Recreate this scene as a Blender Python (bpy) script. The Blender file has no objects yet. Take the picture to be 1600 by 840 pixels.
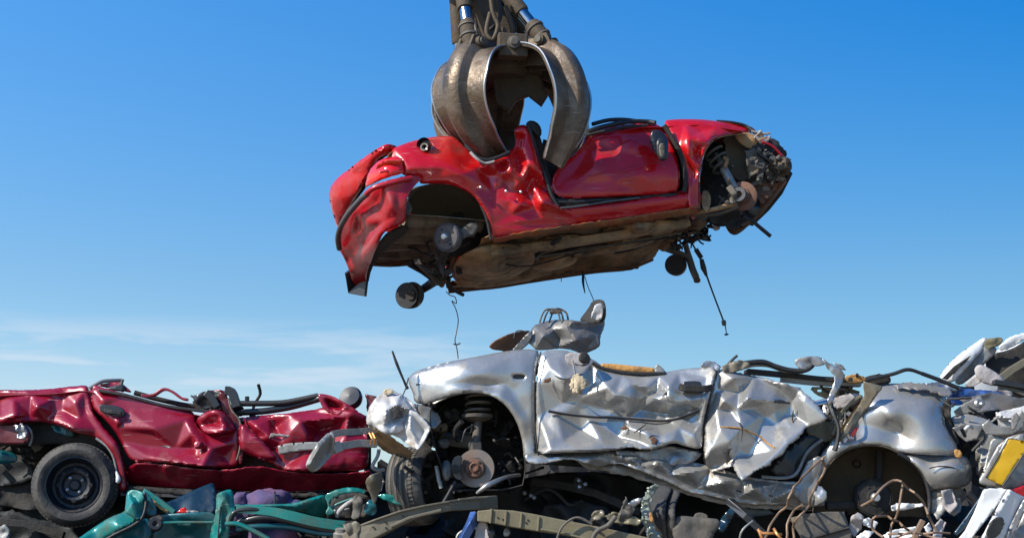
import bpy, bmesh, math, random
import numpy as np
from mathutils import Vector, Matrix
from mathutils.geometry import delaunay_2d_cdt

R = math.radians
scene = bpy.context.scene
col = scene.collection

# ------------------------------------------------------------------ camera
CAM_Z, PITCH, FOC = 1.7, R(12.0), 1600 * 50.0 / 36.0
cam_data = bpy.data.cameras.new('camera')
cam_data.lens = 50.0
cam_data.sensor_width = 36.0
cam_data.clip_start = 0.1
cam_data.clip_end = 20000.0
cam = bpy.data.objects.new('camera', cam_data)
cam.location = (0, 0, CAM_Z)
cam.rotation_euler = (R(90) + PITCH, 0, 0)
col.objects.link(cam)
scene.camera = cam

# ------------------------------------------------------------------ sky and sun
SUN_TO = Vector((-0.70, -0.42, 0.62)).normalized()      # towards the sun: left, behind the camera
SUN_EL = math.asin(SUN_TO.z)
SUN_AZ = math.atan2(SUN_TO.x, SUN_TO.y)                  # from +Y, clockwise
world = bpy.data.worlds.new('World')
scene.world = world
world.use_nodes = True
wn, wl = world.node_tree.nodes, world.node_tree.links
wn.clear()
w_out = wn.new('ShaderNodeOutputWorld')
w_bg = wn.new('ShaderNodeBackground')
w_bg.inputs['Strength'].default_value = 0.087
w_sky = wn.new('ShaderNodeTexSky')
w_sky.sky_type = 'NISHITA'
w_sky.sun_disc = False
w_sky.sun_elevation = SUN_EL
w_sky.sun_rotation = SUN_AZ
w_sky.air_density = 1.35
w_sky.dust_density = 0.55
w_sky.ozone_density = 3.2
w_hsv = wn.new('ShaderNodeHueSaturation')
w_hsv.inputs['Saturation'].default_value = 1.32
w_hsv.inputs['Hue'].default_value = 0.497
wl.new(w_sky.outputs[0], w_hsv.inputs['Color'])
# thin cirrus low over the horizon: noise in the direction of view
w_tc = wn.new('ShaderNodeTexCoord')
w_sep = wn.new('ShaderNodeSeparateXYZ')
wl.new(w_tc.outputs['Generated'], w_sep.inputs[0])
w_map = wn.new('ShaderNodeMapping')
w_map.inputs['Scale'].default_value = (5.0, 5.0, 40.0)
w_map.inputs['Location'].default_value = (0.35, 0.9, 0.2)
wl.new(w_tc.outputs['Generated'], w_map.inputs[0])
w_noise = wn.new('ShaderNodeTexNoise')
w_noise.inputs['Scale'].default_value = 1.6
w_noise.inputs['Detail'].default_value = 7.0
w_noise.inputs['Roughness'].default_value = 0.55
w_noise.inputs['Distortion'].default_value = 0.35
wl.new(w_map.outputs[0], w_noise.inputs['Vector'])
def wmath(op, a, b=None, clamp=False):
    n = wn.new('ShaderNodeMath'); n.operation = op; n.use_clamp = clamp
    for i, v in enumerate((a, b)):
        if v is None: continue
        if isinstance(v, (int, float)): n.inputs[i].default_value = v
        else: wl.new(v, n.inputs[i])
    return n.outputs[0]
def wrange(v, a, b, c=0.0, d=1.0):
    n = wn.new('ShaderNodeMapRange'); n.interpolation_type = 'SMOOTHSTEP'
    wl.new(v, n.inputs['Value'])
    for k, q in zip(('From Min', 'From Max', 'To Min', 'To Max'), (a, b, c, d)): n.inputs[k].default_value = q
    return n.outputs['Result']
band = wmath('MULTIPLY', wrange(w_sep.outputs['Z'], 0.02, 0.09), wrange(w_sep.outputs['Z'], 0.176, 0.145))
side = wrange(w_sep.outputs['X'], 0.10, -0.14)
cl = wmath('MULTIPLY', wmath('MULTIPLY', band, side), wrange(w_noise.outputs['Fac'], 0.40, 0.62))
low = wmath('MULTIPLY', wrange(w_sep.outputs['Z'], 0.185, 0.06), wrange(w_sep.outputs['X'], 0.25, -0.35, 0.12, 0.55))
cloud_fac = wmath('MAXIMUM', wmath('MULTIPLY', cl, 0.72), low)
w_mix = wn.new('ShaderNodeMixRGB')
w_mix.inputs['Color2'].default_value = (6.2, 7.3, 8.6, 1)
wl.new(cloud_fac, w_mix.inputs['Fac'])
# deeper, cooler blue overhead and away from the sun, as through a polarising filter
def wmix(f, a, b, mode='MIX'):
    n = wn.new('ShaderNodeMixRGB'); n.blend_type = mode
    for k, v in (('Fac', f), ('Color1', a), ('Color2', b)):
        if isinstance(v, (int, float)): n.inputs[k].default_value = v
        elif isinstance(v, tuple): n.inputs[k].default_value = (*v, 1)
        else: wl.new(v, n.inputs[k])
    return n.outputs[0]
def wlin(v, a, b):
    n = wn.new('ShaderNodeMapRange'); wl.new(v, n.inputs['Value']); n.inputs['From Min'].default_value = a; n.inputs['From Max'].default_value = b
    return n.outputs['Result']
zf = wlin(w_sep.outputs['Z'], 0.195, 0.386); xf = wlin(w_sep.outputs['X'], -0.35, 0.35)
tint = wmix(xf, wmix(zf, (1.40, 1.44, 1.62), (1.20, 1.65, 2.08)), wmix(zf, (0.80, 0.99, 1.19), (0.14, 0.96, 1.52)))
w_blue = wmix(1.0, w_hsv.outputs[0], tint, 'MULTIPLY')
wl.new(w_blue, w_mix.inputs['Color1'])
wl.new(w_mix.outputs[0], w_bg.inputs['Color'])
wl.new(w_bg.outputs[0], w_out.inputs['Surface'])

sun_data = bpy.data.lights.new('sun', 'SUN')
sun_data.energy = 5.0
sun_data.angle = R(0.5)
sun_data.color = (1.0, 0.93, 0.82)
sun = bpy.data.objects.new('sun', sun_data)
sun.rotation_euler = (-SUN_TO).to_track_quat('-Z', 'Y').to_euler()
sun.location = (-8, -6, 12)
col.objects.link(sun)

scene.view_settings.view_transform = 'Standard'
scene.view_settings.look = 'None'
scene.view_settings.exposure = 0.27
scene.view_settings.gamma = 1.0
scene.view_settings.use_curve_mapping = False
scene.cycles.max_bounces = 6
scene.cycles.use_denoising = True

# ------------------------------------------------------------------ pixel + depth -> world
cP, sP = math.cos(PITCH), math.sin(PITCH)
def ray(px, py):
    dx, dy = (px - 800.0) / FOC, (420.0 - py) / FOC
    return Vector((dx, cP - dy * sP, sP + dy * cP))
class Plane:
    """An upright reference plane Y = a + b*X; off moves a point further away, in metres of Y."""
    def __init__(s, a, b=0.0): s.a, s.b = a, b
    def __call__(s, px, py, off=0.0):
        r = ray(px, py)
        t = (s.a + off) / (r.y - s.b * r.x)
        return Vector((t * r.x, t * r.y, CAM_Z + t * r.z))

# ------------------------------------------------------------------ materials
MATS = {}
def mat(name, base, rough=0.5, metal=0.0, coat=0.0, dirt=None, dirt_amt=0.0, dirt_scale=3.0, bump=0.0, bump_scale=40.0,
        tint=None, tint_amt=0.0, tint_scale=5.0, scratch=0.0, spec=0.5, coat_rough=0.08, vary=0.12):
    m = bpy.data.materials.new(name); m.use_nodes = True
    n, l = m.node_tree.nodes, m.node_tree.links
    b = n['Principled BSDF']
    tc = n.new('ShaderNodeTexCoord')
    def noise(scale, detail=6, rough_=0.6, dist=0.0, mapping=None):
        t = n.new('ShaderNodeTexNoise'); t.inputs['Scale'].default_value = scale; t.inputs['Detail'].default_value = detail
        t.inputs['Roughness'].default_value = rough_; t.inputs['Distortion'].default_value = dist
        if mapping:
            mp = n.new('ShaderNodeMapping'); mp.inputs['Scale'].default_value = mapping
            mp.inputs['Rotation'].default_value = (0.3, 0.5, 0.2)
            l.new(tc.outputs['Object'], mp.inputs[0]); l.new(mp.outputs[0], t.inputs['Vector'])
        else: l.new(tc.outputs['Object'], t.inputs['Vector'])
        return t.outputs['Fac']
    def rng(v, a, c, lo=0.0, hi=1.0):
        q = n.new('ShaderNodeMapRange'); l.new(v, q.inputs['Value'])
        for k, w in zip(('From Min', 'From Max', 'To Min', 'To Max'), (a, c, lo, hi)): q.inputs[k].default_value = w
        return q.outputs['Result']
    def mix(f, c1, c2, mode='MIX'):
        q = n.new('ShaderNodeMixRGB'); q.blend_type = mode
        for s_, v in (('Fac', f), ('Color1', c1), ('Color2', c2)):
            if isinstance(v, (int, float)): q.inputs[s_].default_value = v
            elif isinstance(v, tuple): q.inputs[s_].default_value = (*v, 1)
            else: l.new(v, q.inputs[s_])
        return q.outputs[0]
    c = tuple(base)
    cc = mix(rng(noise(2.3), 0.3, 0.7), tuple(x * (1 - vary) for x in c), tuple(min(1, x * (1 + vary)) for x in c))
    if tint: cc = mix(rng(noise(tint_scale, 7, 0.65, 0.4), 0.5 - 0.2 * tint_amt, 0.72 - 0.2 * tint_amt, 0, min(1, tint_amt * 1.3)), cc, tuple(tint))
    rf = None
    if dirt:
        df = rng(noise(dirt_scale, 9, 0.68, 0.3), 0.60 - 0.25 * dirt_amt, 0.74 - 0.1 * dirt_amt, 0, min(1.0, 0.35 + dirt_amt))
        cc = mix(df, cc, tuple(dirt))
        fine = rng(noise(dirt_scale * 14, 4, 0.7), 0.62, 0.75, 0, 0.55 * min(1, dirt_amt * 1.6))
        cc = mix(fine, cc, tuple(x * 0.8 for x in dirt))
        rr = n.new('ShaderNodeMixRGB'); rr.inputs['Color1'].default_value = (rough,) * 3 + (1,); rr.inputs['Color2'].default_value = (0.85,) * 3 + (1,)
        l.new(df, rr.inputs['Fac']); rf = rr.outputs[0]
        if metal > 0:
            l.new(rng(df, 0, 1, metal, 0.05), b.inputs['Metallic'])
        if coat > 0:
            l.new(rng(df, 0, 0.8, coat, 0.0), b.inputs['Coat Weight'])
    if scratch:
        sc = rng(noise(9, 3, 0.5, 0.0, (0.7, 0.7, 14.0)), 0.68, 0.72, 0, scratch)
        cc = mix(sc, cc, (0.55, 0.53, 0.5))
    l.new(cc, b.inputs['Base Color'])
    if rf is not None: l.new(rf, b.inputs['Roughness'])
    else:
        l.new(rng(noise(6), 0.3, 0.7, max(0.02, rough - 0.08), min(1, rough + 0.08)), b.inputs['Roughness'])
    if not dirt:
        b.inputs['Metallic'].default_value = metal
        b.inputs['Coat Weight'].default_value = coat
    b.inputs['Coat Roughness'].default_value = coat_rough
    b.inputs['Specular IOR Level'].default_value = spec
    if bump:
        bp = n.new('ShaderNodeBump'); bp.inputs['Strength'].default_value = min(1.0, bump); bp.inputs['Distance'].default_value = 0.01
        l.new(noise(bump_scale, 6, 0.6), bp.inputs['Height']); l.new(bp.outputs[0], b.inputs['Normal'])
    MATS[name] = m
    return m

mat('deep_shade', (0.006, 0.009, 0.011), 0.6, 0.1, 0.0, dirt=(0.012, 0.010, 0.008), dirt_amt=0.6, dirt_scale=4, bump=0.5, bump_scale=20)  # near-black colour that stands in for deep shadow low in the pile
MUD = (0.17, 0.115, 0.065); DUST = (0.30, 0.25, 0.19); SOOT = (0.018, 0.016, 0.015); RUST = (0.16, 0.055, 0.02)
mat('silver_paint', (0.42, 0.412, 0.388), 0.27, 0.58, 0.25, dirt=(0.19, 0.145, 0.095), dirt_amt=0.42, dirt_scale=3.6, bump=0.12, bump_scale=22, scratch=0.35, coat_rough=0.15)
mat('scuffed_white', (0.56, 0.55, 0.53), 0.45, 0.15, 0.1, dirt=(0.20, 0.15, 0.10), dirt_amt=0.55, dirt_scale=6.0, bump=0.4, bump_scale=20, scratch=0.5)
mat('dull_sheet', (0.17, 0.165, 0.155), 0.42, 0.5, 0.1, dirt=(0.10, 0.075, 0.05), dirt_amt=0.6, dirt_scale=5.0, bump=0.4, bump_scale=22, tint=(0.26, 0.27, 0.29), tint_amt=.5)
mat('silver_dirty', (0.33, 0.32, 0.295), 0.45, 0.55, 0.2, dirt=(0.13, 0.11, 0.09), dirt_amt=0.55, dirt_scale=5.0, bump=0.25, bump_scale=25)
mat('bare_steel', (0.36, 0.36, 0.36), 0.4, 0.8, 0.0, dirt=(0.10, 0.085, 0.07), dirt_amt=0.5, dirt_scale=6, bump=0.3, bump_scale=30)
mat('red_paint', (0.52, 0.004, 0.006), 0.28, 0.08, 0.65, dirt=(0.24, 0.05, 0.035), dirt_amt=0.34, dirt_scale=3.2, bump=0.06, bump_scale=18, scratch=0.3, coat_rough=0.05)
mat('red_paint_dull', (0.40, 0.004, 0.010), 0.34, 0.05, 0.5, dirt=(0.12, 0.03, 0.025), dirt_amt=0.30, dirt_scale=4, bump=0.06, coat_rough=0.2)
mat('maroon_paint', (0.25, 0.003, 0.018), 0.34, 0.10, 0.5, dirt=(0.15, 0.08, 0.07), dirt_amt=0.12, dirt_scale=4, bump=0.05, bump_scale=20, scratch=0.35, coat_rough=0.08)
mat('maroon_dull', (0.11, 0.004, 0.012), 0.5, 0.1, 0.3, dirt=(0.08, 0.05, 0.045), dirt_amt=0.35, dirt_scale=5, bump=0.1)
mat('teal_paint', (0.005, 0.19, 0.165), 0.32, 0.15, 0.6, dirt=(0.075, 0.08, 0.055), dirt_amt=0.58, dirt_scale=5.5, bump=0.15, scratch=0.4)
mat('teal_dark', (0.004, 0.10, 0.12), 0.4, 0.1, 0.4, dirt=(0.05, 0.05, 0.04), dirt_amt=0.35, dirt_scale=4.5, bump=0.1)
mat('white_paint', (0.74, 0.74, 0.72), 0.35, 0.0, 0.5, dirt=(0.28, 0.25, 0.2), dirt_amt=0.22, dirt_scale=4.5, bump=0.06)
mat('blue_paint', (0.05, 0.11, 0.30), 0.28, 0.5, 0.7, dirt=(0.2, 0.2, 0.2), dirt_amt=0.15, bump=0.1)
mat('mud_underbody', (0.34, 0.22, 0.105), 0.7, 0.0, 0.0, dirt=(0.050, 0.036, 0.022), dirt_amt=0.72, dirt_scale=3.6, bump=1.0, bump_scale=11, tint=(0.40, 0.17, 0.05), tint_amt=0.42, tint_scale=4.6, vary=0.5)
mat('boot_floor_paint', (0.20, 0.17, 0.115), 0.65, 0.0, 0.0, dirt=(0.07, 0.055, 0.035), dirt_amt=0.7, dirt_scale=5.0, bump=0.8, bump_scale=18)
mat('rusty_steel', (0.12, 0.055, 0.03), 0.75, 0.1, 0.0, dirt=(0.05, 0.04, 0.03), dirt_amt=0.5, dirt_scale=7, bump=0.6, bump_scale=45, tint=(0.24, 0.10, 0.04), tint_amt=0.5)
mat('dusty_grey', (0.105, 0.095, 0.08), 0.7, 0.25, 0.0, dirt=(0.17, 0.14, 0.10), dirt_amt=0.5, dirt_scale=7, bump=0.5, bump_scale=35)
mat('dark_grime_shade', (0.022, 0.020, 0.018), 0.75, 0.1, 0.0, dirt=(0.06, 0.048, 0.036), dirt_amt=0.45, dirt_scale=6, bump=0.6, bump_scale=30)  # grimy parts, and painted shade on gap sheets and the rear drum
mat('black_rubber', (0.016, 0.016, 0.017), 0.55, 0.0, 0.0, dirt=(0.07, 0.065, 0.055), dirt_amt=0.22, dirt_scale=6, bump=0.3, bump_scale=40)
mat('tyre_rubber', (0.030, 0.029, 0.028), 0.7, 0.0, 0.0, dirt=(0.15, 0.135, 0.11), dirt_amt=0.55, dirt_scale=3.5, bump=0.4, bump_scale=50)
mat('tread_rubber', (0.10, 0.090, 0.075), 0.85, 0.0, 0.0, dirt=(0.19, 0.165, 0.13), dirt_amt=0.5, dirt_scale=5, bump=0.4, bump_scale=50)
mat('black_plastic', (0.020, 0.021, 0.024), 0.35, 0.0, 0.2, dirt=(0.08, 0.07, 0.06), dirt_amt=0.2, dirt_scale=7)
mat('disc_steel', (0.22, 0.18, 0.15), 0.45, 0.6, 0.0, dirt=(0.16, 0.085, 0.05), dirt_amt=0.6, dirt_scale=6, bump=0.1)
mat('hub_rust', (0.17, 0.085, 0.055), 0.7, 0.3, 0.0, dirt=(0.07, 0.05, 0.04), dirt_amt=0.4, dirt_scale=9, bump=0.5)
mat('drum_grey', (0.10, 0.10, 0.105), 0.6, 0.4, 0.0, dirt=(0.13, 0.085, 0.06), dirt_amt=0.4, dirt_scale=7, bump=0.4)
mat('hub_bright', (0.55, 0.55, 0.54), 0.4, 0.7, 0.0)
mat('grab_steel', (0.125, 0.092, 0.060), 0.36, 0.55, 0.0, dirt=(0.095, 0.056, 0.030), dirt_amt=0.62, dirt_scale=3.4, bump=0.55, bump_scale=28, tint=(0.30, 0.26, 0.21), tint_amt=0.45, tint_scale=3.0, vary=0.35, scratch=0.6)
mat('grab_body', (0.095, 0.070, 0.043), 0.7, 0.25, 0.0, dirt=(0.05, 0.038, 0.026), dirt_amt=0.5, dirt_scale=5, bump=0.6, bump_scale=35)
mat('chrome_rod', (0.36, 0.36, 0.38), 0.22, 1.0, 0.0)
mat('edge_highlight', (0.50, 0.49, 0.47), 0.35, 0.85, 0.0, dirt=(0.2, 0.16, 0.12), dirt_amt=0.3)  # bright steel carrying the painted highlight of the claw edges
mat('tail_lens', (0.80, 0.010, 0.004), 0.08, 0.0, 1.0, bump=0.0, vary=0.3)
mat('amber_foam', (0.50, 0.25, 0.07), 0.85, 0.0, 0.0, dirt=(0.14, 0.08, 0.04), dirt_amt=0.5, dirt_scale=9, bump=1.0, bump_scale=50)
mat('cream_foam', (0.62, 0.50, 0.33), 0.9, 0.0, 0.0, dirt=(0.3, 0.22, 0.13), dirt_amt=0.4, dirt_scale=12, bump=1.0, bump_scale=60)
mat('beige_rail', (0.15, 0.13, 0.09), 0.55, 0.1, 0.15, dirt=(0.15, 0.115, 0.075), dirt_amt=0.45, dirt_scale=5, bump=0.35, bump_scale=25, scratch=0.3)
mat('olive_rail', (0.185, 0.160, 0.092), 0.55, 0.1, 0.15, dirt=(0.13, 0.10, 0.06), dirt_amt=0.5, dirt_scale=5, bump=0.35, bump_scale=25, scratch=0.3)
mat('grey_rail', (0.29, 0.29, 0.27), 0.5, 0.3, 0.1, dirt=(0.12, 0.10, 0.08), dirt_amt=0.45, dirt_scale=6, bump=0.35)
mat('number_plate_yellow', (0.62, 0.36, 0.008), 0.38, 0.0, 0.2, dirt=(0.30, 0.18, 0.02), dirt_amt=0.25, dirt_scale=6, bump=0.05)
mat('wire_rust', (0.26, 0.17, 0.11), 0.6, 0.3, 0.0, dirt=(0.15, 0.11, 0.08), dirt_amt=0.4, dirt_scale=12)
mat('copper_wire', (0.62, 0.27, 0.09), 0.4, 0.6, 0.0)
mat('seat_fabric', (0.075, 0.055, 0.12), 0.9, 0.0, 0.0, dirt=(0.07, 0.07, 0.20), dirt_amt=0.45, dirt_scale=5, bump=0.5, bump_scale=60, tint=(0.32, 0.10, 0.15), tint_amt=0.4, tint_scale=7)
mat('trim_fabric', (0.42, 0.38, 0.36), 0.85, 0.0, 0.0, dirt=(0.2, 0.16, 0.13), dirt_amt=0.4, dirt_scale=6, bump=0.6, bump_scale=40)
mat('blue_sheet', (0.008, 0.030, 0.050), 0.3, 0.2, 0.5, dirt=(0.08, 0.08, 0.08), dirt_amt=0.25)
mat('glass_crumbs', (0.22, 0.25, 0.21), 0.25, 0.0, 0.3, dirt=(0.25, 0.28, 0.22), dirt_amt=0.4, dirt_scale=25, vary=0.3)
mat('scrap_mix', (0.007, 0.0065, 0.006), 0.7, 0.25, 0.0, dirt=(0.020, 0.015, 0.011), dirt_amt=0.5, dirt_scale=3, bump=0.6, bump_scale=15)  # near-black base puts the heap's deep shade into its colour
mat('wheel_steel', (0.04, 0.045, 0.055), 0.45, 0.5, 0.1, dirt=(0.16, 0.13, 0.10), dirt_amt=0.35, dirt_scale=6, bump=0.3)
def M(n): return MATS[n]

# ------------------------------------------------------------------ object helpers
def put(name, me, material, parent=None, smooth=True):
    o = bpy.data.objects.new(name, me); col.objects.link(o)
    if material is not None: me.materials.append(M(material) if isinstance(material, str) else material)
    if smooth and len(me.polygons): me.polygons.foreach_set('use_smooth', [True] * len(me.polygons))
    if parent is not None: o.parent = parent
    return o
def origin_of(parent):
    v = Vector((0, 0, 0))
    while parent is not None:
        v = v + parent.location; parent = parent.parent
    return v
def mesh_obj(name, verts, faces, material, parent=None, smooth=True, solid=0.0, bevel=0.0):
    o0 = origin_of(parent)
    loc = Vector((0, 0, 0))
    if parent is None:
        a = np.array([tuple(v) for v in verts]); lo, hi = a.min(0), a.max(0)
        loc = Vector(((lo[0] + hi[0]) / 2, (lo[1] + hi[1]) / 2, lo[2]))
    me = bpy.data.meshes.new(name)
    me.from_pydata([tuple(Vector(v) - o0 - loc) for v in verts], [], faces)
    me.update(); me.validate()
    o = put(name, me, material, parent, smooth)
    o.location = loc
    if solid:
        md = o.modifiers.new('thickness', 'SOLIDIFY'); md.thickness = solid; md.offset = 0.0
    if bevel:
        md = o.modifiers.new('bevel', 'BEVEL'); md.width = bevel; md.segments = 2; md.limit_method = 'ANGLE'; md.angle_limit = R(35)
    if not smooth or bevel:
        pass
    return o
def thing(name, loc, label, cat, group=None):
    o = bpy.data.objects.new(name, None); o.empty_display_size = 0.2; col.objects.link(o); o.location = loc
    return tag(o, label, cat, group)
def tag(o, label=None, cat=None, group=None, kind=None):
    if label: o['label'] = label
    if cat: o['category'] = cat
    if group: o['group'] = group
    if cat and not kind: kind = 'thing'
    if kind: o['kind'] = kind
    return o
def sharp(o, ang=35):
    """mark sharp edges by angle so that smooth shading keeps creases"""
    me = o.data
    bm = bmesh.new(); bm.from_mesh(me)
    for e in bm.edges:
        if len(e.link_faces) == 2 and e.calc_face_angle(0) > R(ang): e.smooth = False
    bm.to_mesh(me); bm.free()
    return o

# ------------------------------------------------------------------ 2D tools
def chaikin(p, n=1, closed=True):
    p = [tuple(q) for q in p]
    for _ in range(n):
        out = []
        m = len(p) if closed else len(p) - 1
        if not closed: out.append(p[0])
        for i in range(m):
            a, b = p[i], p[(i + 1) % len(p)]
            out.append((a[0] * .75 + b[0] * .25, a[1] * .75 + b[1] * .25)); out.append((a[0] * .25 + b[0] * .75, a[1] * .25 + b[1] * .75))
        if not closed: out.append(p[-1])
        p = out
    return p
def resample(p, s, closed=True):
    out = []
    m = len(p) if closed else len(p) - 1
    for i in range(m):
        a, b = p[i], p[(i + 1) % len(p)]
        L = math.dist(a, b); k = max(1, int(round(L / s)))
        for j in range(k): out.append((a[0] + (b[0] - a[0]) * j / k, a[1] + (b[1] - a[1]) * j / k))
    if not closed: out.append(p[-1])
    return out
def inside(pts, poly):
    x, y = pts[:, 0], pts[:, 1]; r = np.zeros(len(pts), bool)
    P = np.array(poly); n = len(P); j = n - 1
    for i in range(n):
        xi, yi, xj, yj = P[i, 0], P[i, 1], P[j, 0], P[j, 1]
        if yi != yj:
            c = ((yi > y) != (yj > y)) & (x < (xj - xi) * (y - yi) / (yj - yi) + xi)
            r ^= c
        j = i
    return r
def dist_poly(pts, poly, closed=True):
    P = np.array(poly, float); d = np.full(len(pts), 1e9)
    n = len(P)
    for i in range(n if closed else n - 1):
        a, b = P[i], P[(i + 1) % n]; ab = b - a; L = ab @ ab + 1e-12
        t = np.clip(((pts - a) @ ab) / L, 0, 1)
        q = pts - (a + t[:, None] * ab); d = np.minimum(d, np.hypot(q[:, 0], q[:, 1]))
    return d
def field(pts, ctrl):
    """piecewise-linear surface over scattered (x, y, h): folded sheet"""
    vv = [Vector((c[0], c[1])) for c in ctrl]
    ov, oe, of, orig, _, _ = delaunay_2d_cdt(vv, [], [], 0, 1e-6)
    h = [ctrl[o[0]][2] if o else 0.0 for o in orig]
    out = np.zeros(len(pts)); done = np.zeros(len(pts), bool)
    for f in of:
        a, b, c = [np.array(ov[i]) for i in f[:3]]
        lo = np.minimum(np.minimum(a, b), c); hi = np.maximum(np.maximum(a, b), c)
        m = np.where((~done) & (pts[:, 0] >= lo[0] - 1e-6) & (pts[:, 0] <= hi[0] + 1e-6) & (pts[:, 1] >= lo[1] - 1e-6) & (pts[:, 1] <= hi[1] + 1e-6))[0]
        if not len(m): continue
        d = (b[0] - a[0]) * (c[1] - a[1]) - (c[0] - a[0]) * (b[1] - a[1])
        if abs(d) < 1e-9: continue
        q = pts[m] - a
        u = (q[:, 0] * (c[1] - a[1]) - (c[0] - a[0]) * q[:, 1]) / d
        v = ((b[0] - a[0]) * q[:, 1] - q[:, 0] * (b[1] - a[1])) / d
        k = (u >= -1e-6) & (v >= -1e-6) & (u + v <= 1 + 1e-6)
        m = m[k]
        out[m] = h[f[0]] + u[k] * (h[f[1]] - h[f[0]]) + v[k] * (h[f[2]] - h[f[0]]); done[m] = True
    return out
def folds(pts, spacing, amp, seed, aspect=1.0, ang=0.0):
    """random crumple: Delaunay facets over jittered points"""
    rs = np.random.RandomState(seed)
    ca, sa = math.cos(ang), math.sin(ang)
    q = np.stack([(pts[:, 0] * ca + pts[:, 1] * sa) / aspect, -pts[:, 0] * sa + pts[:, 1] * ca], 1)
    lo, hi = q.min(0) - spacing * 2, q.max(0) + spacing * 2
    ctrl = []
    y = lo[1]; k = 0
    while y < hi[1]:
        x = lo[0] + (k % 2) * spacing / 2
        while x < hi[0]:
            ctrl.append((x + rs.uniform(-.42, .42) * spacing, y + rs.uniform(-.42, .42) * spacing, rs.uniform(-1, 1) * amp))
            x += spacing
        y += spacing * .87; k += 1
    return field(q, ctrl)
def tps(pts, ctrl):
    C = np.array(ctrl, float); n = len(C)
    if n < 3: return np.full(len(pts), C[:, 2].mean())
    S = 100.0; X = C[:, :2] / S
    def U(r): return np.where(r > 1e-9, r * r * np.log(r + 1e-12), 0)
    K = U(np.hypot(X[:, None, 0] - X[None, :, 0], X[:, None, 1] - X[None, :, 1])) + np.eye(n) * 1e-4
    P = np.c_[np.ones(n), X]
    A = np.block([[K, P], [P.T, np.zeros((3, 3))]])
    w = np.linalg.lstsq(A, np.r_[C[:, 2], 0, 0, 0], rcond=None)[0]
    Q = pts / S
    D = U(np.hypot(Q[:, None, 0] - X[None, :, 0], Q[:, None, 1] - X[None, :, 1]))
    return D @ w[:n] + np.c_[np.ones(len(Q)), Q] @ w[n:]
def lines_relief(pts, creases):
    h = np.zeros(len(pts))
    for c in creases:
        line, hh, w = c[:3]
        d = dist_poly(pts, line, closed=False)
        t = np.clip(1 - d / w, 0, 1)
        h += hh * (t if len(c) < 4 else t * t * (3 - 2 * t))
    return h

def sheet(name, plane, outline, material, parent=None, off=0.0, s=5.0, crumple=(), creases=(), ctrl=None, bend=None, holes=(),
          soft=1, jag=0.0, seed=1, solid=0.006, roll=None, damp=None, relax=1, bend_k=1.0, crisp=42):
    """A sheet-metal panel: outline in picture units on the plane, relief in metres of depth."""
    rs = random.Random(seed)
    poly = chaikin(outline, soft) if soft else list(outline)
    poly = resample(poly, s)
    if jag: poly = [(x + rs.uniform(-jag, jag), y + rs.uniform(-jag, jag)) for x, y in poly]
    hs = [resample(chaikin(h, 1), s * .8) for h in holes]
    P = np.array(poly); lo, hi = P.min(0), P.max(0)
    g = []
    y = lo[1]; k = 0
    while y <= hi[1]:
        x = lo[0] + (k % 2) * s / 2
        while x <= hi[0]:
            g.append((x + rs.uniform(-.12, .12) * s, y + rs.uniform(-.12, .12) * s)); x += s
        y += s * .87; k += 1
    g = np.array(g) if g else np.zeros((0, 2))
    if len(g):
        ok = inside(g, poly) & (dist_poly(g, poly) > s * .45)
        for h in hs: ok &= ~inside(g, h) & (dist_poly(g, h) > s * .45)
        g = g[ok]
    verts = [Vector(p) for p in poly]; edges = [(i, (i + 1) % len(poly)) for i in range(len(poly))]
    for h in hs:
        b0 = len(verts); verts += [Vector(p) for p in h]; edges += [(b0 + i, b0 + (i + 1) % len(h)) for i in range(len(h))]
    verts += [Vector(p) for p in g]
    ov, oe, of, _, _, _ = delaunay_2d_cdt(verts, edges, [], 0, 1e-5)
    V = np.array([tuple(v) for v in ov])
    cen = np.array([V[list(f)].mean(0) for f in of])
    ok = inside(cen, poly)
    for h in hs: ok &= ~inside(cen, h)
    faces = [tuple(f) for f, k in zip(of, ok) if k]
    used = sorted({i for f in faces for i in f}); rem = {o_: n_ for n_, o_ in enumerate(used)}
    V = V[used]; faces = [tuple(rem[i] for i in f) for f in faces]
    h = np.full(len(V), off, float)
    if ctrl: h += tps(V, ctrl)
    if bend: h += field(V, bend) * bend_k
    mod = damp(V) if damp else 1.0
    for i, c in enumerate(crumple):
        sp, am = c[:2]; asp = c[2] if len(c) > 2 else 1.0; an = c[3] if len(c) > 3 else 0.0
        if sp < 12.5: am *= .55
        h += mod * folds(V, sp, am, seed * 7 + i, asp, an)
    h += lines_relief(V, creases)
    if relax:
        E = np.array([(f[i], f[(i + 1) % 3]) for f in faces for i in range(3)])
        for _ in range(relax):
            a_ = np.zeros(len(V)); c_ = np.zeros(len(V))
            np.add.at(a_, E[:, 0], h[E[:, 1]]); np.add.at(c_, E[:, 0], 1); np.add.at(a_, E[:, 1], h[E[:, 0]]); np.add.at(c_, E[:, 1], 1)
            h = .4 * h + .6 * a_ / np.maximum(c_, 1)
    if roll:
        d = dist_poly(V, poly); t = np.clip(1 - d / max(roll[0], 1.6 * s), 0, 1); h += .45 * roll[1] * t * t
    W = [plane(V[i, 0], V[i, 1], h[i]) for i in range(len(V))]
    f2 = []
    for f in faces:                                    # face the camera
        a, b, c = W[f[0]], W[f[1]], W[f[2]]
        nrm = (b - a).cross(c - a)
        f2.append(f if nrm.dot(a - cam.location) < 0 else tuple(reversed(f)))
    return sharp(mesh_obj(name, W, f2, material, parent, True, solid), crisp)

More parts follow.
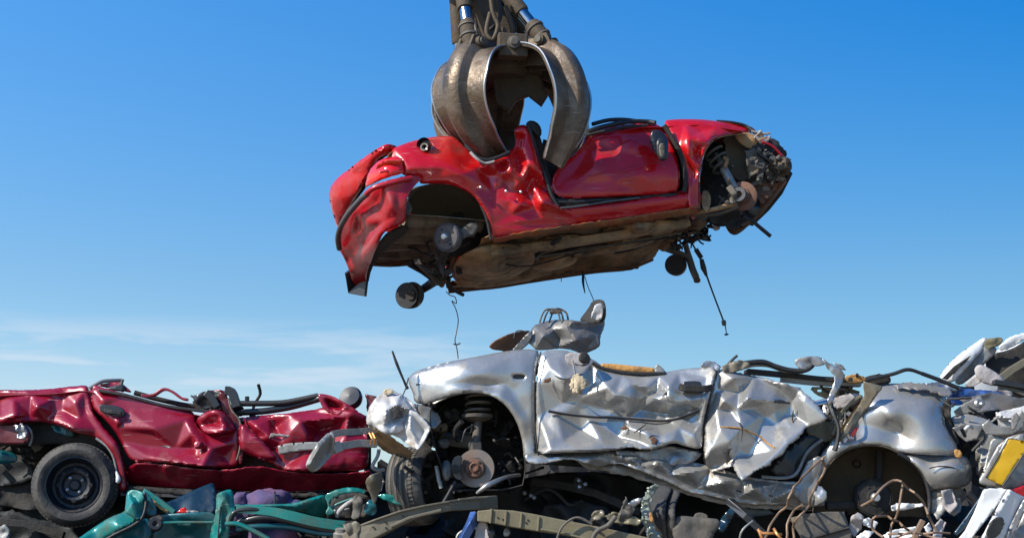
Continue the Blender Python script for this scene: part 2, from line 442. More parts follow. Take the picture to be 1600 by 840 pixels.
def catmull(pts, n=6):
    pts = [Vector(p) for p in pts]
    if len(pts) < 3: return pts
    out = []
    for i in range(len(pts) - 1):
        p0 = pts[max(i - 1, 0)]; p1 = pts[i]; p2 = pts[i + 1]; p3 = pts[min(i + 2, len(pts) - 1)]
        for j in range(n):
            t = j / n
            out.append(0.5 * ((2 * p1) + (p2 - p0) * t + (2 * p0 - 5 * p1 + 4 * p2 - p3) * t * t + (3 * p1 - p0 - 3 * p2 + p3) * t ** 3))
    out.append(pts[-1]); return out
def sweep_data(path, prof, scales=None, up=Vector((0, 0, 1)), closed_prof=True, twist=None):
    """cross-section prof [(a, b)] swept along path; a = sideways, b = up"""
    path = [Vector(p) for p in path]; n = len(path); m = len(prof)
    V, F = [], []
    prev_up = None
    for i, p in enumerate(path):
        t = (path[min(i + 1, n - 1)] - path[max(i - 1, 0)]).normalized()
        u0 = prev_up if (prev_up is not None and up is None) else (up if up is not None else Vector((0, 0, 1)))
        if up is None and prev_up is None and abs(t.z) > 0.9: u0 = Vector((1, 0, 0))
        sd = t.cross(u0)
        if sd.length < 1e-4: sd = t.cross(Vector((0.3, 1, 0.1)))
        sd.normalize(); uu = sd.cross(t).normalized(); prev_up = uu
        s = scales[i] if scales is not None else 1.0
        if twist is not None:
            c_, s_ = math.cos(twist[i]), math.sin(twist[i]); sd, uu = sd * c_ + uu * s_, uu * c_ - sd * s_
        for a, b in prof:
            if isinstance(s, (tuple, list)): V.append(p + sd * a * s[0] + uu * b * s[1])
            else: V.append(p + sd * a * s + uu * b * s)
    mm = m if closed_prof else m - 1
    for i in range(n - 1):
        for j in range(mm):
            F.append((i * m + j, i * m + (j + 1) % m, (i + 1) * m + (j + 1) % m, (i + 1) * m + j))
    if closed_prof:
        F.append(tuple(range(m - 1, -1, -1))); F.append(tuple((n - 1) * m + j for j in range(m)))
    return V, F
def circ(r, k=10): return [(r * math.cos(2 * math.pi * i / k), r * math.sin(2 * math.pi * i / k)) for i in range(k)]
def merge(parts):
    V, F = [], []
    for v, f in parts:
        b = len(V); V += list(v); F += [tuple(i + b for i in q) for q in f]
    return V, F
def tube(name, pts, r, material, parent=None, k=8, smooth_n=5, radii=None):
    if smooth_n > 1:
        pp = catmull(pts, smooth_n)
    else: pp = [Vector(p) for p in pts]
    sc = None
    if radii is not None:
        sc = [float(np.interp(i / max(1, len(pp) - 1), np.linspace(0, 1, len(radii)), radii)) for i in range(len(pp))]; r = 1.0
    V, F = sweep_data(pp, circ(r, k), sc, up=None)
    return sharp(mesh_obj(name, V, F, material, parent, True), 50)
def bar(name, pts, w, h, material, parent=None, up=Vector((0, 0, 1)), bevel=0.004, channel=False, smooth_n=1, scales=None, twist=None):
    pp = catmull(pts, smooth_n) if smooth_n > 1 else pts
    if channel:
        t = min(w, h) * .12
        prof = [(-w/2, -h/2), (w/2, -h/2), (w/2, h/2), (w/2 - t, h/2), (w/2 - t, -h/2 + t), (-w/2 + t, -h/2 + t), (-w/2 + t, h/2), (-w/2, h/2)]
    else: prof = [(-w/2, -h/2), (w/2, -h/2), (w/2, h/2), (-w/2, h/2)]
    V, F = sweep_data(pp, prof, scales, up, twist=twist)
    return mesh_obj(name, V, F, material, parent, False, 0, bevel)
def lathe_data(c, axis, prof, k=40, wob=0.0, seed=0, ry=None):
    """prof [(radius, height along axis)]"""
    c = Vector(c); ax = Vector(axis).normalized()
    u = ax.cross(Vector((0, 0, 1)));
    if u.length < 1e-3: u = Vector((1, 0, 0))
    u.normalize(); v = ax.cross(u)
    V, F = [], []
    m = len(prof)
    for i in range(k):
        a = 2 * math.pi * i / k; d = u * math.cos(a) + v * math.sin(a)
        for r, h in prof: V.append(c + d * r + ax * h)
    for i in range(k):
        for j in range(m - 1):
            a, b = i * m + j, ((i + 1) % k) * m + j
            F.append((a, a + 1, b + 1, b))
    return V, F
def lathe(name, c, axis, prof, material, parent=None, k=40):
    V, F = lathe_data(c, axis, prof, k)
    return sharp(mesh_obj(name, V, F, material, parent, True), 32)
def box_data(c, ax, ay, az, sx, sy, sz):
    c = Vector(c); V = []
    for i in (-1, 1):
        for j in (-1, 1):
            for k in (-1, 1): V.append(c + ax * (i * sx / 2) + ay * (j * sy / 2) + az * (k * sz / 2))
    F = [(0, 1, 3, 2), (4, 6, 7, 5), (0, 4, 5, 1), (2, 3, 7, 6), (0, 2, 6, 4), (1, 5, 7, 3)]
    return V, F
def ruled(name, A, B, material, parent=None, nv=14, crumple=(), seed=3, solid=0.006, s_m=0.04, sag=0.0, ribs=None, hang=None):
    """sheet stretched between two world polylines with the same number of points, crumpled along its normal"""
    def dens(L, n):
        L = [Vector(p) for p in L]; out = []
        ln = [0.0]
        for a, b in zip(L, L[1:]): ln.append(ln[-1] + (b - a).length)
        for i in range(n):
            t = i / (n - 1) * ln[-1]; j = max(0, min(len(L) - 2, int(np.searchsorted(ln, t, 'right')) - 1))
            k = (t - ln[j]) / max(1e-9, ln[j + 1] - ln[j]); out.append(L[j].lerp(L[j + 1], k))
        return out, ln[-1]
    la = sum((Vector(b) - Vector(a)).length for a, b in zip(A, A[1:]))
    nu = max(6, int(la / s_m))
    PA, LA = dens(A, nu); PB, LB = dens(B, nu)
    Wd = (PA[nu // 2] - PB[nu // 2]).length
    uv = []; V = []
    for i in range(nu):
        for j in range(nv):
            t = j / (nv - 1); p = PA[i].lerp(PB[i], t); V.append(p); uv.append((i / (nu - 1) * LA, t * Wd))
    uv = np.array(uv)
    h = np.zeros(len(V))
    for i, c in enumerate(crumple):
        h += folds(uv, c[0], c[1], seed * 5 + i, c[2] if len(c) > 2 else 1.0, c[3] if len(c) > 3 else 0.0)
    if ribs:   # (count, amp, along 'u' or 'v')
        t = uv[:, 1] / Wd if ribs[2] == 'v' else uv[:, 0] / LA
        h += ribs[1] * np.clip(np.sin(t * math.pi * 2 * ribs[0]) * 2.2, -1, 1)
    edge = np.minimum(uv[:, 1], Wd - uv[:, 1]); h *= np.clip(edge / (0.12 * Wd + 1e-6), 0.15, 1)
    nn = (PA[-1] - PA[0]).cross(PB[nu // 2] - PA[nu // 2]).normalized()
    if nn.z < 0: nn = -nn
    h += sag * np.sin(np.pi * uv[:, 1] / Wd)
    V = [v + nn * float(k) for v, k in zip(V, h)]
    F = []
    for i in range(nu - 1):
        for j in range(nv - 1):
            a = i * nv + j; F.append((a, a + nv, a + nv + 1, a + 1))
    return mesh_obj(name, V, F, material, parent, True, solid)
def coil(name, a, b, r, turns, wire, material, parent=None, k=6):
    a, b = Vector(a), Vector(b); t = (b - a).normalized(); u = t.cross(Vector((0, 1, 0.1))).normalized(); v = t.cross(u)
    n = int(turns * 18); pts = [a.lerp(b, i / n) + u * r * math.cos(2 * math.pi * i / 18) + v * r * math.sin(2 * math.pi * i / 18) for i in range(n + 1)]
    return tube(name, pts, wire, material, parent, k, 1)
def clutter(name, plane, region, material, parent, n, size, off, seed, rods=0.4, flat=0.5):
    """mangled small hardware inside a region: short rods, brackets and torn plates joined as one piece"""
    rs = random.Random(seed); P = np.array(region); lo, hi = P.min(0), P.max(0); parts = []; c = 0; tries = 0
    while c < n and tries < n * 40:
        tries += 1
        x, y = rs.uniform(lo[0], hi[0]), rs.uniform(lo[1], hi[1])
        if not inside(np.array([[x, y]]), region)[0]: continue
        c += 1
        p = plane(x, y, rs.uniform(*off)); sz = rs.uniform(*size)
        d = Vector((rs.gauss(0, 1), rs.gauss(0, .6), rs.gauss(0, .8))).normalized()
        if rs.random() < rods:
            q = [p]; 
            for _ in range(rs.randint(2, 4)):
                d = (d + Vector((rs.gauss(0, .6), rs.gauss(0, .4), rs.gauss(0, .6)))).normalized(); q.append(q[-1] + d * sz * .5)
            parts.append(sweep_data(catmull(q, 3), circ(rs.uniform(.05, .12) * sz + .002, 6), None, up=None))
        elif rs.random() < flat:
            u = d; v = u.cross(Vector((rs.gauss(0, 1), rs.gauss(0, 1), rs.gauss(0, 1)))).normalized(); w = u.cross(v)
            k = rs.randint(5, 7); pr = []
            for i in range(k):
                a = 2 * math.pi * i / k; rr = sz * rs.uniform(.3, .75); pr.append(p + u * rr * math.cos(a) + v * rr * .7 * math.sin(a) + w * rs.uniform(-.15, .15) * sz)
            t = w * .004
            V = [q + t for q in pr] + [q - t for q in pr]
            F = [tuple(range(k)), tuple(reversed(range(k, 2 * k)))] + [(i, (i + 1) % k, k + (i + 1) % k, k + i)[::-1] for i in range(k)]
            parts.append((V, F))
        else:
            u = d; v = u.cross(Vector((0.2, 1, 0.1))).normalized(); w = u.cross(v)
            if rs.random() < .4: parts.append(lathe_data(p, d, [(0, -sz*.25), (sz*.22, -sz*.25), (sz*.26, 0), (sz*.2, sz*.25), (0, sz*.25)], 10))
            else: parts.append(box_data(p, u, v, w, sz * rs.uniform(.5, 1.1), sz * rs.uniform(.15, .5), sz * rs.uniform(.12, .4)))
    V, F = merge(parts)
    return tag(sharp(mesh_obj(name, V, F, material, parent, True), 35), kind='stuff')
# ------------------------------------------------------------------ silver car on top of the pile
S = Plane(8.8, 0.02)
silver = thing('crushed_car', S(1060, 780, 0.8), 'crushed silver hatchback without wheels lying on top of the scrap pile', 'car', None)

# --- inner structure first
def far(plane, pts, off, dy=0): return [plane(x, y + dy, off) for x, y in pts]
top_near = [(650, 590), (720, 572), (812, 558), (880, 562), (940, 585), (1040, 592), (1110, 585), (1180, 600), (1270, 625), (1360, 612), (1440, 610), (1474, 625)]
ruled('roof', [S(x, y + 8, .12) for x, y in top_near], [S(x, y + 26, 1.45) for x, y in top_near], 'silver_paint', silver, nv=26,
      crumple=((.35, .05), (.14, .02)), seed=5, s_m=.045)
bot_near = [(840, 712), (930, 716), (1010, 730), (1080, 750), (1160, 770), (1250, 778), (1290, 775)]
ruled('floor_pan', [S(x, y, .04) for x, y in bot_near], [S(x, y + 2, 1.5) for x, y in bot_near], 'dark_grime_shade', silver, nv=22,
      crumple=((.3, .04), (.1, .015)), seed=6, s_m=.06)
ruled('sun_block_tray', [S(690, 762, .5), S(780, 752, .5), S(850, 728, .5)], [S(690, 764, 1.5), S(780, 754, 1.5), S(850, 730, 1.5)], 'dark_grime_shade', silver, nv=14, crumple=((.2, .03),), seed=26, s_m=.07)  # tray added to keep sun from leaking under through the wheel arch
sheet('far_side', S, [(650, 620), (800, 590), (1000, 610), (1250, 640), (1440, 640), (1480, 690), (1480, 740), (1280, 740), (850, 730), (700, 700)], 'silver_dirty', silver,
      off=1.5, s=16, crumple=((60, .05),), seed=12)
# dark sheet behind the torn doors, painted in as cabin shade for the gaps
sheet('cabin_shade_sheet', S, [(842, 560), (940, 590), (1110, 585), (1180, 600), (1280, 630), (1300, 680), (1285, 760), (1200, 770), (1080, 745), (1000, 715), (842, 706)], 'dark_grime_shade', silver,
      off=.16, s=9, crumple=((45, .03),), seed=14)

# --- front wing
sheet('front_wing', S, [(638, 590), (648, 581), (672, 573), (702, 565), (732, 560), (762, 554), (790, 549), (815, 546), (832, 546), (843, 549), (838, 572), (835, 600), (834, 630), (835, 660),
                        (837, 690), (838, 716), (819, 718), (818, 700), (815, 680), (807, 656), (792, 634), (772, 619), (750, 613), (726, 614), (702, 619), (682, 626), (668, 632), (648, 629), (646, 612), (640, 602)],
      'silver_paint', silver, s=4.5, soft=1, seed=21, solid=.008,
      ctrl=[(640, 600, .20), (650, 630, .16), (700, 566, .09), (700, 590, .03), (700, 618, .01), (770, 553, .08), (765, 580, .01), (765, 612, .0), (815, 547, .07), (815, 575, .0), (820, 640, .0), (825, 715, .03)],
      bend=[(600, 500, 0), (900, 500, 0), (600, 760, 0), (900, 760, 0), (660, 600, -.01), (700, 600, .01), (745, 585, -.025), (762, 600, .035), (790, 600, .02), (778, 622, -.04), (800, 612, .03), (815, 660, -.01), (828, 655, .02), (822, 700, -.01)],
      crumple=((60, .012), (24, .004)), roll=(7, .03), holes=[[(803, 585), (819, 585), (821, 588), (819, 592), (803, 592), (801, 588)]])
bx = S(811, 588, .05)
V, F = box_data(bx, Vector((1, 0, 0)), Vector((0, 1, 0)), Vector((0, 0, 1)), .08, .05, .035)
mesh_obj('side_lamp_recess', V, F, 'black_plastic', silver, False)

# --- front door: deep horizontal folds
door = [(846, 549), (841, 572), (838, 610), (837, 650), (839, 690), (842, 709), (870, 707), (920, 706), (960, 703), (985, 697), (1005, 703), (1030, 699), (1052, 690), (1070, 696), (1094, 702), (1098, 690), (1097, 668),
        (1101, 645), (1112, 606), (1121, 573), (1095, 574), (1062, 577), (1032, 583), (1000, 583), (965, 579), (942, 573), (925, 560), (905, 552), (876, 546)]
door_bend = [(780, 500, 0), (1180, 500, 0), (780, 760, 0), (1180, 760, 0),
    (846, 549, .05), (880, 549, .05), (860, 575, .0), (842, 600, .01), (842, 650, .02), (842, 700, .0),
    (872, 560, .03), (880, 590, -.035), (892, 575, .015), (905, 590, -.03), (860, 598, .0), (880, 610, -.02), (900, 610, .02),
    (925, 565, .06), (940, 590, .01), (925, 600, .03), (915, 618, .01), (950, 605, -.035), (972, 585, .04), (985, 600, -.02), (962, 618, -.045), (1000, 585, .05), (1012, 604, -.02), (985, 622, -.03), (1010, 618, .03),
    (1030, 588, .03), (1045, 603, -.055), (1060, 582, .04), (1080, 596, -.02), (1105, 590, .0), (1095, 606, -.02), (1065, 612, -.035), (1045, 618, -.06), (1025, 612, .02), (1100, 622, -.05), (1075, 626, -.04), (1050, 628, -.05), (1020, 622, -.03),
    (1000, 640, .06), (1040, 646, .06), (1075, 642, .05), (940, 636, .05), (905, 628, .03), (880, 630, .035), (965, 630, .02),
    (870, 648, .01), (920, 654, .035), (980, 655, .04), (1040, 657, .045), (1090, 642, .02),
    (908, 671, .05), (880, 690, -.035), (860, 702, -.06), (905, 702, -.075), (940, 690, -.03), (960, 700, -.05), (965, 682, .03),
    (985, 668, -.015), (1000, 660, .03), (1010, 676, -.055), (998, 690, -.02), (1025, 664, .03), (1035, 680, -.045), (1060, 668, -.02), (1050, 688, -.06), (1075, 660, .015), (1085, 680, -.05), (1096, 665, .01), (1072, 694, -.03), (1092, 700, -.04), (1020, 700, -.06)]
fd = sheet('front_door', S, door, 'silver_paint', silver, s=2.7, soft=1, seed=31, solid=.006, bend=door_bend,
      crumple=((44, .005),), roll=(5, .02), jag=.35, relax=1, bend_k=1.3)
# rubbing strip of the front door, following its sag
tube('rubbing_strip', [S(857, 642, -.012), (S(880, 646, -.0)), S(925, 651, .02), S(960, 652, .022), S(1000, 655, .025), S(1040, 657, .025), S(1075, 648, .01), S(1098, 638, -.0)], .0085, 'black_rubber', fd, 6)
tube('rubbing_strip_edge', [S(857, 640, -.016), S(880, 644, -.006), S(925, 649, .014), S(960, 650, .016), S(1000, 653, .02), S(1040, 655, .02), S(1075, 646, .004), S(1098, 636, -.006)], .004, 'bare_steel', fd, 5)
# pull handle with its recess
h = bar('door_handle', [S(1062, 603, -.07), S(1070, 606, -.09), S(1100, 607, -.075), S(1112, 605, -.04)], .022, .042, 'dark_grime_shade', fd, bevel=.009, smooth_n=4)
sheet('handle_recess', S, [(1066, 598), (1070, 595), (1092, 595), (1096, 599), (1098, 612), (1090, 614), (1072, 613), (1066, 610)], 'black_plastic', fd, off=-.048, s=3, soft=1, solid=.008)
# lock mechanism hanging on its cable and a lump of foam at the door top
sheet('hinge_plate', S, [(884, 552), (902, 550), (918, 556), (922, 566), (905, 571), (890, 570), (882, 562)], 'trim_fabric', fd, off=-.07, s=3, crumple=((9, .01),), seed=2, jag=.6)
tube('lock_cable', [S(894, 562, -.09), S(897, 575, -.10), S(899, 590, -.10)], .006, 'bare_steel', fd)
clump = sheet('foam_lump', S, [(893, 590), (901, 583), (911, 588), (915, 602), (908, 612), (899, 617), (891, 606)], 'cream_foam', fd, off=-.10, s=2, crumple=((5, .02), (3, .01)), seed=4, jag=1.3, solid=.04)
lathe('door_check', S(912, 560, -.05), (0.3, -1, 0.2), [(0, -.03), (.04, -.03), (.045, 0), (.03, .03), (0, .035)], 'dark_grime_shade', fd, 16)

# --- centre pillar
sheet('centre_pillar', S, [(1117, 570), (1127, 578), (1118, 615), (1112, 650), (1108, 690), (1112, 728), (1098, 724), (1099, 690), (1098, 660), (1104, 630), (1112, 600)], 'silver_dirty', silver,
      off=.06, s=4, bend=[(1050, 500, 0), (1180, 500, 0), (1050, 780, 0), (1180, 780, 0), (1118, 600, -.04), (1106, 640, .05), (1104, 690, .02)], crumple=((14, .012),), seed=8)
# --- rear door torn open like paper
rdoor = [(1123, 577), (1140, 578), (1162, 584), (1196, 590), (1228, 599), (1250, 606), (1259, 615), (1272, 626), (1284, 640), (1293, 654), (1278, 662), (1258, 668), (1254, 676), (1243, 688), (1233, 694), (1224, 708),
         (1205, 720), (1204, 726), (1182, 734), (1160, 751), (1153, 744), (1146, 728), (1128, 732), (1112, 739), (1104, 728), (1100, 700), (1103, 664), (1109, 625), (1117, 592)]
rd_bend = [(1050, 500, 0), (1350, 500, 0), (1050, 800, 0), (1350, 800, 0),
    (1125, 578, .03), (1145, 590, -.03), (1180, 590, .04), (1120, 610, .03), (1132, 625, -.03), (1155, 612, .035), (1168, 622, -.06), (1205, 626, -.02), (1178, 636, .03), (1215, 605, .03), (1225, 600, -.02), (1247, 612, .01), (1238, 628, .045),
    (1152, 640, -.015), (1140, 640, .02), (1120, 640, .0), (1106, 650, .035), (1195, 650, .05), (1210, 640, .03), (1255, 625, -.03), (1244, 650, .035), (1290, 652, -.06), (1265, 664, -.03),
    (1125, 670, -.055), (1160, 668, -.045), (1182, 680, .02), (1112, 700, -.04), (1140, 690, -.07), (1155, 700, .0), (1148, 715, -.01), (1170, 712, .015), (1130, 725, .01), (1180, 690, .01), (1110, 730, .03),
    (1215, 665, .025), (1230, 690, -.07), (1205, 705, -.05), (1200, 720, -.10), (1178, 730, -.09), (1160, 748, -.13), (1225, 650, .04), (1240, 670, -.02)]
rd = sheet('rear_door', S, rdoor, 'silver_paint', silver, off=-.02, s=2.7, soft=0, seed=41, solid=.005, bend=rd_bend, crumple=((40, .006),), relax=1, bend_k=1.25, jag=.9, roll=(4, .012))
tube('rubbing_strip', [S(1124, 667, -.08), S(1145, 667, -.085), S(1160, 670, -.075), S(1185, 680, -.035), S(1200, 692, -.05), S(1210, 699, -.085)], .005, 'amber_foam', rd, 6)
sheet('handle_tear', S, [(1206, 625), (1218, 624), (1233, 628), (1235, 631), (1220, 630), (1207, 629)], 'black_plastic', rd, off=-.03, s=3, soft=0, jag=.8)
sheet('puncture', S, [(1131, 704), (1137, 697), (1141, 690), (1143, 700), (1139, 709), (1142, 717), (1135, 726), (1133, 716)], 'dark_grime_shade', rd, off=-.075, s=2.5, soft=0, jag=.8)

# --- sill
sheet('sill', S, [(820, 708), (842, 709), (880, 706), (940, 705), (985, 704), (1020, 709), (1060, 718), (1098, 724), (1130, 733), (1165, 744), (1210, 750), (1258, 753), (1292, 762), (1291, 786), (1255, 794), (1225, 786),
                  (1190, 789), (1150, 784), (1110, 774), (1072, 768), (1052, 756), (1015, 741), (985, 729), (960, 722), (935, 731), (915, 723), (890, 716), (860, 722), (842, 725), (822, 722)], 'silver_paint', silver,
      off=.0, s=3, soft=1, seed=51, solid=.008,
      bend=[(700, 600, 0), (1400, 600, 0), (700, 900, 0), (1400, 900, 0), (830, 715, -.02), (850, 709, .03), (870, 714, -.03), (900, 706, .02), (925, 716, -.04), (950, 707, .03), (960, 721, .04), (985, 716, -.03), (1000, 728, -.01), (1010, 712, .05), (1030, 722, -.04), (1045, 740, .0),
            (1055, 722, .05), (1075, 738, -.05), (1090, 762, .03), (1110, 732, .03), (1130, 752, -.045), (1150, 778, .04), (1162, 748, .04), (1180, 762, -.03), (1200, 784, .04), (1215, 755, .04), (1235, 765, -.03), (1250, 788, .05), (1262, 760, .02), (1280, 778, -.02)],
      crumple=((20, .012), (12.6, .005)), bend_k=1.3, jag=.6, relax=0)
sheet('sill_flange', S, [(895, 714), (940, 726), (985, 722), (1050, 744), (1120, 762), (1200, 780), (1290, 780), (1288, 792), (1200, 797), (1120, 786), (1060, 768), (1000, 748), (950, 735), (915, 733)], 'silver_dirty', silver,
      off=.10, s=6, crumple=((20, .02),), seed=52, jag=1.2)
# door-frame floor edge visible under the front door
sheet('inner_sill', S, [(960, 700), (1000, 706), (1040, 694), (1070, 700), (1098, 706), (1092, 716), (1070, 728), (1040, 726), (1000, 716), (965, 712)], 'bare_steel', silver, off=.03, s=4, crumple=((15, .02),), seed=53)

# --- rear quarter
rq = [(1368, 602), (1392, 599), (1420, 600), (1445, 603), (1462, 607), (1474, 614), (1479, 620), (1474, 632), (1473, 650), (1477, 668), (1488, 686), (1495, 696), (1496, 711), (1460, 710), (1425, 708), (1404, 706),
      (1396, 701), (1380, 696), (1362, 694), (1342, 695), (1322, 701), (1303, 714), (1288, 734), (1278, 756), (1272, 776), (1268, 792), (1252, 786), (1258, 760), (1270, 733), (1286, 706), (1306, 682), (1326, 656), (1344, 630), (1356, 614)]
sheet('rear_wing', S, rq, 'silver_paint', silver, s=4.2, soft=1, seed=61, solid=.008,
      ctrl=[(1368, 603, .14), (1420, 601, .16), (1465, 610, .16), (1400, 625, .01), (1450, 640, .0), (1478, 650, .08), (1390, 650, -.03), (1360, 665, .02), (1400, 672, .045), (1440, 665, -.035), (1470, 690, -.04), (1340, 680, .03), (1350, 694, .0), (1420, 700, .0), (1490, 700, .0), (1290, 710, .02), (1262, 780, .02), (1300, 700, .0)],
      crumple=((70, .010), (28, .004), (12, .0012)), roll=(6, .03),
      bend=[(1200, 500, 0), (1600, 500, 0), (1200, 900, 0), (1600, 900, 0), (1340, 665, .015), (1395, 668, .018), (1430, 690, -.012), (1368, 630, -.01), (1380, 685, -.01)])
sheet('wing_top_wear', S, [(1395, 601), (1420, 597), (1450, 600), (1478, 606), (1492, 616), (1478, 620), (1455, 611), (1430, 608), (1405, 607)], 'silver_dirty', silver, off=.03, s=3, crumple=((10, .008),), seed=9, jag=1.6, ctrl=[(1400, 600, .08), (1490, 615, .08), (1440, 608, .02), (1470, 620, .0)])
# rusty torn C-pillar edge
sheet('rear_pillar', S, [(1349, 595), (1372, 601), (1379, 604), (1368, 620), (1350, 646), (1330, 672), (1314, 690), (1306, 690), (1322, 664), (1340, 636), (1350, 618)], 'beige_rail', silver, off=.0, s=4, soft=0,
      bend=[(1250, 500, 0), (1450, 500, 0), (1250, 800, 0), (1450, 800, 0), (1365, 610, -.05), (1345, 640, .04), (1330, 660, -.04)], crumple=((10, .012),), seed=63, jag=.7)
# rear bumper
rb = sheet('rear_bumper', S, [(1404, 709), (1440, 709), (1480, 711), (1500, 711), (1512, 716), (1518, 733), (1517, 752), (1505, 760), (1478, 762), (1452, 764), (1448, 750), (1440, 735), (1424, 720)], 'silver_paint', silver, s=4, seed=71, solid=.012,
      ctrl=[(1404, 709, .03), (1450, 709, .04), (1500, 711, .05), (1430, 722, -.03), (1470, 730, -.05), (1505, 735, -.01), (1518, 740, .15), (1455, 760, .0), (1500, 758, .04)], crumple=((30, .008),), roll=(5, .03))
tube('bumper_split', [S(1452, 731, -.065), S(1468, 728, -.07), S(1485, 729, -.07), S(1497, 734, -.055)], .004, 'black_plastic', rb, 5)
sheet('bumper_bracket', S, [(1490, 700), (1503, 704), (1503, 716), (1492, 714)], 'amber_foam', rb, off=-.03, s=3, crumple=((6, .01),))
for i, (ol, mt) in enumerate([([(1455, 765), (1500, 760), (1503, 772), (1495, 782), (1470, 778), (1452, 784)], 'beige_rail'), ([(1450, 780), (1475, 775), (1500, 778), (1503, 795), (1490, 806), (1478, 797), (1466, 812), (1455, 800)], 'silver_dirty'),
                              ([(1470, 766), (1488, 762), (1497, 790), (1484, 802), (1474, 790)], 'trim_fabric')]):
    sheet('bumper_scrap', S, ol, mt, silver, off=.04 - .03 * i, s=4, soft=0, crumple=((13, .035),), seed=75 + i, jag=1)

# --- wheel arches: liners as open shells with depth
def arch_shell(plane, pts, d0, d1, material, parent, name='wheel_arch_liner', seed=1, back=True):
    """a tunnel of sheet metal behind the arch opening, closed at its inner end"""
    A = [plane(x, y, d0) for x, y in pts]
    cx = sum(p[0] for p in pts) / len(pts); cy = sum(p[1] for p in pts) / len(pts)
    B = [plane(cx + (x - cx) * .97, cy + (y - cy) * .97, d1) for x, y in pts]
    n = len(pts); rs = random.Random(seed)
    V = A + B; F = [(i, i + 1, n + i + 1, n + i) for i in range(n - 1)]
    o = mesh_obj(name, V, F, material, parent, True, .006)
    if back:
        sheet('inner_arch_wall', plane, pts, material, o, off=d1, s=7, crumple=((28, .02), (10, .006)), seed=seed)
    return o
front_arch = chaikin([(690, 730), (680, 700), (672, 664), (672, 634), (690, 625), (712, 616), (736, 612), (756, 613), (778, 621), (796, 637), (810, 660), (817, 685), (820, 712), (822, 735), (815, 765), (700, 765)], 1, False)
arch_shell(S, front_arch, .03, .52, 'dark_grime_shade', silver, seed=81)
rear_arch = chaikin([(1270, 800), (1272, 776), (1280, 752), (1292, 730), (1306, 714), (1324, 702), (1345, 696), (1365, 695), (1385, 698), (1404, 707), (1424, 720), (1440, 737), (1449, 758), (1452, 785), (1450, 808)], 1, False)
liner = mat('liner_olive', (0.10, 0.078, 0.048), 0.85, 0, 0, dirt=(0.075, 0.06, 0.04), dirt_amt=0.5, dirt_scale=4, bump=0.7, bump_scale=18)
arch_shell(S, rear_arch, .02, .38, 'liner_olive', silver, seed=82)
tube('wheel_arch_lip', [S(x, y, .0) for x, y in [(1404, 708), (1424, 720), (1440, 737), (1449, 758), (1453, 785), (1450, 803)]], .014, 'black_rubber', silver, 8)

# --- front suspension: spring strut, brake disc, caliper
st = tube('suspension_strut', [S(747, 655, .16), S(744, 690, .14), S(742, 722, .13)], .03, 'dusty_grey', silver, 12, 1, radii=[.028, .028, .034])
coil('coil_spring', S(748, 617, .17), S(746, 652, .16), .078, 3.2, .0095, 'dusty_grey', st)
lathe('spring_seat', S(746, 655, .16), (S(746, 640, .16) - S(746, 655, .16)), [(0, -.012), (.05, -.012), (.098, .01), (.102, .03), (.09, .022), (.04, .0), (0, 0)], 'dusty_grey', st, 28)
bar('knuckle', [S(742, 690, .11), S(744, 715, .09)], .075, .05, 'dusty_grey', st, bevel=.01)
def brake_disc(plane, cx, cy, off, r, parent, axis, face_m='disc_steel', name='brake_disc'):
    c = plane(cx, cy, off)
    d = lathe(name, c, axis, [(.0, -.028), (r, -.028), (r, .0), (r * .985, .004), (r * .56, .004), (r * .55, -.001), (r * .52, -.001), (r * .5, .006), (r * .5, .030), (r * .47, .036), (r * .2, .036), (r * .2, .036), (0, .036)], face_m, parent, 56)
    lathe('hub', c + Vector(axis).normalized() * .033, axis, [(0, 0), (r * .46, 0), (r * .45, .008), (r * .27, .010), (r * .26, .022), (r * .2, .026), (r * .19, .016), (0, .014)], 'hub_rust', d, 36)
    ax = Vector(axis).normalized(); u = ax.cross(Vector((0, 0, 1))).normalized(); v = ax.cross(u)
    for i in range(4):
        a = math.pi / 4 + i * math.pi / 2
        lathe('wheel_bolt_hole', c + ax * .044 + (u * math.cos(a) + v * math.sin(a)) * r * .36, axis, [(0, 0), (.009, 0), (.008, .004), (0, .005)], 'dark_grime_shade', d, 12)
    return d
brake_disc(S, 743, 731, .04, .118, silver, (-.12, -1, .05))
cal = sheet('brake_caliper', S, [(708, 716), (716, 711), (723, 713), (720, 725), (719, 738), (724, 748), (716, 750), (708, 742), (705, 729)], 'dusty_grey', silver, off=.0, s=3, solid=.05, crumple=((8, .006),), seed=3)
lathe('caliper_piston', S(711, 732, -.035), (0, -1, 0), [(0, 0), (.028, 0), (.026, .012), (0, .014)], 'dark_grime_shade', cal, 18)
# things in the wheel well
tube('lower_arm', [S(690, 765, .25), S(722, 758, .12), S(742, 752, .08)], .022, 'dark_grime_shade', silver, 8)
tube('anti_roll_bar', [S(690, 790, .0), S(712, 752, .02), S(704, 760, .05)], .012, 'black_rubber', silver, 8, 1)
tube('driveshaft', [S(745, 770, .0), S(762, 758, -.02), S(790, 745, .05), S(812, 742, .2)], .014, 'bare_steel', silver, 8, radii=[.01, .02, .013, .012])
tube('brake_hose', [S(722, 690, .06), S(727, 672, .05), S(738, 665, .08)], .006, 'black_rubber', silver, 6)
bar('chassis_rail', [S(678, 682, .35), S(700, 686, .33), S(738, 690, .33)], .05, .09, 'beige_rail', silver, bevel=.012)
sheet('inner_wing_plate', S, [(683, 688), (697, 683), (704, 690), (700, 700), (688, 700)], 'silver_dirty', silver, off=.28, s=3, crumple=((7, .02),), seed=5)
bar('engine_mount', [S(672, 668, .28), S(700, 668, .28)], .08, .06, 'mud_underbody', silver, bevel=.02)
sheet('fuel_filter_tin', S, [(690, 720), (703, 718), (706, 740), (700, 752), (692, 748)], 'silver_dirty', silver, off=.18, s=4, crumple=((9, .02),), seed=6, solid=.03)
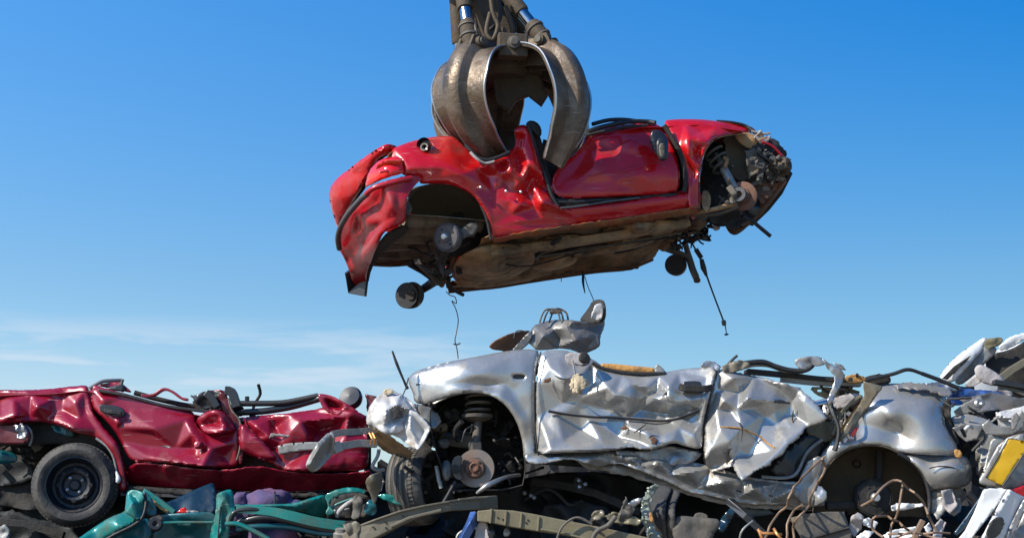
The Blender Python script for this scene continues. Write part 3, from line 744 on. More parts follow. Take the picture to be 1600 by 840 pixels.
tube('steering_rod', [S(682, 728, .12), S(686, 750, .1), S(690, 762, .1)], .014, 'grey_rail', silver, 10, 1)
clutter('engine_remains', S, [(650, 635), (690, 628), (720, 640), (700, 700), (700, 760), (660, 740), (640, 690)], 'dark_grime_shade', silver, 60, (.05, .16), (.15, .5), 88)
clutter('suspension_remains', S, [(760, 640), (800, 650), (812, 700), (810, 760), (770, 770), (760, 700)], 'dark_grime_shade', silver, 34, (.04, .14), (.2, .5), 89)
clutter('loose_brackets', S, [(775, 690), (812, 680), (816, 745), (780, 760)], 'dusty_grey', silver, 12, (.03, .09), (.15, .35), 90)
# lower torn metal ahead of the sill
sheet('torn_splash_guard', S, [(650, 632), (672, 636), (683, 645), (690, 658), (680, 668), (668, 672), (660, 655)], 'silver_dirty', silver, off=.1, s=3.5, soft=0, crumple=((10, .03),), seed=17, jag=1)

# --- crumpled front corner, white-scuffed
sheet('front_bumper_corner', S, [(600, 612), (612, 612), (626, 615), (640, 624), (650, 636), (653, 648), (642, 662), (628, 673), (612, 680), (600, 676), (588, 668), (574, 664), (573, 650), (578, 636), (588, 620)], 'scuffed_white', silver,
      off=-.12, s=2.8, soft=1, seed=95, solid=.008,
      bend=[(500, 500, 0), (760, 500, 0), (500, 800, 0), (760, 800, 0), (600, 612, .12), (625, 616, .10), (592, 630, .03), (605, 640, -.06), (620, 632, -.03), (617, 648, .05), (628, 645, .06), (640, 640, .0), (575, 660, .05), (600, 665, -.04), (625, 665, -.02), (640, 655, .05), (650, 645, .1)],
      crumple=((13, .03), (8, .02)), roll=(5, .03), jag=.8, relax=0)
sheet('bumper_gash', S, [(612, 641), (619, 634), (625, 640), (632, 637), (627, 645), (630, 652), (621, 652), (614, 655), (616, 647)], 'dark_grime_shade', silver, off=-.165, s=2.5, soft=0, jag=1.2, crumple=((6, .01),))
sheet('front_bumper_fold', S, [(641, 640), (652, 644), (664, 656), (673, 668), (668, 680), (660, 694), (654, 703), (640, 697), (624, 684), (612, 678), (628, 670), (636, 655)], 'scuffed_white', silver, off=-.14, s=2.8, soft=0, seed=96, solid=.006,
      bend=[(500, 500, 0), (760, 500, 0), (500, 800, 0), (760, 800, 0), (641, 642, .0), (655, 665, .05), (662, 675, .07), (650, 690, -.03), (630, 680, .05), (640, 668, -.03), (670, 668, .0), (654, 700, -.05)], crumple=((10, .01),), jag=.5)
sheet('bumper_underside', S, [(576, 664), (590, 670), (610, 682), (632, 697), (645, 707), (638, 722), (620, 713), (600, 703), (585, 690)], 'mud_underbody', silver, off=-.02, s=4, soft=0, crumple=((12, .02),), seed=97, jag=.8,
      ctrl=[(590, 668, -.08), (620, 690, -.08), (590, 690, .25), (635, 720, .25)])
sheet('foam_scrap', S, [(598, 612), (602, 607), (612, 608), (618, 612), (610, 616), (602, 617)], 'cream_foam', silver, off=-.06, s=2, jag=1, crumple=((5, .015),), solid=.02)
for i in range(2): tube('bent_clip', [S(577 + 5 * i, 676, -.1), S(581 + 5 * i, 684, -.12), S(579 + 5 * i, 694, -.1)], .006, 'copper_wire', silver, 5, 1)
tube('bumper_strut', [S(592, 702, .0), S(590, 712, -.02), S(582, 728, -.03), S(590, 734, -.02), S(600, 733, .0)], .012, 'grey_rail', silver, 8)
tube('wiper_arm', [S(613, 548, .05), S(620, 568, .05), S(630, 592, .06), S(637, 607, .08)], .008, 'black_plastic', silver, 6, radii=[.006, .011, .008, .012])
tube('washer_hose', [S(638, 590, .08), S(634, 606, .05), S(628, 620, .04)], .004, 'black_rubber', silver, 5)

# --- flattened roof line
bar('foam_padding', [S(938, 573, .10), S(960, 574, .1), S(990, 577, .08), S(1022, 580, .08)], .07, .042, 'amber_foam', silver, bevel=.014, smooth_n=3)
bar('roof_rail_strip', [S(925, 566, .05), S(945, 576, .05), S(990, 583, .05), S(1040, 583, .05)], .03, .018, 'black_rubber', silver, smooth_n=4)
sheet('roof_bracket', S, [(1024, 569), (1030, 570), (1040, 580), (1040, 584), (1022, 584)], 'grey_rail', silver, off=.06, s=3, solid=.02)
sheet('crumpled_pillar_top', S, [(1094, 572), (1100, 565), (1110, 563), (1118, 567), (1126, 570), (1125, 580), (1110, 578), (1098, 578)], 'bare_steel', silver, off=.02, s=2.5, crumple=((7, .03),), seed=7, jag=1)
sheet('roof_tear', S, [(1124, 574), (1140, 566), (1158, 562), (1172, 566), (1168, 574), (1152, 580), (1138, 584)], 'beige_rail', silver, off=.0, s=2.6, crumple=((8, .03),), seed=11, jag=1)
tube('window_seal', [S(1140, 572, .02), S(1165, 567, .02), S(1192, 565, .03), S(1212, 572, .04), S(1235, 578, .04), S(1258, 578, .03), S(1270, 570, .03)], .016, 'black_rubber', silver, 8)
tube('window_seal', [S(1150, 578, .05), S(1175, 571, .05), S(1200, 571, .06), S(1225, 579, .06), S(1255, 581, .06)], .011, 'grey_rail', silver, 6)
tube('antenna_stub', [S(1138, 568, .04), S(1146, 560, .04), S(1152, 555, .04)], .010, 'black_plastic', silver, 6, 1)
bar('roof_edge', [S(1165, 580, .10), S(1220, 585, .12), S(1280, 592, .12), S(1330, 594, .1)], .10, .026, 'dark_grime_shade', silver, smooth_n=4)
bar('roof_edge', [S(1220, 592, .16), S(1280, 598, .15), S(1345, 600, .12)], .08, .03, 'grey_rail', silver, smooth_n=3)
sheet('headlining_strip', S, [(1262, 604), (1290, 604), (1345, 608), (1340, 620), (1310, 626), (1280, 620)], 'olive_rail', silver, off=.16, s=4, crumple=((14, .02),), seed=13, holes=[[(1277, 608), (1284, 608), (1284, 612), (1277, 612)], [(1322, 610), (1328, 610), (1328, 614), (1322, 614)]])
sheet('torn_roof_flap', S, [(1240, 562), (1252, 558), (1268, 556), (1282, 557), (1290, 566), (1286, 571), (1270, 572), (1256, 578), (1246, 574)], 'bare_steel', silver, off=.02, s=3, crumple=((11, .025),), seed=14, jag=.4)
sheet('hanging_strip', S, [(1284, 560), (1294, 566), (1312, 575), (1320, 585), (1316, 598), (1308, 612), (1302, 626), (1296, 634), (1292, 626), (1298, 610), (1304, 596), (1302, 584), (1292, 574)], 'bare_steel', silver, off=-.04, s=3, soft=0, crumple=((10, .03),), seed=15, jag=.6)
sheet('strip_splinter', S, [(1302, 566), (1316, 570), (1322, 578), (1312, 577)], 'bare_steel', silver, off=-.02, s=3, soft=0)
sheet('rolled_lining', S, [(1300, 622), (1320, 616), (1340, 614), (1350, 620), (1338, 630), (1318, 638), (1300, 636)], 'trim_fabric', silver, off=.08, s=3.5, crumple=((11, .03),), seed=16, solid=.02)
sheet('boot_edge_tear', S, [(1318, 588), (1335, 584), (1348, 586), (1354, 594), (1340, 598), (1325, 597)], 'amber_foam', silver, off=.06, s=3, crumple=((8, .02),), seed=17, jag=.8)
sheet('quarter_inner_panel', S, [(1258, 662), (1285, 655), (1305, 662), (1312, 676), (1296, 690), (1275, 690), (1262, 680)], 'olive_rail', silver, off=.10, s=4, crumple=((12, .03),), seed=18)
for i, q in enumerate([[(1300, 680), (1312, 650), (1330, 628), (1345, 618)], [(1312, 676), (1330, 650), (1350, 622)], [(1290, 648), (1300, 630), (1310, 622)]]):
    bar('pillar_brace', [S(x, y, .04 + .03 * i) for x, y in q], .045, .02, ['olive_rail', 'amber_foam', 'grey_rail'][i], silver, smooth_n=3)
tube('seat_belt', [S(1296, 628, .0), S(1302, 646, -.03), S(1310, 668, -.05), S(1308, 690, -.05), S(1304, 703, -.05)], .012, 'black_rubber', silver, 6, radii=[.02, .016, .012, .014, .018])
clutter('roof_remains', S, [(1290, 600), (1345, 605), (1330, 660), (1290, 690), (1280, 650)], 'dark_grime_shade', silver, 30, (.04, .13), (.1, .3), 91)
clutter('torn_brackets', S, [(1288, 620), (1340, 620), (1320, 665), (1290, 680)], 'bare_steel', silver, 14, (.03, .1), (.05, .2), 92)
tube('loose_hose', [S(1338, 598, .1), S(1360, 592, .1), S(1395, 584, .1), S(1418, 577, .1), S(1440, 583, .12), S(1468, 594, .14), S(1498, 606, .15)], .012, 'black_rubber', silver, 8)
sheet('speaker_tray', S, [(1345, 592), (1362, 585), (1382, 584), (1392, 590), (1390, 600), (1370, 601), (1350, 600)], 'dark_grime_shade', silver, off=.14, s=4, crumple=((12, .015),), solid=.02)
# inside of the torn rear side: dark plate with the window glass rubber
sheet('rear_window_opening', S, [(1200, 740), (1215, 718), (1240, 694), (1262, 676), (1290, 690), (1280, 710), (1268, 735), (1256, 752)], 'black_plastic', silver, off=.07, s=6, crumple=((30, .015),), seed=19)
tube('window_rubber', [S(1190, 744, .0), S(1225, 746, .0), S(1245, 738, .01), S(1262, 705, .02), S(1285, 686, .04)], .010, 'grey_rail', silver, 6)
sheet('rear_sill_corner', S, [(1252, 740), (1262, 720), (1278, 712), (1288, 716), (1282, 740), (1275, 770), (1270, 792), (1252, 784), (1238, 770), (1225, 760), (1245, 757)], 'silver_dirty', silver, off=.0, s=4, soft=0, crumple=((20, .025),), relax=0, seed=20)
# light cluster opening at the rear and scuffs on the arch
sheet('tail_lamp_opening', S, [(1479, 620), (1487, 626), (1485, 650), (1490, 672), (1500, 690), (1494, 696), (1480, 675), (1474, 650), (1474, 632)], 'dark_grime_shade', silver, off=.07, s=3, crumple=((8, .03),), seed=22)
for i, ol in enumerate([[(1308, 697), (1313, 689), (1316, 695), (1311, 701)], [(1317, 688), (1321, 679), (1325, 686), (1320, 692)], [(1327, 684), (1333, 676), (1334, 686)]]):
    sheet('paint_scuff', S, ol, 'white_paint', silver, off=-.012, s=3, soft=0, solid=.002)
sheet('paint_scuff', S, [(1329, 676), (1336, 667), (1341, 668), (1337, 678), (1332, 683)], 'tail_lens', silver, off=-.014, s=3, soft=0, solid=.002, jag=.6)
# rear drum brake on its trailing arm
def drum(plane, cx, cy, off, r, parent, axis, m='drum_grey', bright=True, name='brake_drum', depth=.07):
    c = plane(cx, cy, off)
    d = lathe(name, c, axis, [(0, -depth), (r * .97, -depth), (r, -depth * .9), (r, -.01), (r * .96, .0), (r * .93, -.004), (r * .86, .004), (r * .84, .0), (r * .42, .006), (r * .38, .014), (0, .014)], m, parent, 48)
    if bright: lathe('hub_cap', c + Vector(axis).normalized() * .012, axis, [(0, 0), (r * .24, 0), (r * .23, .026), (r * .17, .036), (0, .038)], 'hub_bright', d, 24)
    ax = Vector(axis).normalized(); u = ax.cross(Vector((0, 0, 1))).normalized(); v = ax.cross(u)
    for i in range(4):
        a = .5 + i * math.pi / 2
        lathe('wheel_bolt_hole', c + ax * .006 + (u * math.cos(a) + v * math.sin(a)) * r * .6, axis, [(0, 0), (.009, 0), (.008, .003), (0, .003)], 'dark_grime_shade', d, 10)
    return d
drum(S, 1366, 777, .14, .122, silver, (.1, -1, 0.0), 'dark_grime_shade')  # shadow of the arch put into the drum's dark colour
bar('trailing_arm', [S(1290, 790, .2), S(1330, 788, .2), S(1362, 780, .22)], .06, .05, 'dark_grime_shade', silver, bevel=.012)
tube('rear_damper', [S(1372, 760, .26), S(1374, 730, .26), S(1374, 704, .26)], .03, 'dark_grime_shade', silver, 12, 1)
lathe('arch_grommet', S(1339, 724, .36), (0, -1, 0), [(.018, 0), (.024, .006), (.028, 0)], 'dark_grime_shade', silver, 18)

# ------------------------------------------------------------------ crumpled piece resting on its bonnet
C = Plane(9.0, 0.0)
chunk = thing('crumpled_metal_piece', C(880, 550, .2), 'grey crumpled wing piece with an upright curled ear resting on the silver bonnet', 'scrap metal')
sheet('folded_panel', C, [(833, 509), (850, 503), (868, 500), (890, 500), (910, 502), (926, 504), (938, 500), (945, 499), (943, 512), (937, 527), (938, 540), (928, 546), (914, 552), (909, 553), (896, 546), (878, 543), (860, 545), (840, 547), (832, 541), (824, 534), (828, 522)], 'dull_sheet', chunk,
      s=3.2, seed=101, solid=.008, bend=[(700, 400, 0), (1000, 400, 0), (700, 620, 0), (1000, 620, 0), (835, 512, .05), (850, 505, .08), (848, 525, -.04), (865, 515, .02), (875, 530, .04), (885, 512, -.03), (900, 530, -.06), (915, 512, .02), (930, 525, .03), (910, 550, .05), (870, 543, .02), (838, 543, .04), (942, 505, .1)],
      crumple=((14, .008), (6, .003)), roll=(5, .02), jag=.4, relax=0, bend_k=1.3)
sheet('curled_ear', C, [(905, 501), (913, 490), (921, 480), (925, 471), (933, 468), (942, 468), (946, 476), (947, 488), (944, 502), (932, 505), (918, 504)], 'dark_grime_shade', chunk, off=.04, s=3, solid=.012, crumple=((12, .015),), seed=102, ctrl=[(905, 501, .1), (925, 480, .05), (942, 470, .0), (945, 500, -.03)])
sheet('foil_lining', C, [(922, 497), (927, 484), (930, 476), (940, 472), (943, 484), (941, 498), (932, 500)], 'scuffed_white', chunk, off=.0, s=2.2, solid=.006, crumple=((6, .02),), seed=103, jag=.6)
sheet('bent_flap', C, [(763, 544), (769, 535), (783, 527), (800, 520), (815, 517), (830, 516), (822, 528), (812, 540), (803, 549), (785, 548)], 'rusty_steel', chunk, off=.15, s=3.5, solid=.01, crumple=((14, .02),), seed=104, ctrl=[(763, 544, -.1), (830, 516, .1), (800, 549, .1)])
sheet('ribbed_strip', C, [(799, 548), (808, 538), (818, 527), (830, 515), (833, 519), (829, 533), (822, 541), (810, 549)], 'dull_sheet', chunk, off=.04, s=2.6, solid=.008, crumple=((5, .012, 3, .9),), seed=105)
for i, (a, b, c) in enumerate([(843, 858, 867), (849, 863, 872), (858, 872, 880)]):
    tube('wire_loop', [C(a, 504, .02 * i), C(a + 4, 492, .02 * i), C((a + b) / 2 + 2, 484 - (i == 2) * 1, .02 * i), C(b + 4, 483, .03 * i), C(c + 5, 489, .03 * i), C(c + 8, 501, .03 * i)], .0065, 'dusty_grey', chunk, 6)
bar('loop_clip', [C(859, 488, .03), C(878, 487, .03)], .02, .02, 'rusty_steel', chunk)
tube('thin_wire', [C(803, 528, .05), C(805, 519, .03), C(812, 516, .04), C(822, 518, .05)], .004, 'dusty_grey', chunk, 5)

# dirt splashes and rub marks with a shape of their own on the silver skin
for i, (ol, of) in enumerate([([(1016, 684), (1022, 681), (1028, 688), (1026, 694), (1018, 692)], -.075), ([(850, 592), (862, 590), (858, 597), (848, 598)], -.03), ([(966, 668), (976, 664), (984, 669), (974, 672)], -.02)]):
    sheet('rust_scar', S, ol, 'rusty_steel', fd, off=of, s=2, soft=0, solid=.002, jag=1.2, seed=700 + i)
tube('door_shut_line', [S(845, 550, .02), S(838, 572, -.005), S(835, 600, -.01), S(835, 650, -.01), S(838, 690, .0), S(841, 712, .01)], .006, 'black_rubber', silver, 6)

for par, q in [(fd, [(1036, 618, -.10), (1042, 612, -.06), (1046, 604, -.09)]), (fd, [(990, 676, -.06), (1002, 668, -.05), (1012, 660, -.03)]), (fd, [(1013, 684, -.1), (1020, 680, -.1), (1030, 682, -.1)]),
               (rd, [(1150, 655, -.07), (1160, 668, -.10), (1158, 690, -.06)]), (rd, [(1240, 640, .0), (1238, 655, -.01), (1244, 668, -.01)]), (fd, [(866, 586, -.06), (880, 592, -.09), (892, 590, -.08)])]:
    tube('crease_crack', [S(*k) for k in q], .004, 'dark_grime_shade', par, 5, 3, radii=[.001, .006, .003, .001])
mat('sill_rust', (0.36, 0.14, 0.04), 0.7, 0.1, 0.0, dirt=(0.16, 0.10, 0.055), dirt_amt=0.6, dirt_scale=4, bump=0.8, bump_scale=20, tint=(0.30, 0.03, 0.02), tint_amt=.45)
mat('lens_pale', (0.90, 0.07, 0.035), 0.12, 0.0, 1.0)
# ------------------------------------------------------------------ red car held by the grab
RC = Plane(11.22, 0.27)
red = thing('crushed_car', RC(930, 350, .7), 'bright red crushed hatchback hanging in mid-air from the grab, seen from below', 'car')
DX, DY = -38.0, 66.0          # one metre across the car moves this far in the picture
def un(x, y, w, lift=0.0): return RC(x + DX * w, y + DY * w - lift, w)

# --- underbody: floor between near and far sills
near_line = [(762, 372), (800, 368), (850, 362), (900, 354), (950, 347), (1000, 340), (1050, 332), (1092, 326)]
far_line = [(700, 453), (740, 449), (780, 445), (830, 437), (880, 429), (930, 422), (985, 417), (1020, 402)]
ruled('floor_pan', [RC(x, y - 2, .03) for x, y in near_line], [RC(x, y, 1.38) for x, y in far_line], 'mud_underbody', red, nv=40,
      crumple=((.6, .08, 1.8, .5), (.25, .045, 1.6), (.09, .012)), seed=9, s_m=.035)
# long swages, exhaust tunnel and box members of the floor
def ubar(name, pts, w, h, material, ch=False, bevel=.01):
    return bar(name, [un(x, y, k, .0) - Vector((0, 0, dz)) for x, y, k, dz in pts], w, h, material, red, smooth_n=3, bevel=bevel)
ubar('floor_member', [(775, 371, .28, .03), (880, 358, .26, .035), (980, 344, .25, .035), (1085, 328, .25, .02)], .10, .07, 'mud_underbody')
for k, (ol, o0, o1, m_) in enumerate([
    ([(842, 372), (870, 366), (905, 364), (920, 372), (900, 384), (862, 390), (838, 384)], .18, .42, 'mud_underbody'),
    ([(900, 384), (960, 372), (1010, 366), (1030, 372), (1000, 386), (940, 396), (895, 400)], .5, .8, 'mud_underbody'),
    ([(838, 400), (880, 394), (905, 402), (890, 416), (850, 424), (826, 418)], .75, 1.0, 'mud_underbody'),
    ([(940, 354), (1000, 345), (1050, 340), (1070, 346), (1030, 358), (970, 366), (930, 366)], .12, .32, 'mud_underbody')]):
    ym = min(p[1] for p in ol); yM = max(p[1] for p in ol)
    sheet('floor_pressing', RC, ol, m_, red, s=4, soft=2, seed=180 + k, solid=.015, ctrl=[(p[0], p[1], o0 + (o1 - o0) * (p[1] - ym) / (yM - ym)) for p in ol] + [(sum(p[0] for p in ol) / len(ol), (ym + yM) / 2, (o0 + o1) / 2 - .12)], crumple=((26, .07), (10, .03)), roll=(6, .14))
tube('brake_pipe', [un(790, 370, .42) - Vector((0, 0, .05)), un(880, 358, .44) - Vector((0, 0, .06)), un(980, 343, .42) - Vector((0, 0, .06)), un(1080, 328, .4) - Vector((0, 0, .05))], .009, 'dusty_grey', red, 6)
tube('fuel_line', [un(800, 368, .50) - Vector((0, 0, .05)), un(850, 362, .56) - Vector((0, 0, .09)), un(950, 346, .50) - Vector((0, 0, .05)), un(1090, 326, .5) - Vector((0, 0, .05))], .008, 'dark_grime_shade', red, 6)
tube('dark_strap', [un(880, 358, .12) - Vector((0, 0, .03)), un(856, 361, .38) - Vector((0, 0, .06)), un(858, 361, .5) - Vector((0, 0, .06))], .018, 'black_rubber', red, 8)
# spare-wheel / fuel tank lump between the axle and the sill
sheet('fuel_tank', RC, [(712, 405), (740, 388), (775, 380), (812, 382), (838, 396), (832, 415), (800, 432), (760, 442), (722, 444), (704, 430)], 'mud_underbody', red, s=4, soft=2, seed=111, solid=.02,
      ctrl=[(712, 410, .55), (775, 382, .15), (838, 400, .35), (800, 430, .95), (722, 442, 1.2), (770, 412, .42)], crumple=((22, .05), (9, .015)), roll=(9, .12))
ruled('far_sill', [RC(x, y - 4, 1.36) for x, y in far_line], [RC(x + 1, y + 5, 1.42) for x, y in far_line], 'rusty_steel', red, nv=4, crumple=((.12, .02),), seed=4, s_m=.04)
# torn lower lip hanging under the far sill
sheet('torn_floor_edge', RC, [(695, 440), (760, 434), (840, 424), (930, 410), (1000, 402), (1018, 403), (1002, 409), (996, 419), (975, 418), (960, 422), (925, 421), (905, 427), (880, 428), (850, 436), (820, 437), (800, 441), (770, 443), (740, 450), (700, 456)], 'rusty_steel', red,
      off=1.33, s=4, soft=0, crumple=((14, .03),), seed=112, jag=1.4)

# --- boot floor with ribs behind the rear bumper
ruled('boot_floor', [RC(x, y, .10) for x, y in [(640, 335), (690, 338), (762, 345)]], [RC(x, y, 1.35) for x, y in [(574, 412), (625, 410), (690, 425)]], 'boot_floor_paint', red, nv=44,
      crumple=((.3, .02), (.1, .006)), ribs=(6, .035, 'v'), seed=13, s_m=.035)
bar('rear_panel_edge', [RC(574, 410, 1.3), RC(610, 412, 1.3), RC(650, 410, 1.25), RC(668, 418, 1.2)], .05, .05, 'rusty_steel', red, smooth_n=3)
tube('exhaust_hook', [RC(612, 411, 1.2), RC(614, 415, 1.2), RC(625, 415, 1.2), RC(626, 411, 1.2)], .008, 'dark_grime_shade', red, 6, 1)
sheet('axle_well', RC, [(700, 330), (764, 335), (768, 374), (745, 392), (715, 402), (690, 398), (690, 360)], 'dark_grime_shade', red, off=.45, s=6, crumple=((20, .06),), seed=114)
# --- rear arch
ra = chaikin([(634, 350), (633, 325), (640, 306), (652, 293), (668, 288), (690, 287), (712, 290), (730, 298), (745, 311), (755, 328), (762, 348), (766, 374)], 1, False)
arch_shell(RC, ra, .03, .42, 'liner_olive', red, seed=121, back=False)
sheet('inner_arch_wall', RC, [(638, 298), (655, 290), (690, 287), (720, 293), (745, 312), (757, 335), (758, 352), (740, 350), (700, 345), (655, 338), (637, 330)], 'liner_olive', red, off=.32, s=5,
      crumple=((30, .03), (9, .008)), seed=122, ctrl=[(640, 300, 0), (700, 288, -.05), (700, 345, .25), (750, 340, .1)])
tube('wheel_arch_edge', [RC(x, y, .01) for x, y in [(712, 290), (730, 298), (745, 311), (755, 328), (762, 348), (767, 374)]], .013, 'dark_grime_shade', red, 8)
# rear axle
d1 = drum(RC, 697, 370, .10, .118, red, (-.42, -.9, -.12), 'drum_grey')
tr = bar('trailing_arm', [RC(705, 375, .25), RC(725, 362, .2), RC(742, 350, .18)], .09, .07, 'dusty_grey', red, bevel=.02)
sheet('axle_bracket', RC, [(718, 362), (728, 352), (741, 347), (748, 352), (744, 366), (730, 370), (722, 374)], 'dusty_grey', red, off=.1, s=4, crumple=((9, .02),), solid=.03, seed=123)
tube('axle_beam', [RC(705, 372, .2), RC(690, 405, .6), RC(683, 432, 1.1), RC(672, 444, 1.35), RC(645, 461, 1.45)], .042, 'dark_grime_shade', red, 12, radii=[.04, .045, .05, .04, .03])
tube('rear_damper', [RC(640, 411, 1.0), RC(660, 422, 1.1), RC(686, 441, 1.2)], .034, 'dark_grime_shade', red, 10, 1)
tube('rear_damper', [RC(650, 408, .7), RC(668, 425, .9), RC(690, 445, 1.0)], .022, 'dusty_grey', red, 10, 1)
tube('axle_link', [RC(712, 398, .5), RC(700, 425, .9), RC(690, 445, 1.2)], .026, 'rusty_steel', red, 8, 1)
tube('hand_brake_cable', [RC(672, 398, .3), RC(690, 385, .25), RC(705, 392, .3), RC(735, 378, .2)], .007, 'dark_grime_shade', red, 6)
d2 = drum(RC, 641, 462, 1.42, .115, red, (.42, .9, .1), 'black_rubber', False)
lathe('drum_backplate', RC(645, 461, 1.36), (-.42, -.9, -.12), [(0, 0), (.115, 0), (.118, .012), (.05, .02), (.045, .05), (0, .05)], 'dark_grime_shade', d2, 36)
clutter('rear_axle_remains', RC, [(672, 375), (740, 370), (735, 400), (700, 440), (672, 425)], 'dark_grime_shade', red, 30, (.05, .16), (.3, 1.0), 124)

# --- rear wing (near side)
rwing = [(604, 251), (607, 240), (613, 233), (630, 226), (652, 219), (680, 214), (704, 213), (713, 217), (722, 226), (735, 237), (742, 243), (748, 249), (762, 252), (778, 247), (790, 240), (800, 236), (806, 226), (805, 213), (803, 202), (812, 196), (822, 196),
         (826, 204), (832, 220), (838, 240), (845, 262), (852, 285), (858, 305), (868, 322), (900, 323), (960, 317), (1010, 309), (1060, 303), (1080, 300), (1096, 300), (1094, 322), (1050, 331), (1000, 339), (950, 345), (900, 352), (850, 359), (800, 368), (767, 373),
         (765, 356), (758, 331), (745, 311), (729, 298), (711, 290), (690, 286), (664, 287), (655, 286), (658, 276), (630, 274), (628, 268), (626, 250)]
rw_bend = [(550, 150, 0), (1150, 150, 0), (550, 420, 0), (1150, 420, 0),
    (640, 230, -.0), (700, 216, .02), (740, 244, .06), (640, 262, -.05), (700, 262, -.05), (720, 272, -.055), (655, 282, -.0), (735, 290, -.03),
    (705, 240, .0), (722, 235, .05), (745, 262, -.01), (760, 275, .06), (748, 282, -.02), (768, 258, -.04), (785, 255, .05), (795, 248, -.03), (806, 240, .05), (818, 232, -.05), (812, 215, .03), (822, 205, -.05),
    (780, 272, .01), (798, 266, -.05), (790, 285, .05), (810, 260, .04), (826, 255, -.05), (815, 280, -.02), (832, 278, .05), (800, 300, .03), (822, 298, .06), (840, 300, -.03), (848, 315, -.07), (845, 327, -.02), (835, 322, .02), (815, 318, -.03), (790, 312, .01), (770, 300, .02),
    (770, 330, .0), (800, 335, .01), (850, 342, .0), (770, 352, -.01), (860, 330, .0), (900, 335, .0), (1000, 322, .0), (900, 348, .03), (1000, 334, .03), (1080, 310, .0), (1090, 322, .03)]
wing = sheet('rear_wing', RC, rwing, 'red_paint', red, s=2.8, soft=1, seed=131, solid=.01, bend=rw_bend, roll=(5, .04),
      crumple=((18, .022), (12.6, .008)), relax=1, bend_k=1.25, damp=lambda V: .10 + .88 * np.exp(-(((V[:, 0] - 815) / 48) ** 2 + ((V[:, 1] - 270) / 60) ** 2)),
      ctrl=[(610, 240, .14), (640, 240, .03), (680, 214, .12), (690, 240, .02), (700, 270, -.02), (690, 287, .0), (760, 300, .0), (800, 330, .0), (850, 350, .04), (770, 370, .04), (1000, 320, .0), (1090, 318, .03), (820, 200, .05)],
      holes=[[(653, 229), (658, 223), (668, 222), (677, 226), (676, 232), (668, 236), (658, 235)]])
lathe('fuel_filler', RC(665, 229, .06), (-.3, -.95, .1), [(.058, .055), (.052, .0), (.034, -.005), (.031, .012), (.022, .014), (.02, -.02), (0, -.02)], 'black_plastic', wing, 28)
lathe('fuel_pipe_neck', RC(664, 231, .02), (-.3, -.95, .1), [(.022, .02), (.034, .022), (.036, .012), (.022, .008)], 'beige_rail', wing, 20)
for x, y in [(751, 293), (791, 299), (814, 300)]:
    lathe('trim_clip', RC(x, y, -.04), (-.2, -1, 0), [(0, 0), (.012, 0), (.010, .012), (0, .016)], 'hub_bright', wing, 10)
# torn trim lying in the claw bite
tube('window_rubber', [RC(727, 226, .0), RC(738, 238, -.02), RC(748, 247, -.03), RC(762, 250, -.04), (RC(778, 246, -.04)), RC(796, 238, -.03)], .016, 'black_rubber', wing, 8)
tube('window_rubber', [RC(735, 238, -.03), RC(745, 248, -.05), RC(758, 255, -.05), RC(772, 252, -.05)], .012, 'trim_fabric', wing, 6)
# centre pillar: black seal along the torn edge
tube('door_seal', [RC(826, 198, .0), RC(834, 222, .0), RC(842, 248, .0), RC(853, 278, -.0), RC(862, 305, .0), RC(872, 322, .0)], .018, 'black_rubber', red, 8)
sheet('pillar_inner', RC, [(824, 192), (838, 196), (846, 220), (856, 262), (866, 300), (874, 318), (866, 322), (854, 290), (842, 250), (832, 218)], 'dark_grime_shade', red, off=.08, s=4, crumple=((12, .02),), seed=132, jag=.8)
sheet('torn_seal_flap', RC, [(820, 196), (826, 188), (838, 190), (846, 200), (846, 214), (838, 212), (832, 203)], 'black_rubber', red, off=.03, s=3, crumple=((9, .02),), seed=133)

# --- tail lamp
tl = sheet('tail_lamp', RC, [(573, 292), (576, 275), (582, 264), (592, 254), (603, 249), (618, 247), (627, 249), (629, 270), (612, 274), (598, 279), (584, 287)], 'tail_lens', red, s=3, soft=0, solid=.03, seed=134,
      ctrl=[(573, 290, .30), (600, 250, .02), (627, 248, -.02), (628, 270, -.06), (590, 283, .08), (605, 265, -.05)], roll=(4, .03))
sheet('lens_band', RC, [(590, 256), (604, 250), (627, 250), (628, 259), (604, 262), (586, 268)], 'lens_pale', tl, off=-.075, s=3, soft=0, solid=.006, ctrl=[(588, 262, .1), (604, 254, .02), (627, 254, .0)])
sheet('lens_divider', RC, [(592, 268), (628, 262), (629, 265), (593, 271)], 'red_paint_dull', tl, off=-.07, s=3, soft=0, solid=.004)
# --- tailgate, folded and hanging off to the left
sheet('tailgate', RC, [(515, 306), (517, 294), (524, 283), (538, 271), (556, 257), (575, 243), (592, 232), (603, 226), (613, 226), (621, 232), (616, 237), (604, 240), (592, 246), (583, 257), (577, 270), (570, 285), (562, 298), (551, 314), (543, 328), (536, 345), (531, 362), (525, 345), (519, 325)], 'red_paint', red,
      s=3.6, soft=1, seed=135, solid=.018, ctrl=[(515, 305, .95), (540, 270, .62), (575, 243, .28), (610, 228, .10), (620, 232, .22), (590, 248, .2), (570, 285, .42), (550, 315, .72), (531, 360, 1.15), (530, 310, .8)],
      crumple=((34, .03), (14, .008)), roll=(5, .05))
sheet('tailgate_inner_edge', RC, [(604, 229), (614, 226), (622, 231), (624, 236), (612, 240), (600, 245), (590, 256), (582, 272), (572, 292), (560, 308), (548, 328), (538, 350), (531, 366), (533, 348), (545, 318), (560, 296), (572, 276), (582, 254), (594, 242)], 'dark_grime_shade', red, off=.0, s=3.5, soft=1, solid=.02, seed=136,
      ctrl=[(604, 229, .18), (622, 233, .20), (590, 256, .32), (560, 305, .72), (533, 360, 1.2)])
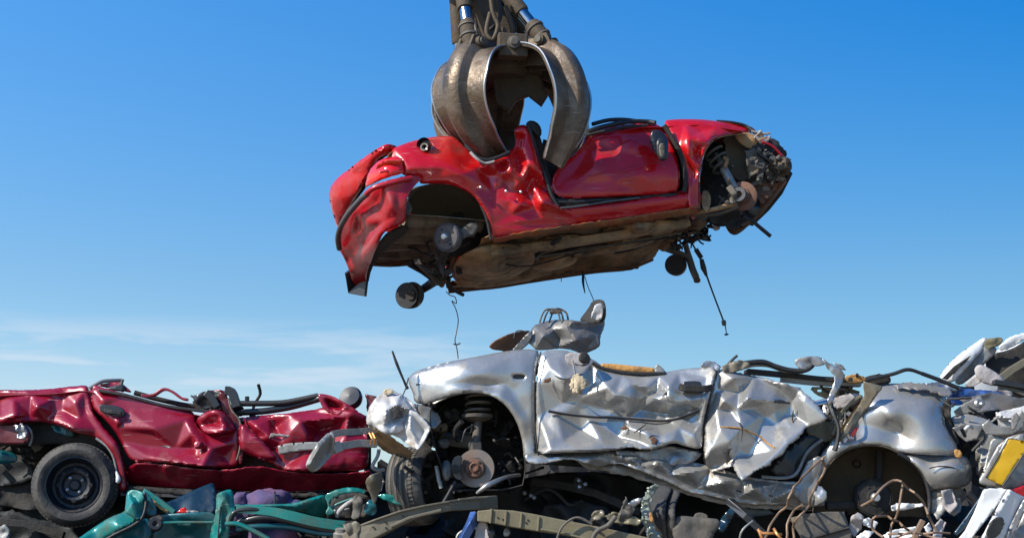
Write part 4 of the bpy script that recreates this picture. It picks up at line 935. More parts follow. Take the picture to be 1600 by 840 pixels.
sheet('boot_hinge_plate', RC, [(606, 240), (618, 234), (626, 236), (624, 247), (612, 248), (604, 250)], 'rusty_steel', red, off=.08, s=3, crumple=((8, .03),), seed=137)
# --- rear bumper wrapping round the tail
bump = sheet('rear_bumper', RC, [(528, 372), (531, 355), (540, 338), (552, 320), (566, 303), (582, 290), (602, 283), (626, 277), (645, 273), (657, 273), (659, 279), (650, 288), (641, 299), (635, 313), (634, 330), (634, 346), (622, 352), (606, 358), (598, 366), (592, 378), (585, 394), (578, 412), (572, 430), (574, 446), (560, 447), (551, 441), (546, 420), (538, 402), (530, 388)],
      'red_paint_dull', red, s=3.6, soft=1, seed=138, solid=.014,
      ctrl=[(657, 275, .0), (634, 345, .03), (640, 305, -.03), (600, 290, .0), (600, 350, .12), (570, 305, .28), (545, 335, .55), (528, 370, .95), (585, 385, .45), (560, 380, .7), (545, 410, 1.1), (572, 435, 1.3), (552, 440, 1.4)],
      bend=[(450, 200, 0), (720, 200, 0), (450, 500, 0), (720, 500, 0), (600, 292, -.03), (560, 330, -.05), (590, 318, .03), (620, 300, .0), (612, 320, -.06), (600, 345, .0), (622, 335, -.02), (575, 350, -.06), (562, 345, .10), (570, 368, .10), (578, 385, -.08), (556, 395, .08), (560, 415, -.06), (548, 372, .05)], bend_k=.9, relax=1,
      crumple=((22, .014),))
tube('bumper_moulding', [RC(x, y, o) for x, y, o in [(530, 388, 1.02), (528, 372, .84), (532, 355, .68), (542, 337, .44), (554, 322, .26), (566, 309, .14), (574, 303, .07)]], .024, 'drum_grey', bump, 10)
tube('bumper_moulding', [RC(x, y, o) for x, y, o in [(572, 303, .07), (584, 294, .0), (602, 288, -.04), (625, 282, -.06), (643, 278, -.05)]], .022, 'red_paint_dull', bump, 10)
bar('bumper_corner_end', [RC(548, 420, 1.35), RC(556, 447, 1.42), RC(573, 447, 1.3)], .03, .18, 'black_plastic', bump)
sheet('bumper_bracket', RC, [(634, 313), (642, 318), (644, 330), (636, 340), (632, 330)], 'dusty_grey', red, off=.10, s=3, solid=.02, crumple=((8, .03),))
sheet('bumper_inside', RC, [(576, 402), (592, 378), (606, 362), (634, 349), (640, 360), (612, 380), (592, 400), (580, 420), (575, 445), (570, 432)], 'dark_grime_shade', red, off=.0, s=4, seed=139,
      ctrl=[(576, 405, .9), (634, 350, .1), (640, 360, .3), (575, 445, 1.4)])
sheet('fascia_gap_panel', RC, [(536, 352), (550, 325), (570, 300), (584, 288), (590, 296), (566, 318), (548, 342), (536, 372)], 'dark_grime_shade', red, s=4, seed=140, ctrl=[(536, 355, 1.0), (584, 290, .22), (560, 315, .5)], off=.05)

# --- front door and its gap
fdoor = [(861, 296), (862, 280), (868, 268), (882, 254), (900, 240), (914, 222), (920, 208), (935, 203), (955, 199), (980, 195), (1005, 193), (1020, 193), (1030, 197), (1040, 206), (1050, 224), (1056, 242), (1060, 258), (1062, 278), (1061, 292), (1056, 299), (1040, 302), (1000, 305), (950, 307), (900, 310), (874, 309)]
rdoor_ = sheet('front_door', RC, fdoor, 'red_paint', red, s=3.6, soft=1, seed=141, solid=.012, off=.01,
      ctrl=[(870, 300, .02), (900, 306, .03), (1050, 300, .02), (930, 206, .12), (1000, 196, .14), (1030, 200, .12), (920, 240, .05), (980, 230, .02), (1040, 240, .03), (960, 270, -.03), (1050, 280, -.01)],
      bend=[(800, 150, 0), (1100, 150, 0), (800, 350, 0), (1100, 350, 0), (925, 225, .02), (950, 215, -.02), (975, 205, .015), (990, 225, -.025), (960, 235, .03), (930, 262, -.015), (1000, 246, .02), (1020, 225, .01), (900, 265, .02), (1040, 262, -.015), (1000, 272, -.02), (960, 282, .01), (900, 290, -.01)],
      crumple=((30, .008), (12, .002)), roll=(5, .03), damp=lambda V: .8)
tube('door_moulding_mark', [RC(880, 282, -.035), RC(930, 272, -.045), (RC(980, 262, -.055)), RC(1035, 252, -.03)], .0035, 'red_paint_dull', rdoor_, 5)
sheet('door_mirror_base', RC, [(1016, 208), (1024, 205), (1034, 209), (1040, 216), (1042, 228), (1036, 232), (1030, 244), (1024, 240), (1018, 226)], 'black_plastic', rdoor_, off=-.05, s=3, solid=.05, roll=(3, .02))
mir = sheet('door_mirror', RC, [(1026, 222), (1031, 218), (1039, 221), (1041, 232), (1040, 248), (1034, 251), (1028, 247), (1026, 235)], 'black_plastic', rdoor_, off=-.13, s=3, solid=.06, roll=(3, .02))
sheet('mirror_glass', RC, [(1030, 224), (1038, 224), (1039, 236), (1038, 246), (1033, 247), (1030, 240)], 'beige_rail', mir, off=-.175, s=3, solid=.006)
tube('window_frame', [RC(918, 206, .03), RC(935, 200, .05), RC(960, 194, .08), RC(985, 190, .12), RC(1010, 190, .15), RC(1024, 192, .10)], .020, 'black_rubber', red, 8)
tube('window_frame', [RC(915, 212, .02), RC(940, 206, .02), RC(975, 199, .03), RC(1012, 196, .03)], .013, 'dark_grime_shade', red, 8)
tube('roof_seal', [RC(926, 194, .3), RC(950, 188, .35), RC(975, 187, .4), RC(1000, 190, .4)], .018, 'black_rubber', red, 8)
sheet('door_gap', RC, [(868, 309), (900, 312), (950, 309), (1000, 306), (1058, 301), (1060, 306), (1000, 313), (950, 318), (900, 324), (872, 324), (862, 312)], 'dark_grime_shade', red, off=.02, s=4, seed=142, crumple=((12, .02),))
bar('door_sill_strip', [RC(876, 325, -.012), RC(905, 322, -.015), RC(950, 315, -.015), RC(1000, 309, -.01)], .02, .016, 'drum_grey', red, smooth_n=3)
tube('sill_seal', [RC(872, 316, .0), RC(900, 316, .0), RC(940, 312, .0)], .014, 'black_rubber', red, 8)
sheet('cabin_dark', RC, [(842, 215), (870, 225), (915, 205), (1010, 200), (1050, 205), (1080, 250), (1082, 306), (870, 318), (855, 290)], 'dark_grime_shade', red, off=.38, s=8, seed=143, crumple=((30, .03),))  # dark sheet standing in for the shade of the cabin
# --- front wing
fwing = [(1036, 189), (1058, 187), (1085, 187), (1105, 188), (1125, 191), (1145, 194), (1160, 198), (1172, 203), (1168, 209), (1150, 209), (1132, 212), (1118, 216), (1108, 224), (1101, 236), (1097, 250), (1093, 268), (1091, 290), (1092, 312), (1092, 324), (1078, 328), (1074, 310), (1074, 290), (1072, 268), (1066, 246), (1057, 224), (1046, 204)]
sheet('front_wing', RC, fwing, 'red_paint', red, s=2.8, soft=1, seed=151, solid=.01,
      ctrl=[(1040, 190, .16), (1100, 188, .18), (1165, 202, .2), (1060, 215, .02), (1100, 215, .0), (1080, 250, .0), (1082, 310, .02)],
      bend=[(980, 120, 0), (1250, 120, 0), (980, 400, 0), (1250, 400, 0), (1070, 192, .0), (1076, 215, -.06), (1062, 225, .0), (1095, 205, .05), (1120, 200, -.02), (1106, 222, -.05), (1090, 240, .05), (1078, 246, -.04), (1084, 272, .03), (1094, 262, -.03), (1080, 295, .0)],
      crumple=((16, .010), (7, .003)), roll=(4, .03))
tube('wing_gap', [RC(1038, 196, .02), RC(1050, 216, .01), RC(1062, 238, .0), RC(1069, 262, .0), RC(1071, 285, .0), RC(1069, 300, .02)], .022, 'dark_grime_shade', red, 8)
sheet('bonnet_edge', RC, [(1118, 190), (1150, 191), (1172, 197), (1184, 206), (1170, 208), (1150, 203)], 'red_paint_dull', red, off=.25, s=3.5, seed=152, crumple=((9, .03),), jag=.6)
tube('bonnet_lip', [RC(1120, 190, .2), RC(1145, 192, .2), RC(1165, 197, .2), RC(1178, 206, .15)], .016, 'dark_grime_shade', red, 8)
# --- roof and far side (flattened), seen only from elsewhere
rt = [(630, 234), (700, 222), (760, 262), (830, 250), (860, 290), (925, 214), (1000, 200), (1090, 196), (1160, 206)]
ruled('flattened_roof', [RC(x, y, .10) for x, y in rt], [RC(x + DX * 1.3, y + 40, 1.4) for x, y in rt], 'red_paint', red, nv=26, crumple=((.3, .05), (.1, .012)), seed=15, s_m=.05)
sheet('far_side', RC, [(600, 320), (680, 300), (800, 330), (900, 300), (1000, 280), (1090, 270), (1105, 330), (1040, 385), (1000, 400), (900, 420), (700, 440), (690, 380), (600, 372)], 'red_paint', red, off=1.38, s=12, crumple=((50, .05),), seed=16)

# --- nose: open front wheel well and engine bay remains
nose = [(1094, 330), (1093, 300), (1094, 270), (1099, 245), (1108, 226), (1120, 216), (1140, 211), (1165, 210)]
fa = chaikin(nose, 1, False)
arch_shell(RC, fa, .03, .5, 'liner_olive', red, seed=153, back=False)
sheet('engine_bay_wall', RC, [(1094, 330), (1093, 290), (1100, 240), (1116, 218), (1150, 210), (1190, 212), (1208, 226), (1222, 244), (1228, 268), (1216, 292), (1195, 318), (1170, 345), (1130, 356), (1104, 348)], 'dark_grime_shade', red, off=.5, s=6,
      crumple=((22, .07), (9, .02)), seed=154)
sheet('inner_wing', RC, [(1128, 214), (1142, 211), (1152, 216), (1165, 228), (1172, 246), (1172, 268), (1168, 284), (1150, 280), (1135, 268), (1128, 250), (1135, 232)], 'liner_olive', red, off=.26, s=4, crumple=((16, .03), (6, .008)), seed=155, roll=(4, -.03))
sheet('splash_shield', RC, [(1096, 300), (1104, 296), (1111, 306), (1110, 322), (1104, 334), (1096, 322)], 'mud_underbody', red, off=.08, s=3, crumple=((9, .03),), seed=156, solid=.01)
sheet('nose_panel', RC, [(1146, 210), (1172, 206), (1184, 218), (1180, 234), (1168, 232), (1154, 222)], 'mud_underbody', red, off=.14, s=3.5, crumple=((12, .03),), seed=157)
sheet('front_panel_scrap', RC, [(1176, 206), (1190, 204), (1194, 216), (1206, 210), (1200, 222), (1188, 226), (1180, 220)], 'trim_fabric', red, off=.16, s=3, soft=0, crumple=((6, .03),), seed=158, jag=1)
for i, (a, b, c, d) in enumerate([(1174, 205, 1196, 209), (1180, 212, 1204, 208), (1178, 216, 1190, 204), (1184, 220, 1199, 214)]):
    bar('splintered_plastic', [RC(a, b, .12), RC(c, d, .08)], .02, .012, 'amber_foam' if i % 2 else 'trim_fabric', red)
# radiator/headlamp remains, in layers
for i, (ol, mt, of) in enumerate([
    ([(1164, 236), (1178, 232), (1192, 240), (1196, 262), (1190, 288), (1176, 292), (1168, 272)], 'dusty_grey', .12),
    ([(1186, 228), (1206, 226), (1222, 240), (1216, 256), (1200, 252), (1190, 244)], 'dark_grime_shade', .2),
    ([(1192, 252), (1210, 256), (1222, 250), (1236, 252), (1232, 270), (1218, 284), (1200, 282)], 'grab_body', .12),
    ([(1180, 286), (1200, 284), (1218, 286), (1206, 304), (1190, 318), (1178, 304)], 'rusty_steel', .15),
    ([(1204, 216), (1214, 222), (1222, 232), (1230, 238), (1226, 246), (1212, 236), (1200, 226)], 'dark_grime_shade', .25)]):
    sheet('nose_wreckage', RC, ol, mt, red, off=of, s=3, soft=0, crumple=((9, .05), (4, .015)), seed=160 + i, jag=1.4, solid=.02)
clutter('engine_remains', RC, [(1172, 230), (1200, 220), (1220, 236), (1232, 256), (1222, 282), (1198, 306), (1178, 300)], 'dark_grime_shade', red, 60, (.05, .13), (.04, .5), 171, rods=0)
clutter('radiator_remains', RC, [(1176, 234), (1204, 230), (1226, 254), (1212, 282), (1184, 284)], 'dusty_grey', red, 26, (.03, .09), (.0, .15), 172, rods=0)
for i, q in enumerate([[(1190, 222), (1206, 228), (1222, 244)], [(1184, 240), (1200, 250), (1212, 262)], [(1196, 268), (1210, 262), (1232, 268)]]):
    bar('nose_rib', [RC(x, y, .1) for x, y in q], .025, .02, ['red_paint_dull', 'black_rubber', 'grab_body'][i], red, smooth_n=3)
lathe('crushed_lamp_pod', RC(1226, 258, .08), (.8, -.6, .1), [(0, -.06), (.06, -.06), (.07, 0), (.06, .04), (.04, .05), (0, .03)], 'grab_body', red, 18)
bar('front_cross_member', [RC(1226, 280, .25), RC(1206, 306, .3), RC(1186, 330, .4), RC(1160, 352, .55)], .09, .05, 'rusty_steel', red, bevel=.012)
bar('bumper_beam', [RC(1234, 268, .35), RC(1218, 300, .5), RC(1198, 325, .7), RC(1172, 350, .9)], .05, .05, 'dark_grime_shade', red, bevel=.01)
sheet('nose_bottom', RC, [(1176, 300), (1205, 292), (1222, 286), (1200, 318), (1176, 342), (1158, 352), (1142, 358), (1150, 340)], 'black_plastic', red, off=.35, s=4, crumple=((15, .05),), seed=173, jag=.8)
# front suspension
coil('coil_spring', RC(1114, 236, .22), RC(1131, 266, .18), .085, 3, .012, 'dusty_grey', red)
st2 = tube('suspension_strut', [RC(1118, 240, .22), RC(1130, 262, .18), RC(1146, 294, .1)], .03, 'dusty_grey', red, 12, 1, radii=[.02, .034, .034])
tube('strut_tube', [RC(1131, 264, .17), RC(1148, 296, .08)], .038, 'grey_rail', st2, 14, 1)
tube('strut_bracket', [RC(1132, 262, .1), RC(1136, 250, .08), RC(1130, 246, .08)], .018, 'mud_underbody', st2, 8)
hub2 = lathe('front_hub_drum', RC(1160, 306, .06), (-.35, -.9, -.1), [(0, -.03), (.125, -.03), (.125, .0), (.118, .004), (.07, .004), (.066, .03), (.045, .035), (.04, .05), (.02, .05), (0, .04)], 'hub_rust', red, 44)
lathe('hub_ring', RC(1155, 304, .02), (-.35, -.9, -.1), [(.03, 0), (.03, .03), (.06, .03), (.066, 0)], 'drum_grey', hub2, 26)
bar('knuckle', [RC(1140, 292, .05), RC(1148, 305, .02), RC(1146, 318, .04)], .08, .06, 'dusty_grey', red, bevel=.015)
tube('lower_arm', [RC(1076, 332, .2), RC(1110, 328, .1), RC(1150, 318, .06)], .022, 'mud_underbody', red, 8, radii=[.03, .02, .026])
tube('lower_arm', [RC(1084, 336, .2), RC(1120, 334, .15), RC(1154, 322, .06)], .018, 'dusty_grey', red, 8)
clutter('hub_remains', RC, [(1126, 290), (1150, 286), (1158, 320), (1128, 322)], 'dusty_grey', red, 16, (.03, .09), (.05, .25), 174)
sheet('sump_guard', RC, [(1104, 336), (1130, 332), (1160, 326), (1172, 340), (1158, 352), (1146, 360), (1138, 356), (1128, 350), (1112, 350)], 'dark_grime_shade', red, off=.3, s=4, crumple=((14, .08),), seed=175, jag=.8)
sheet('pale_bracket', RC, [(1113, 350), (1121, 347), (1126, 358), (1116, 361)], 'trim_fabric', red, off=.5, s=3, solid=.02)
tube('rusty_hoop', [RC(1138, 352, .6), RC(1146, 362, .6), RC(1158, 356, .6), RC(1172, 342, .6)], .03, 'rusty_steel', red, 8)
# far front hub with its track-control arm
clutter('subframe_remains', RC, [(1040, 366), (1078, 346), (1108, 348), (1112, 368), (1090, 372), (1062, 388), (1046, 392)], 'dark_grime_shade', red, 46, (.05, .15), (.6, 1.3), 176)
bar('subframe_member', [RC(1030, 388, 1.2), RC(1052, 372, 1.1), RC(1080, 358, .8), RC(1100, 342, .5)], .10, .08, 'mud_underbody', red, bevel=.02)
lathe('far_brake_drum', RC(1056, 414, 1.4), (.3, .95, .1), [(0, -.04), (.095, -.04), (.10, -.03), (.10, .03), (.095, .04), (0, .04)], 'black_rubber', red, 40)
bar('control_arm', [RC(1040, 388, 1.3), RC(1062, 396, 1.3), RC(1076, 404, 1.3), RC(1082, 420, 1.3), RC(1088, 434, 1.3)], .075, .04, 'dusty_grey', red, smooth_n=4, scales=None)
lathe('ball_joint', RC(1089, 437, 1.3), (0, -.2, -1), [(0, -.03), (.02, -.03), (.034, 0), (.03, .02), (0, .03)], 'rusty_steel', red, 14)
tube('control_arm_brace', [RC(1070, 378, 1.2), RC(1074, 392, 1.28), RC(1080, 410, 1.3)], .028, 'dusty_grey', red, 8)
sheet('torn_shield', RC, [(1082, 364), (1096, 358), (1104, 362), (1110, 374), (1112, 377), (1098, 376), (1086, 370)], 'black_plastic', red, off=1.0, s=3, crumple=((8, .06),), seed=177, jag=.8)
dr = tube('hanging_cable', [RC(1079, 376, 1.0), RC(1087, 390, 1.0), RC(1097, 408, 1.0), RC(1104, 430, 1.0), RC(1116, 463, 1.0), RC(1130, 500, 1.0), RC(1133, 508, 1.0), RC(1135, 520, 1.0)], .008, 'black_rubber', red, 8, 4, radii=[.008, .009, .009, .009, .008, .008, .006, .004])
tube('cable_sleeve', [RC(1087, 389, 1.0), RC(1096, 403, 1.0)], .022, 'black_rubber', dr, 10, 1)
tube('cable_sleeve', [RC(1096, 405, 1.0), RC(1099, 418, 1.0), RC(1104, 431, 1.0)], .024, 'black_rubber', dr, 10, 1, radii=[.02, .027, .012])
lathe('cable_clamp', RC(1131, 504, 1.0), (.1, 0, -1), [(0, -.025), (.02, -.022), (.022, 0), (.018, .025), (0, .028)], 'black_plastic', dr, 10)
lathe('cable_end', RC(1135, 522, 1.0), (.1, 0, -1), [(0, -.012), (.018, -.004), (.022, .006), (0, .012)], 'black_plastic', dr, 10)
tube('hanging_hose', [RC(1160, 338, .2), RC(1174, 344, .2), RC(1186, 354, .2), RC(1204, 369, .2)], .018, 'black_rubber', red, 8, 5)
sp = tube('hanging_strap', [RC(912, 424, 1.2), RC(911, 440, 1.2), RC(914, 458, 1.2)], .014, 'black_rubber', red, 6, 4, radii=[.017, .013, .004])
tube('loose_wire', [RC(914, 432, 1.2), RC(918, 446, 1.2), RC(926, 465, 1.2), RC(929, 474, 1.2)], .004, 'black_rubber', red, 5)
tube('loose_wire', [RC(877, 428, 1.2), RC(877, 440, 1.2)], .004, 'rusty_steel', red, 5, 1)
tube('loose_wire', [RC(697, 455, 1.2), RC(703, 461, 1.2), RC(711, 464, 1.2), RC(713, 474, 1.22), RC(706, 470, 1.18), RC(712, 482, 1.2), RC(716, 500, 1.2), RC(713, 520, 1.2), RC(711, 532, 1.2), RC(714, 545, 1.2), RC(716, 560, 1.2)], .0045, 'rusty_steel', red, 5)
tube('wire_twist', [RC(709, 537, 1.2), RC(714, 538, 1.15), RC(719, 536, 1.2)], .006, 'rusty_steel', red, 5)

# dark tears and seams of the floor, and rust along the sill
for i, q in enumerate([[(786, 386, .25), (800, 398, .45), (812, 404, .55)], [(830, 402, .7), (870, 396, .72), (905, 386, .62), (960, 380, .65)], [(846, 378, .3), (880, 372, .3), (930, 366, .32), (975, 358, .28)], [(720, 436, 1.05), (770, 426, 1.0), (806, 412, .8), (826, 396, .5)], [(960, 396, .95), (1000, 384, .85), (1040, 370, .75)]]):
    tube('floor_seam', [RC(x, y, o - .04) for x, y, o in q], .022, 'dark_grime_shade', red, 7, 4, radii=[.006, .024, .014, .004])
sheet('rusty_sill_edge', RC, [(768, 371), (850, 357), (950, 344), (1050, 329), (1092, 322), (1094, 332), (1050, 340), (1000, 348), (950, 353), (900, 358), (850, 366), (800, 374), (772, 380)], 'sill_rust', red, s=4, soft=0, seed=190,
      ctrl=[(768, 370, .0), (1092, 322, .0), (930, 346, .0), (930, 357, .12), (772, 380, .12), (1094, 332, .12)], crumple=((24, .02), (9, .01)), jag=1.2)
# ------------------------------------------------------------------ orange-peel grab holding the red car
G = Plane(11.5, 0.0)
gx, gy = 789, 100
GO = G(gx, gy)
grab = thing('scrap_grab', GO, 'brown steel orange-peel grab with four curved claws clamped on the red car', 'grab')
def gp(az, r, z, side=0.0):
    a = R(az); return GO + Vector((math.sin(a) * r + math.cos(a) * side, -math.cos(a) * r + math.sin(a) * side, z))
# hub
lathe('hub_ring', GO + Vector((0, 0, .0)), (0, 0, 1), [(0, -.14), (.17, -.14), (.22, -.09), (.23, .02), (.19, .08), (.15, .10), (0, .10)], 'grab_body', grab, 32)
mtop = GO + Vector((-.27, 0, .80))
mast = bar('central_mast', [GO + Vector((0, 0, .04)), GO + Vector((-.10, 0, .34)), mtop], .22, .22, 'grab_body', grab, up=Vector((.3, -1, 0)), bevel=.02)
bar('crane_arm', [mtop + Vector((0, 0, .05)), mtop + Vector((0, .1, .9)), mtop + Vector((.3, 1.2, 3.4))], .42, .42, 'grab_body', grab, bevel=.03)
lathe('swivel_head', mtop, (-.3, 0, 1), [(0, -.08), (.3, -.08), (.33, -.04), (.33, .08), (.24, .12), (0, .12)], 'grab_body', grab, 32)
def claw(az, spec, w, close=0.0, seed=1):
    """curved shell with a raised spine: path (r, z) and half widths"""
    pts = catmull([Vector((r, 0, z)) for r, z in spec], 7)
    n = len(pts); ws = [float(np.interp(i / (n - 1), [0, .15, .45, .8, 1], [w * .62, w * .92, w, w * .74, w * .34])) for i in range(n)]
    # cross-section: flange | step | spine | step | flange; depth measured outwards
    def prof(h, t):
        o = [(-h, 0.0), (-h, -.0), (-h * .55, .012), (-h * .40, .022), (-h * .30, .095), (-h * .16, .120), (h * .16, .120), (h * .30, .095), (h * .40, .022), (h * .55, .012), (h, 0.0)]
        inn = [(a * .97, b - t) for a, b in reversed(o)]
        return o[1:] + inn[:-1]
    V, F = [], []
    pr0 = None
    for i, p in enumerate(pts):
        tg = (pts[min(i + 1, n - 1)] - pts[max(i - 1, 0)]).normalized()
        nrm = Vector((-tg.z, 0, tg.x))             # outward from the curl
        if nrm.dot(Vector((p.x - .15, 0, p.z + .45))) < 0: nrm = -nrm
        pr = prof(ws[i], .028)
        for a, b in pr:
            q = p + nrm * b; V.append(gp(az, q.x, q.z, a))
    m = len(pr)
    for i in range(n - 1):
        for j in range(m): F.append((i * m + j, (i + 1) * m + j, (i + 1) * m + (j + 1) % m, i * m + (j + 1) % m))
    F.append(tuple(range(m))); F.append(tuple((n - 1) * m + j for j in reversed(range(m))))
    o = mesh_obj('claw', V, F, 'grab_steel', grab, True, 0, .004)
    bm = bmesh.new(); bm.from_mesh(o.data); bmesh.ops.recalc_face_normals(bm, faces=bm.faces); bm.to_mesh(o.data); bm.free()
    sharp(o, 40)
    # bright rims that paint an edge highlight along both long edges
    for sgn in (-1, 1):
        tube('highlight_rim', [gp(az, pts[i].x, pts[i].z, sgn * ws[i] * .995) for i in range(2, n - 1)], .0095, 'edge_highlight', o, 6, 1)
    return o, pts, ws
right_spec = [(.12, .02), (.34, .03), (.55, -.08), (.67, -.32), (.68, -.54), (.60, -.76), (.47, -.95)]
left_spec = [(.12, .02), (.34, .00), (.50, -.12), (.58, -.36), (.52, -.56), (.34, -.74), (.08, -.86)]
claws = [(55, right_spec, .30, .09), (-41, left_spec, .31, .05), (-120, left_spec, .25, -.12), (-166, [(.12, .02), (.34, .00), (.50, -.12), (.58, -.36), (.50, -.60), (.30, -.80)], .30, -.05), (118, right_spec, .25, .05)]
ears = []
for i, (az, sp_, w, ez) in enumerate(claws):
    o, pts, ws = claw(az, sp_, w)
    # root clevis and pin, outer ear and pin
    for s_ in (-.07, .07):
        prof2 = [(.06, -.10), (.30, -.10), (.48, -.14), (.53, ez - .05), (.48, ez + .06), (.40, ez + .07), (.34, min(ez + .02, .07)), (.22, .05), (.08, .08)]
        Va = [gp(az, r, z, s_ - .016) for r, z in prof2] + [gp(az, r, z, s_ + .016) for r, z in prof2]; k = len(prof2)
        Fa = [tuple(range(k)), tuple(reversed(range(k, 2 * k)))] + [(j, k + j, k + (j + 1) % k, (j + 1) % k) for j in range(k)]
        mesh_obj('claw_ear', Va, Fa, 'grab_body', o, False, 0, .005)
    a = R(az); sd = Vector((math.cos(a), math.sin(a), 0))
    for rr, zz, pr_ in ((.43, ez, .045), (.19, -.01, .06)):
        lathe('pivot_pin', gp(az, rr, zz, -.13), sd, [(0, 0), (pr_, 0), (pr_, .26), (0, .26)], 'grab_body', o, 20)
        lathe('pin_head', gp(az, rr, zz, -.145), sd, [(0, 0), (pr_ * .7, 0), (pr_ * .75, .02), (0, .02)], 'dusty_grey', o, 12)
        lathe('pin_head', gp(az, rr, zz, .125), sd, [(0, 0), (pr_ * .75, 0), (pr_ * .7, .02), (0, .02)], 'dusty_grey', o, 12)
    # hydraulic ram from ear up to the mast
    top = gp(az, .15, .85) + Vector((-.30, 0, 0)); low = gp(az, .43, ez); dirv = (top - low).normalized(); L = (top - low).length
    bl = lathe('hydraulic_cylinder', low, dirv, [(0, -.05), (.045, -.05), (.05, .0), (.072, .04), (.074, .20), (.064, .23), (0, .23)], 'grab_body', grab, 24)
    lathe('piston_rod', low + dirv * .21, dirv, [(0, 0), (.052, 0), (.052, .17), (0, .17)], 'chrome_rod', bl, 24)
    lathe('upper_cylinder', low + dirv * .37, dirv, [(0, 0), (.066, 0), (.070, .02), (.070, L - .37), (0, L - .37)], 'grab_body', bl, 24)
    for h_ in (.07, .17):
        lathe('guard_band', low + dirv * h_, dirv, [(.072, 0), (.083, 0), (.083, .018), (.072, .018)], 'dusty_grey', bl, 24)
    tube('guard_bolts', [low + dirv * .06 + sd * .078, low + dirv * .2 + sd * .078], .012, 'dusty_grey', bl, 6, 1)
# square housings around the claw roots
for az in (0 + 10, 95, -90, 180):
    c = gp(az, .36 if az == 10 else .25, .02 if az == 10 else -.01); a = R(az)
    V, F = box_data(c, Vector((math.cos(a), math.sin(a), 0)), Vector((math.sin(a), -math.cos(a), 0)), Vector((0, 0, 1)), .25, .12, .20)
    o = mesh_obj('hinge_block', V, F, 'grab_body', grab, False, 0, .012)
    lathe('hinge_bolt', gp(az, .42 if az == 10 else .31, .03), Vector((math.sin(a), -math.cos(a), 0)), [(0, 0), (.055, 0), (.055, .03), (.035, .035), (.03, .05), (0, .05)], 'dusty_grey', o, 16)
sheet('grab_bottom_plate', Plane(11.5), [(770, 112), (812, 106), (842, 116), (856, 150), (846, 166), (826, 150), (806, 158), (794, 176), (776, 160)], 'grab_body', grab, soft=0, s=6, solid=.06, seed=3)
# hoses
for i, q in enumerate([[(765, -20), (770, 20), (778, 40), (770, 62), (760, 50), (766, 20)], [(776, -12), (782, 16), (778, 36), (764, 48)], [(790, 10), (798, 34), (800, 50), (793, 58), (786, 44)], [(786, -10), (796, 20), (804, 44), (796, 60), (790, 52)],
                       [(750, 60), (756, 72), (764, 68), (768, 56)], [(722, -10), (728, 8), (724, 22), (732, 40)], [(760, 30), (764, 52), (756, 66), (752, 84)]]):
    tube('hydraulic_hose', [Plane(11.15 + .06 * i)(x, y) for x, y in q], .019, 'dark_grime_shade' if i % 2 else 'grab_body', grab, 8)
# ------------------------------------------------------------------ maroon car on the left
MN = Plane(9.9, 0.0)
mar = thing('crushed_car', MN(300, 770, .8), 'crushed dark maroon saloon with one steel wheel at the left of the pile', 'car')
mt = [(-60, 618), (60, 614), (130, 608), (150, 612), (240, 634), (340, 652), (400, 655), (480, 648), (575, 650)]
ruled('flattened_roof', [MN(x, y + 2, .03) for x, y in mt], [MN(x, y + 24, 1.4) for x, y in mt], 'maroon_paint', mar, nv=24, crumple=((.3, .04), (.1, .012)), seed=21, s_m=.05)
mb = [(195, 758), (300, 765), (400, 768), (500, 766), (578, 762)]
ruled('floor_pan', [MN(x, y, .04) for x, y in mb], [MN(x, y + 4, 1.5) for x, y in mb], 'dark_grime_shade', mar, nv=16, crumple=((.3, .03),), seed=22, s_m=.07)
sheet('far_side', MN, [(-60, 640), (200, 650), (575, 660), (575, 750), (200, 740), (-60, 720)], 'maroon_dull', mar, off=1.45, s=20, crumple=((60, .05),), seed=23)
sheet('body_shade_sheet', MN, [(-40, 640), (140, 625), (250, 645), (340, 660), (400, 662), (500, 655), (580, 655), (580, 755), (200, 755), (190, 720), (130, 690), (-40, 700)], 'dark_grime_shade', mar, off=.14, s=10, crumple=((40, .02),), seed=24)  # dark sheet that paints interior shade behind the panel gaps
# front wing crumpled over the wheel
sheet('front_wing', MN, [(-40, 611), (0, 609), (40, 610), (80, 608), (110, 604), (134, 602), (138, 606), (140, 622), (146, 645), (158, 662), (172, 678), (184, 694), (191, 712), (196, 735), (199, 764), (188, 768), (184, 745), (178, 715), (168, 698), (152, 684), (135, 677), (115, 674), (100, 668), (80, 661), (60, 657), (40, 660), (10, 660), (-40, 662)],
      'maroon_paint', mar, s=2.8, soft=1, seed=201, solid=.01,
      bend=[(-100, 500, 0), (300, 500, 0), (-100, 850, 0), (300, 850, 0), (-30, 612, .12), (-30, 640, .0), (0, 620, .06), (5, 655, -.07), (25, 650, -.08), (22, 625, .0), (50, 618, .03), (48, 650, .02), (58, 635, -.05), (72, 655, .03), (85, 622, .05), (84, 645, .04), (100, 612, .06), (98, 640, .045), (112, 668, -.07), (125, 655, -.01), (118, 630, -.01), (132, 612, .03), (134, 640, .03), (150, 670, .0), (145, 690, .01), (175, 700, -.02), (190, 740, .0)],
      crumple=((26, .010),), roll=(5, .04), relax=1, bend_k=1.2, jag=.4)
sheet('bumper_side', MN, [(-40, 664), (0, 662), (30, 662), (44, 664), (48, 690), (30, 694), (0, 692), (-40, 690)], 'maroon_dull', mar, off=-.02, s=4, crumple=((14, .01),), seed=202)
sheet('torn_wiring', MN, [(22, 664), (34, 662), (44, 672), (40, 684), (28, 686)], 'bare_steel', mar, off=-.08, s=2, soft=0, crumple=((5, .04),), seed=203, jag=1.5)
tube('hanging_wire', [MN(40, 664, .0), MN(48, 672, -.02), MN(50, 684, .0), MN(46, 696, .0)], .008, 'grey_rail', mar, 6)
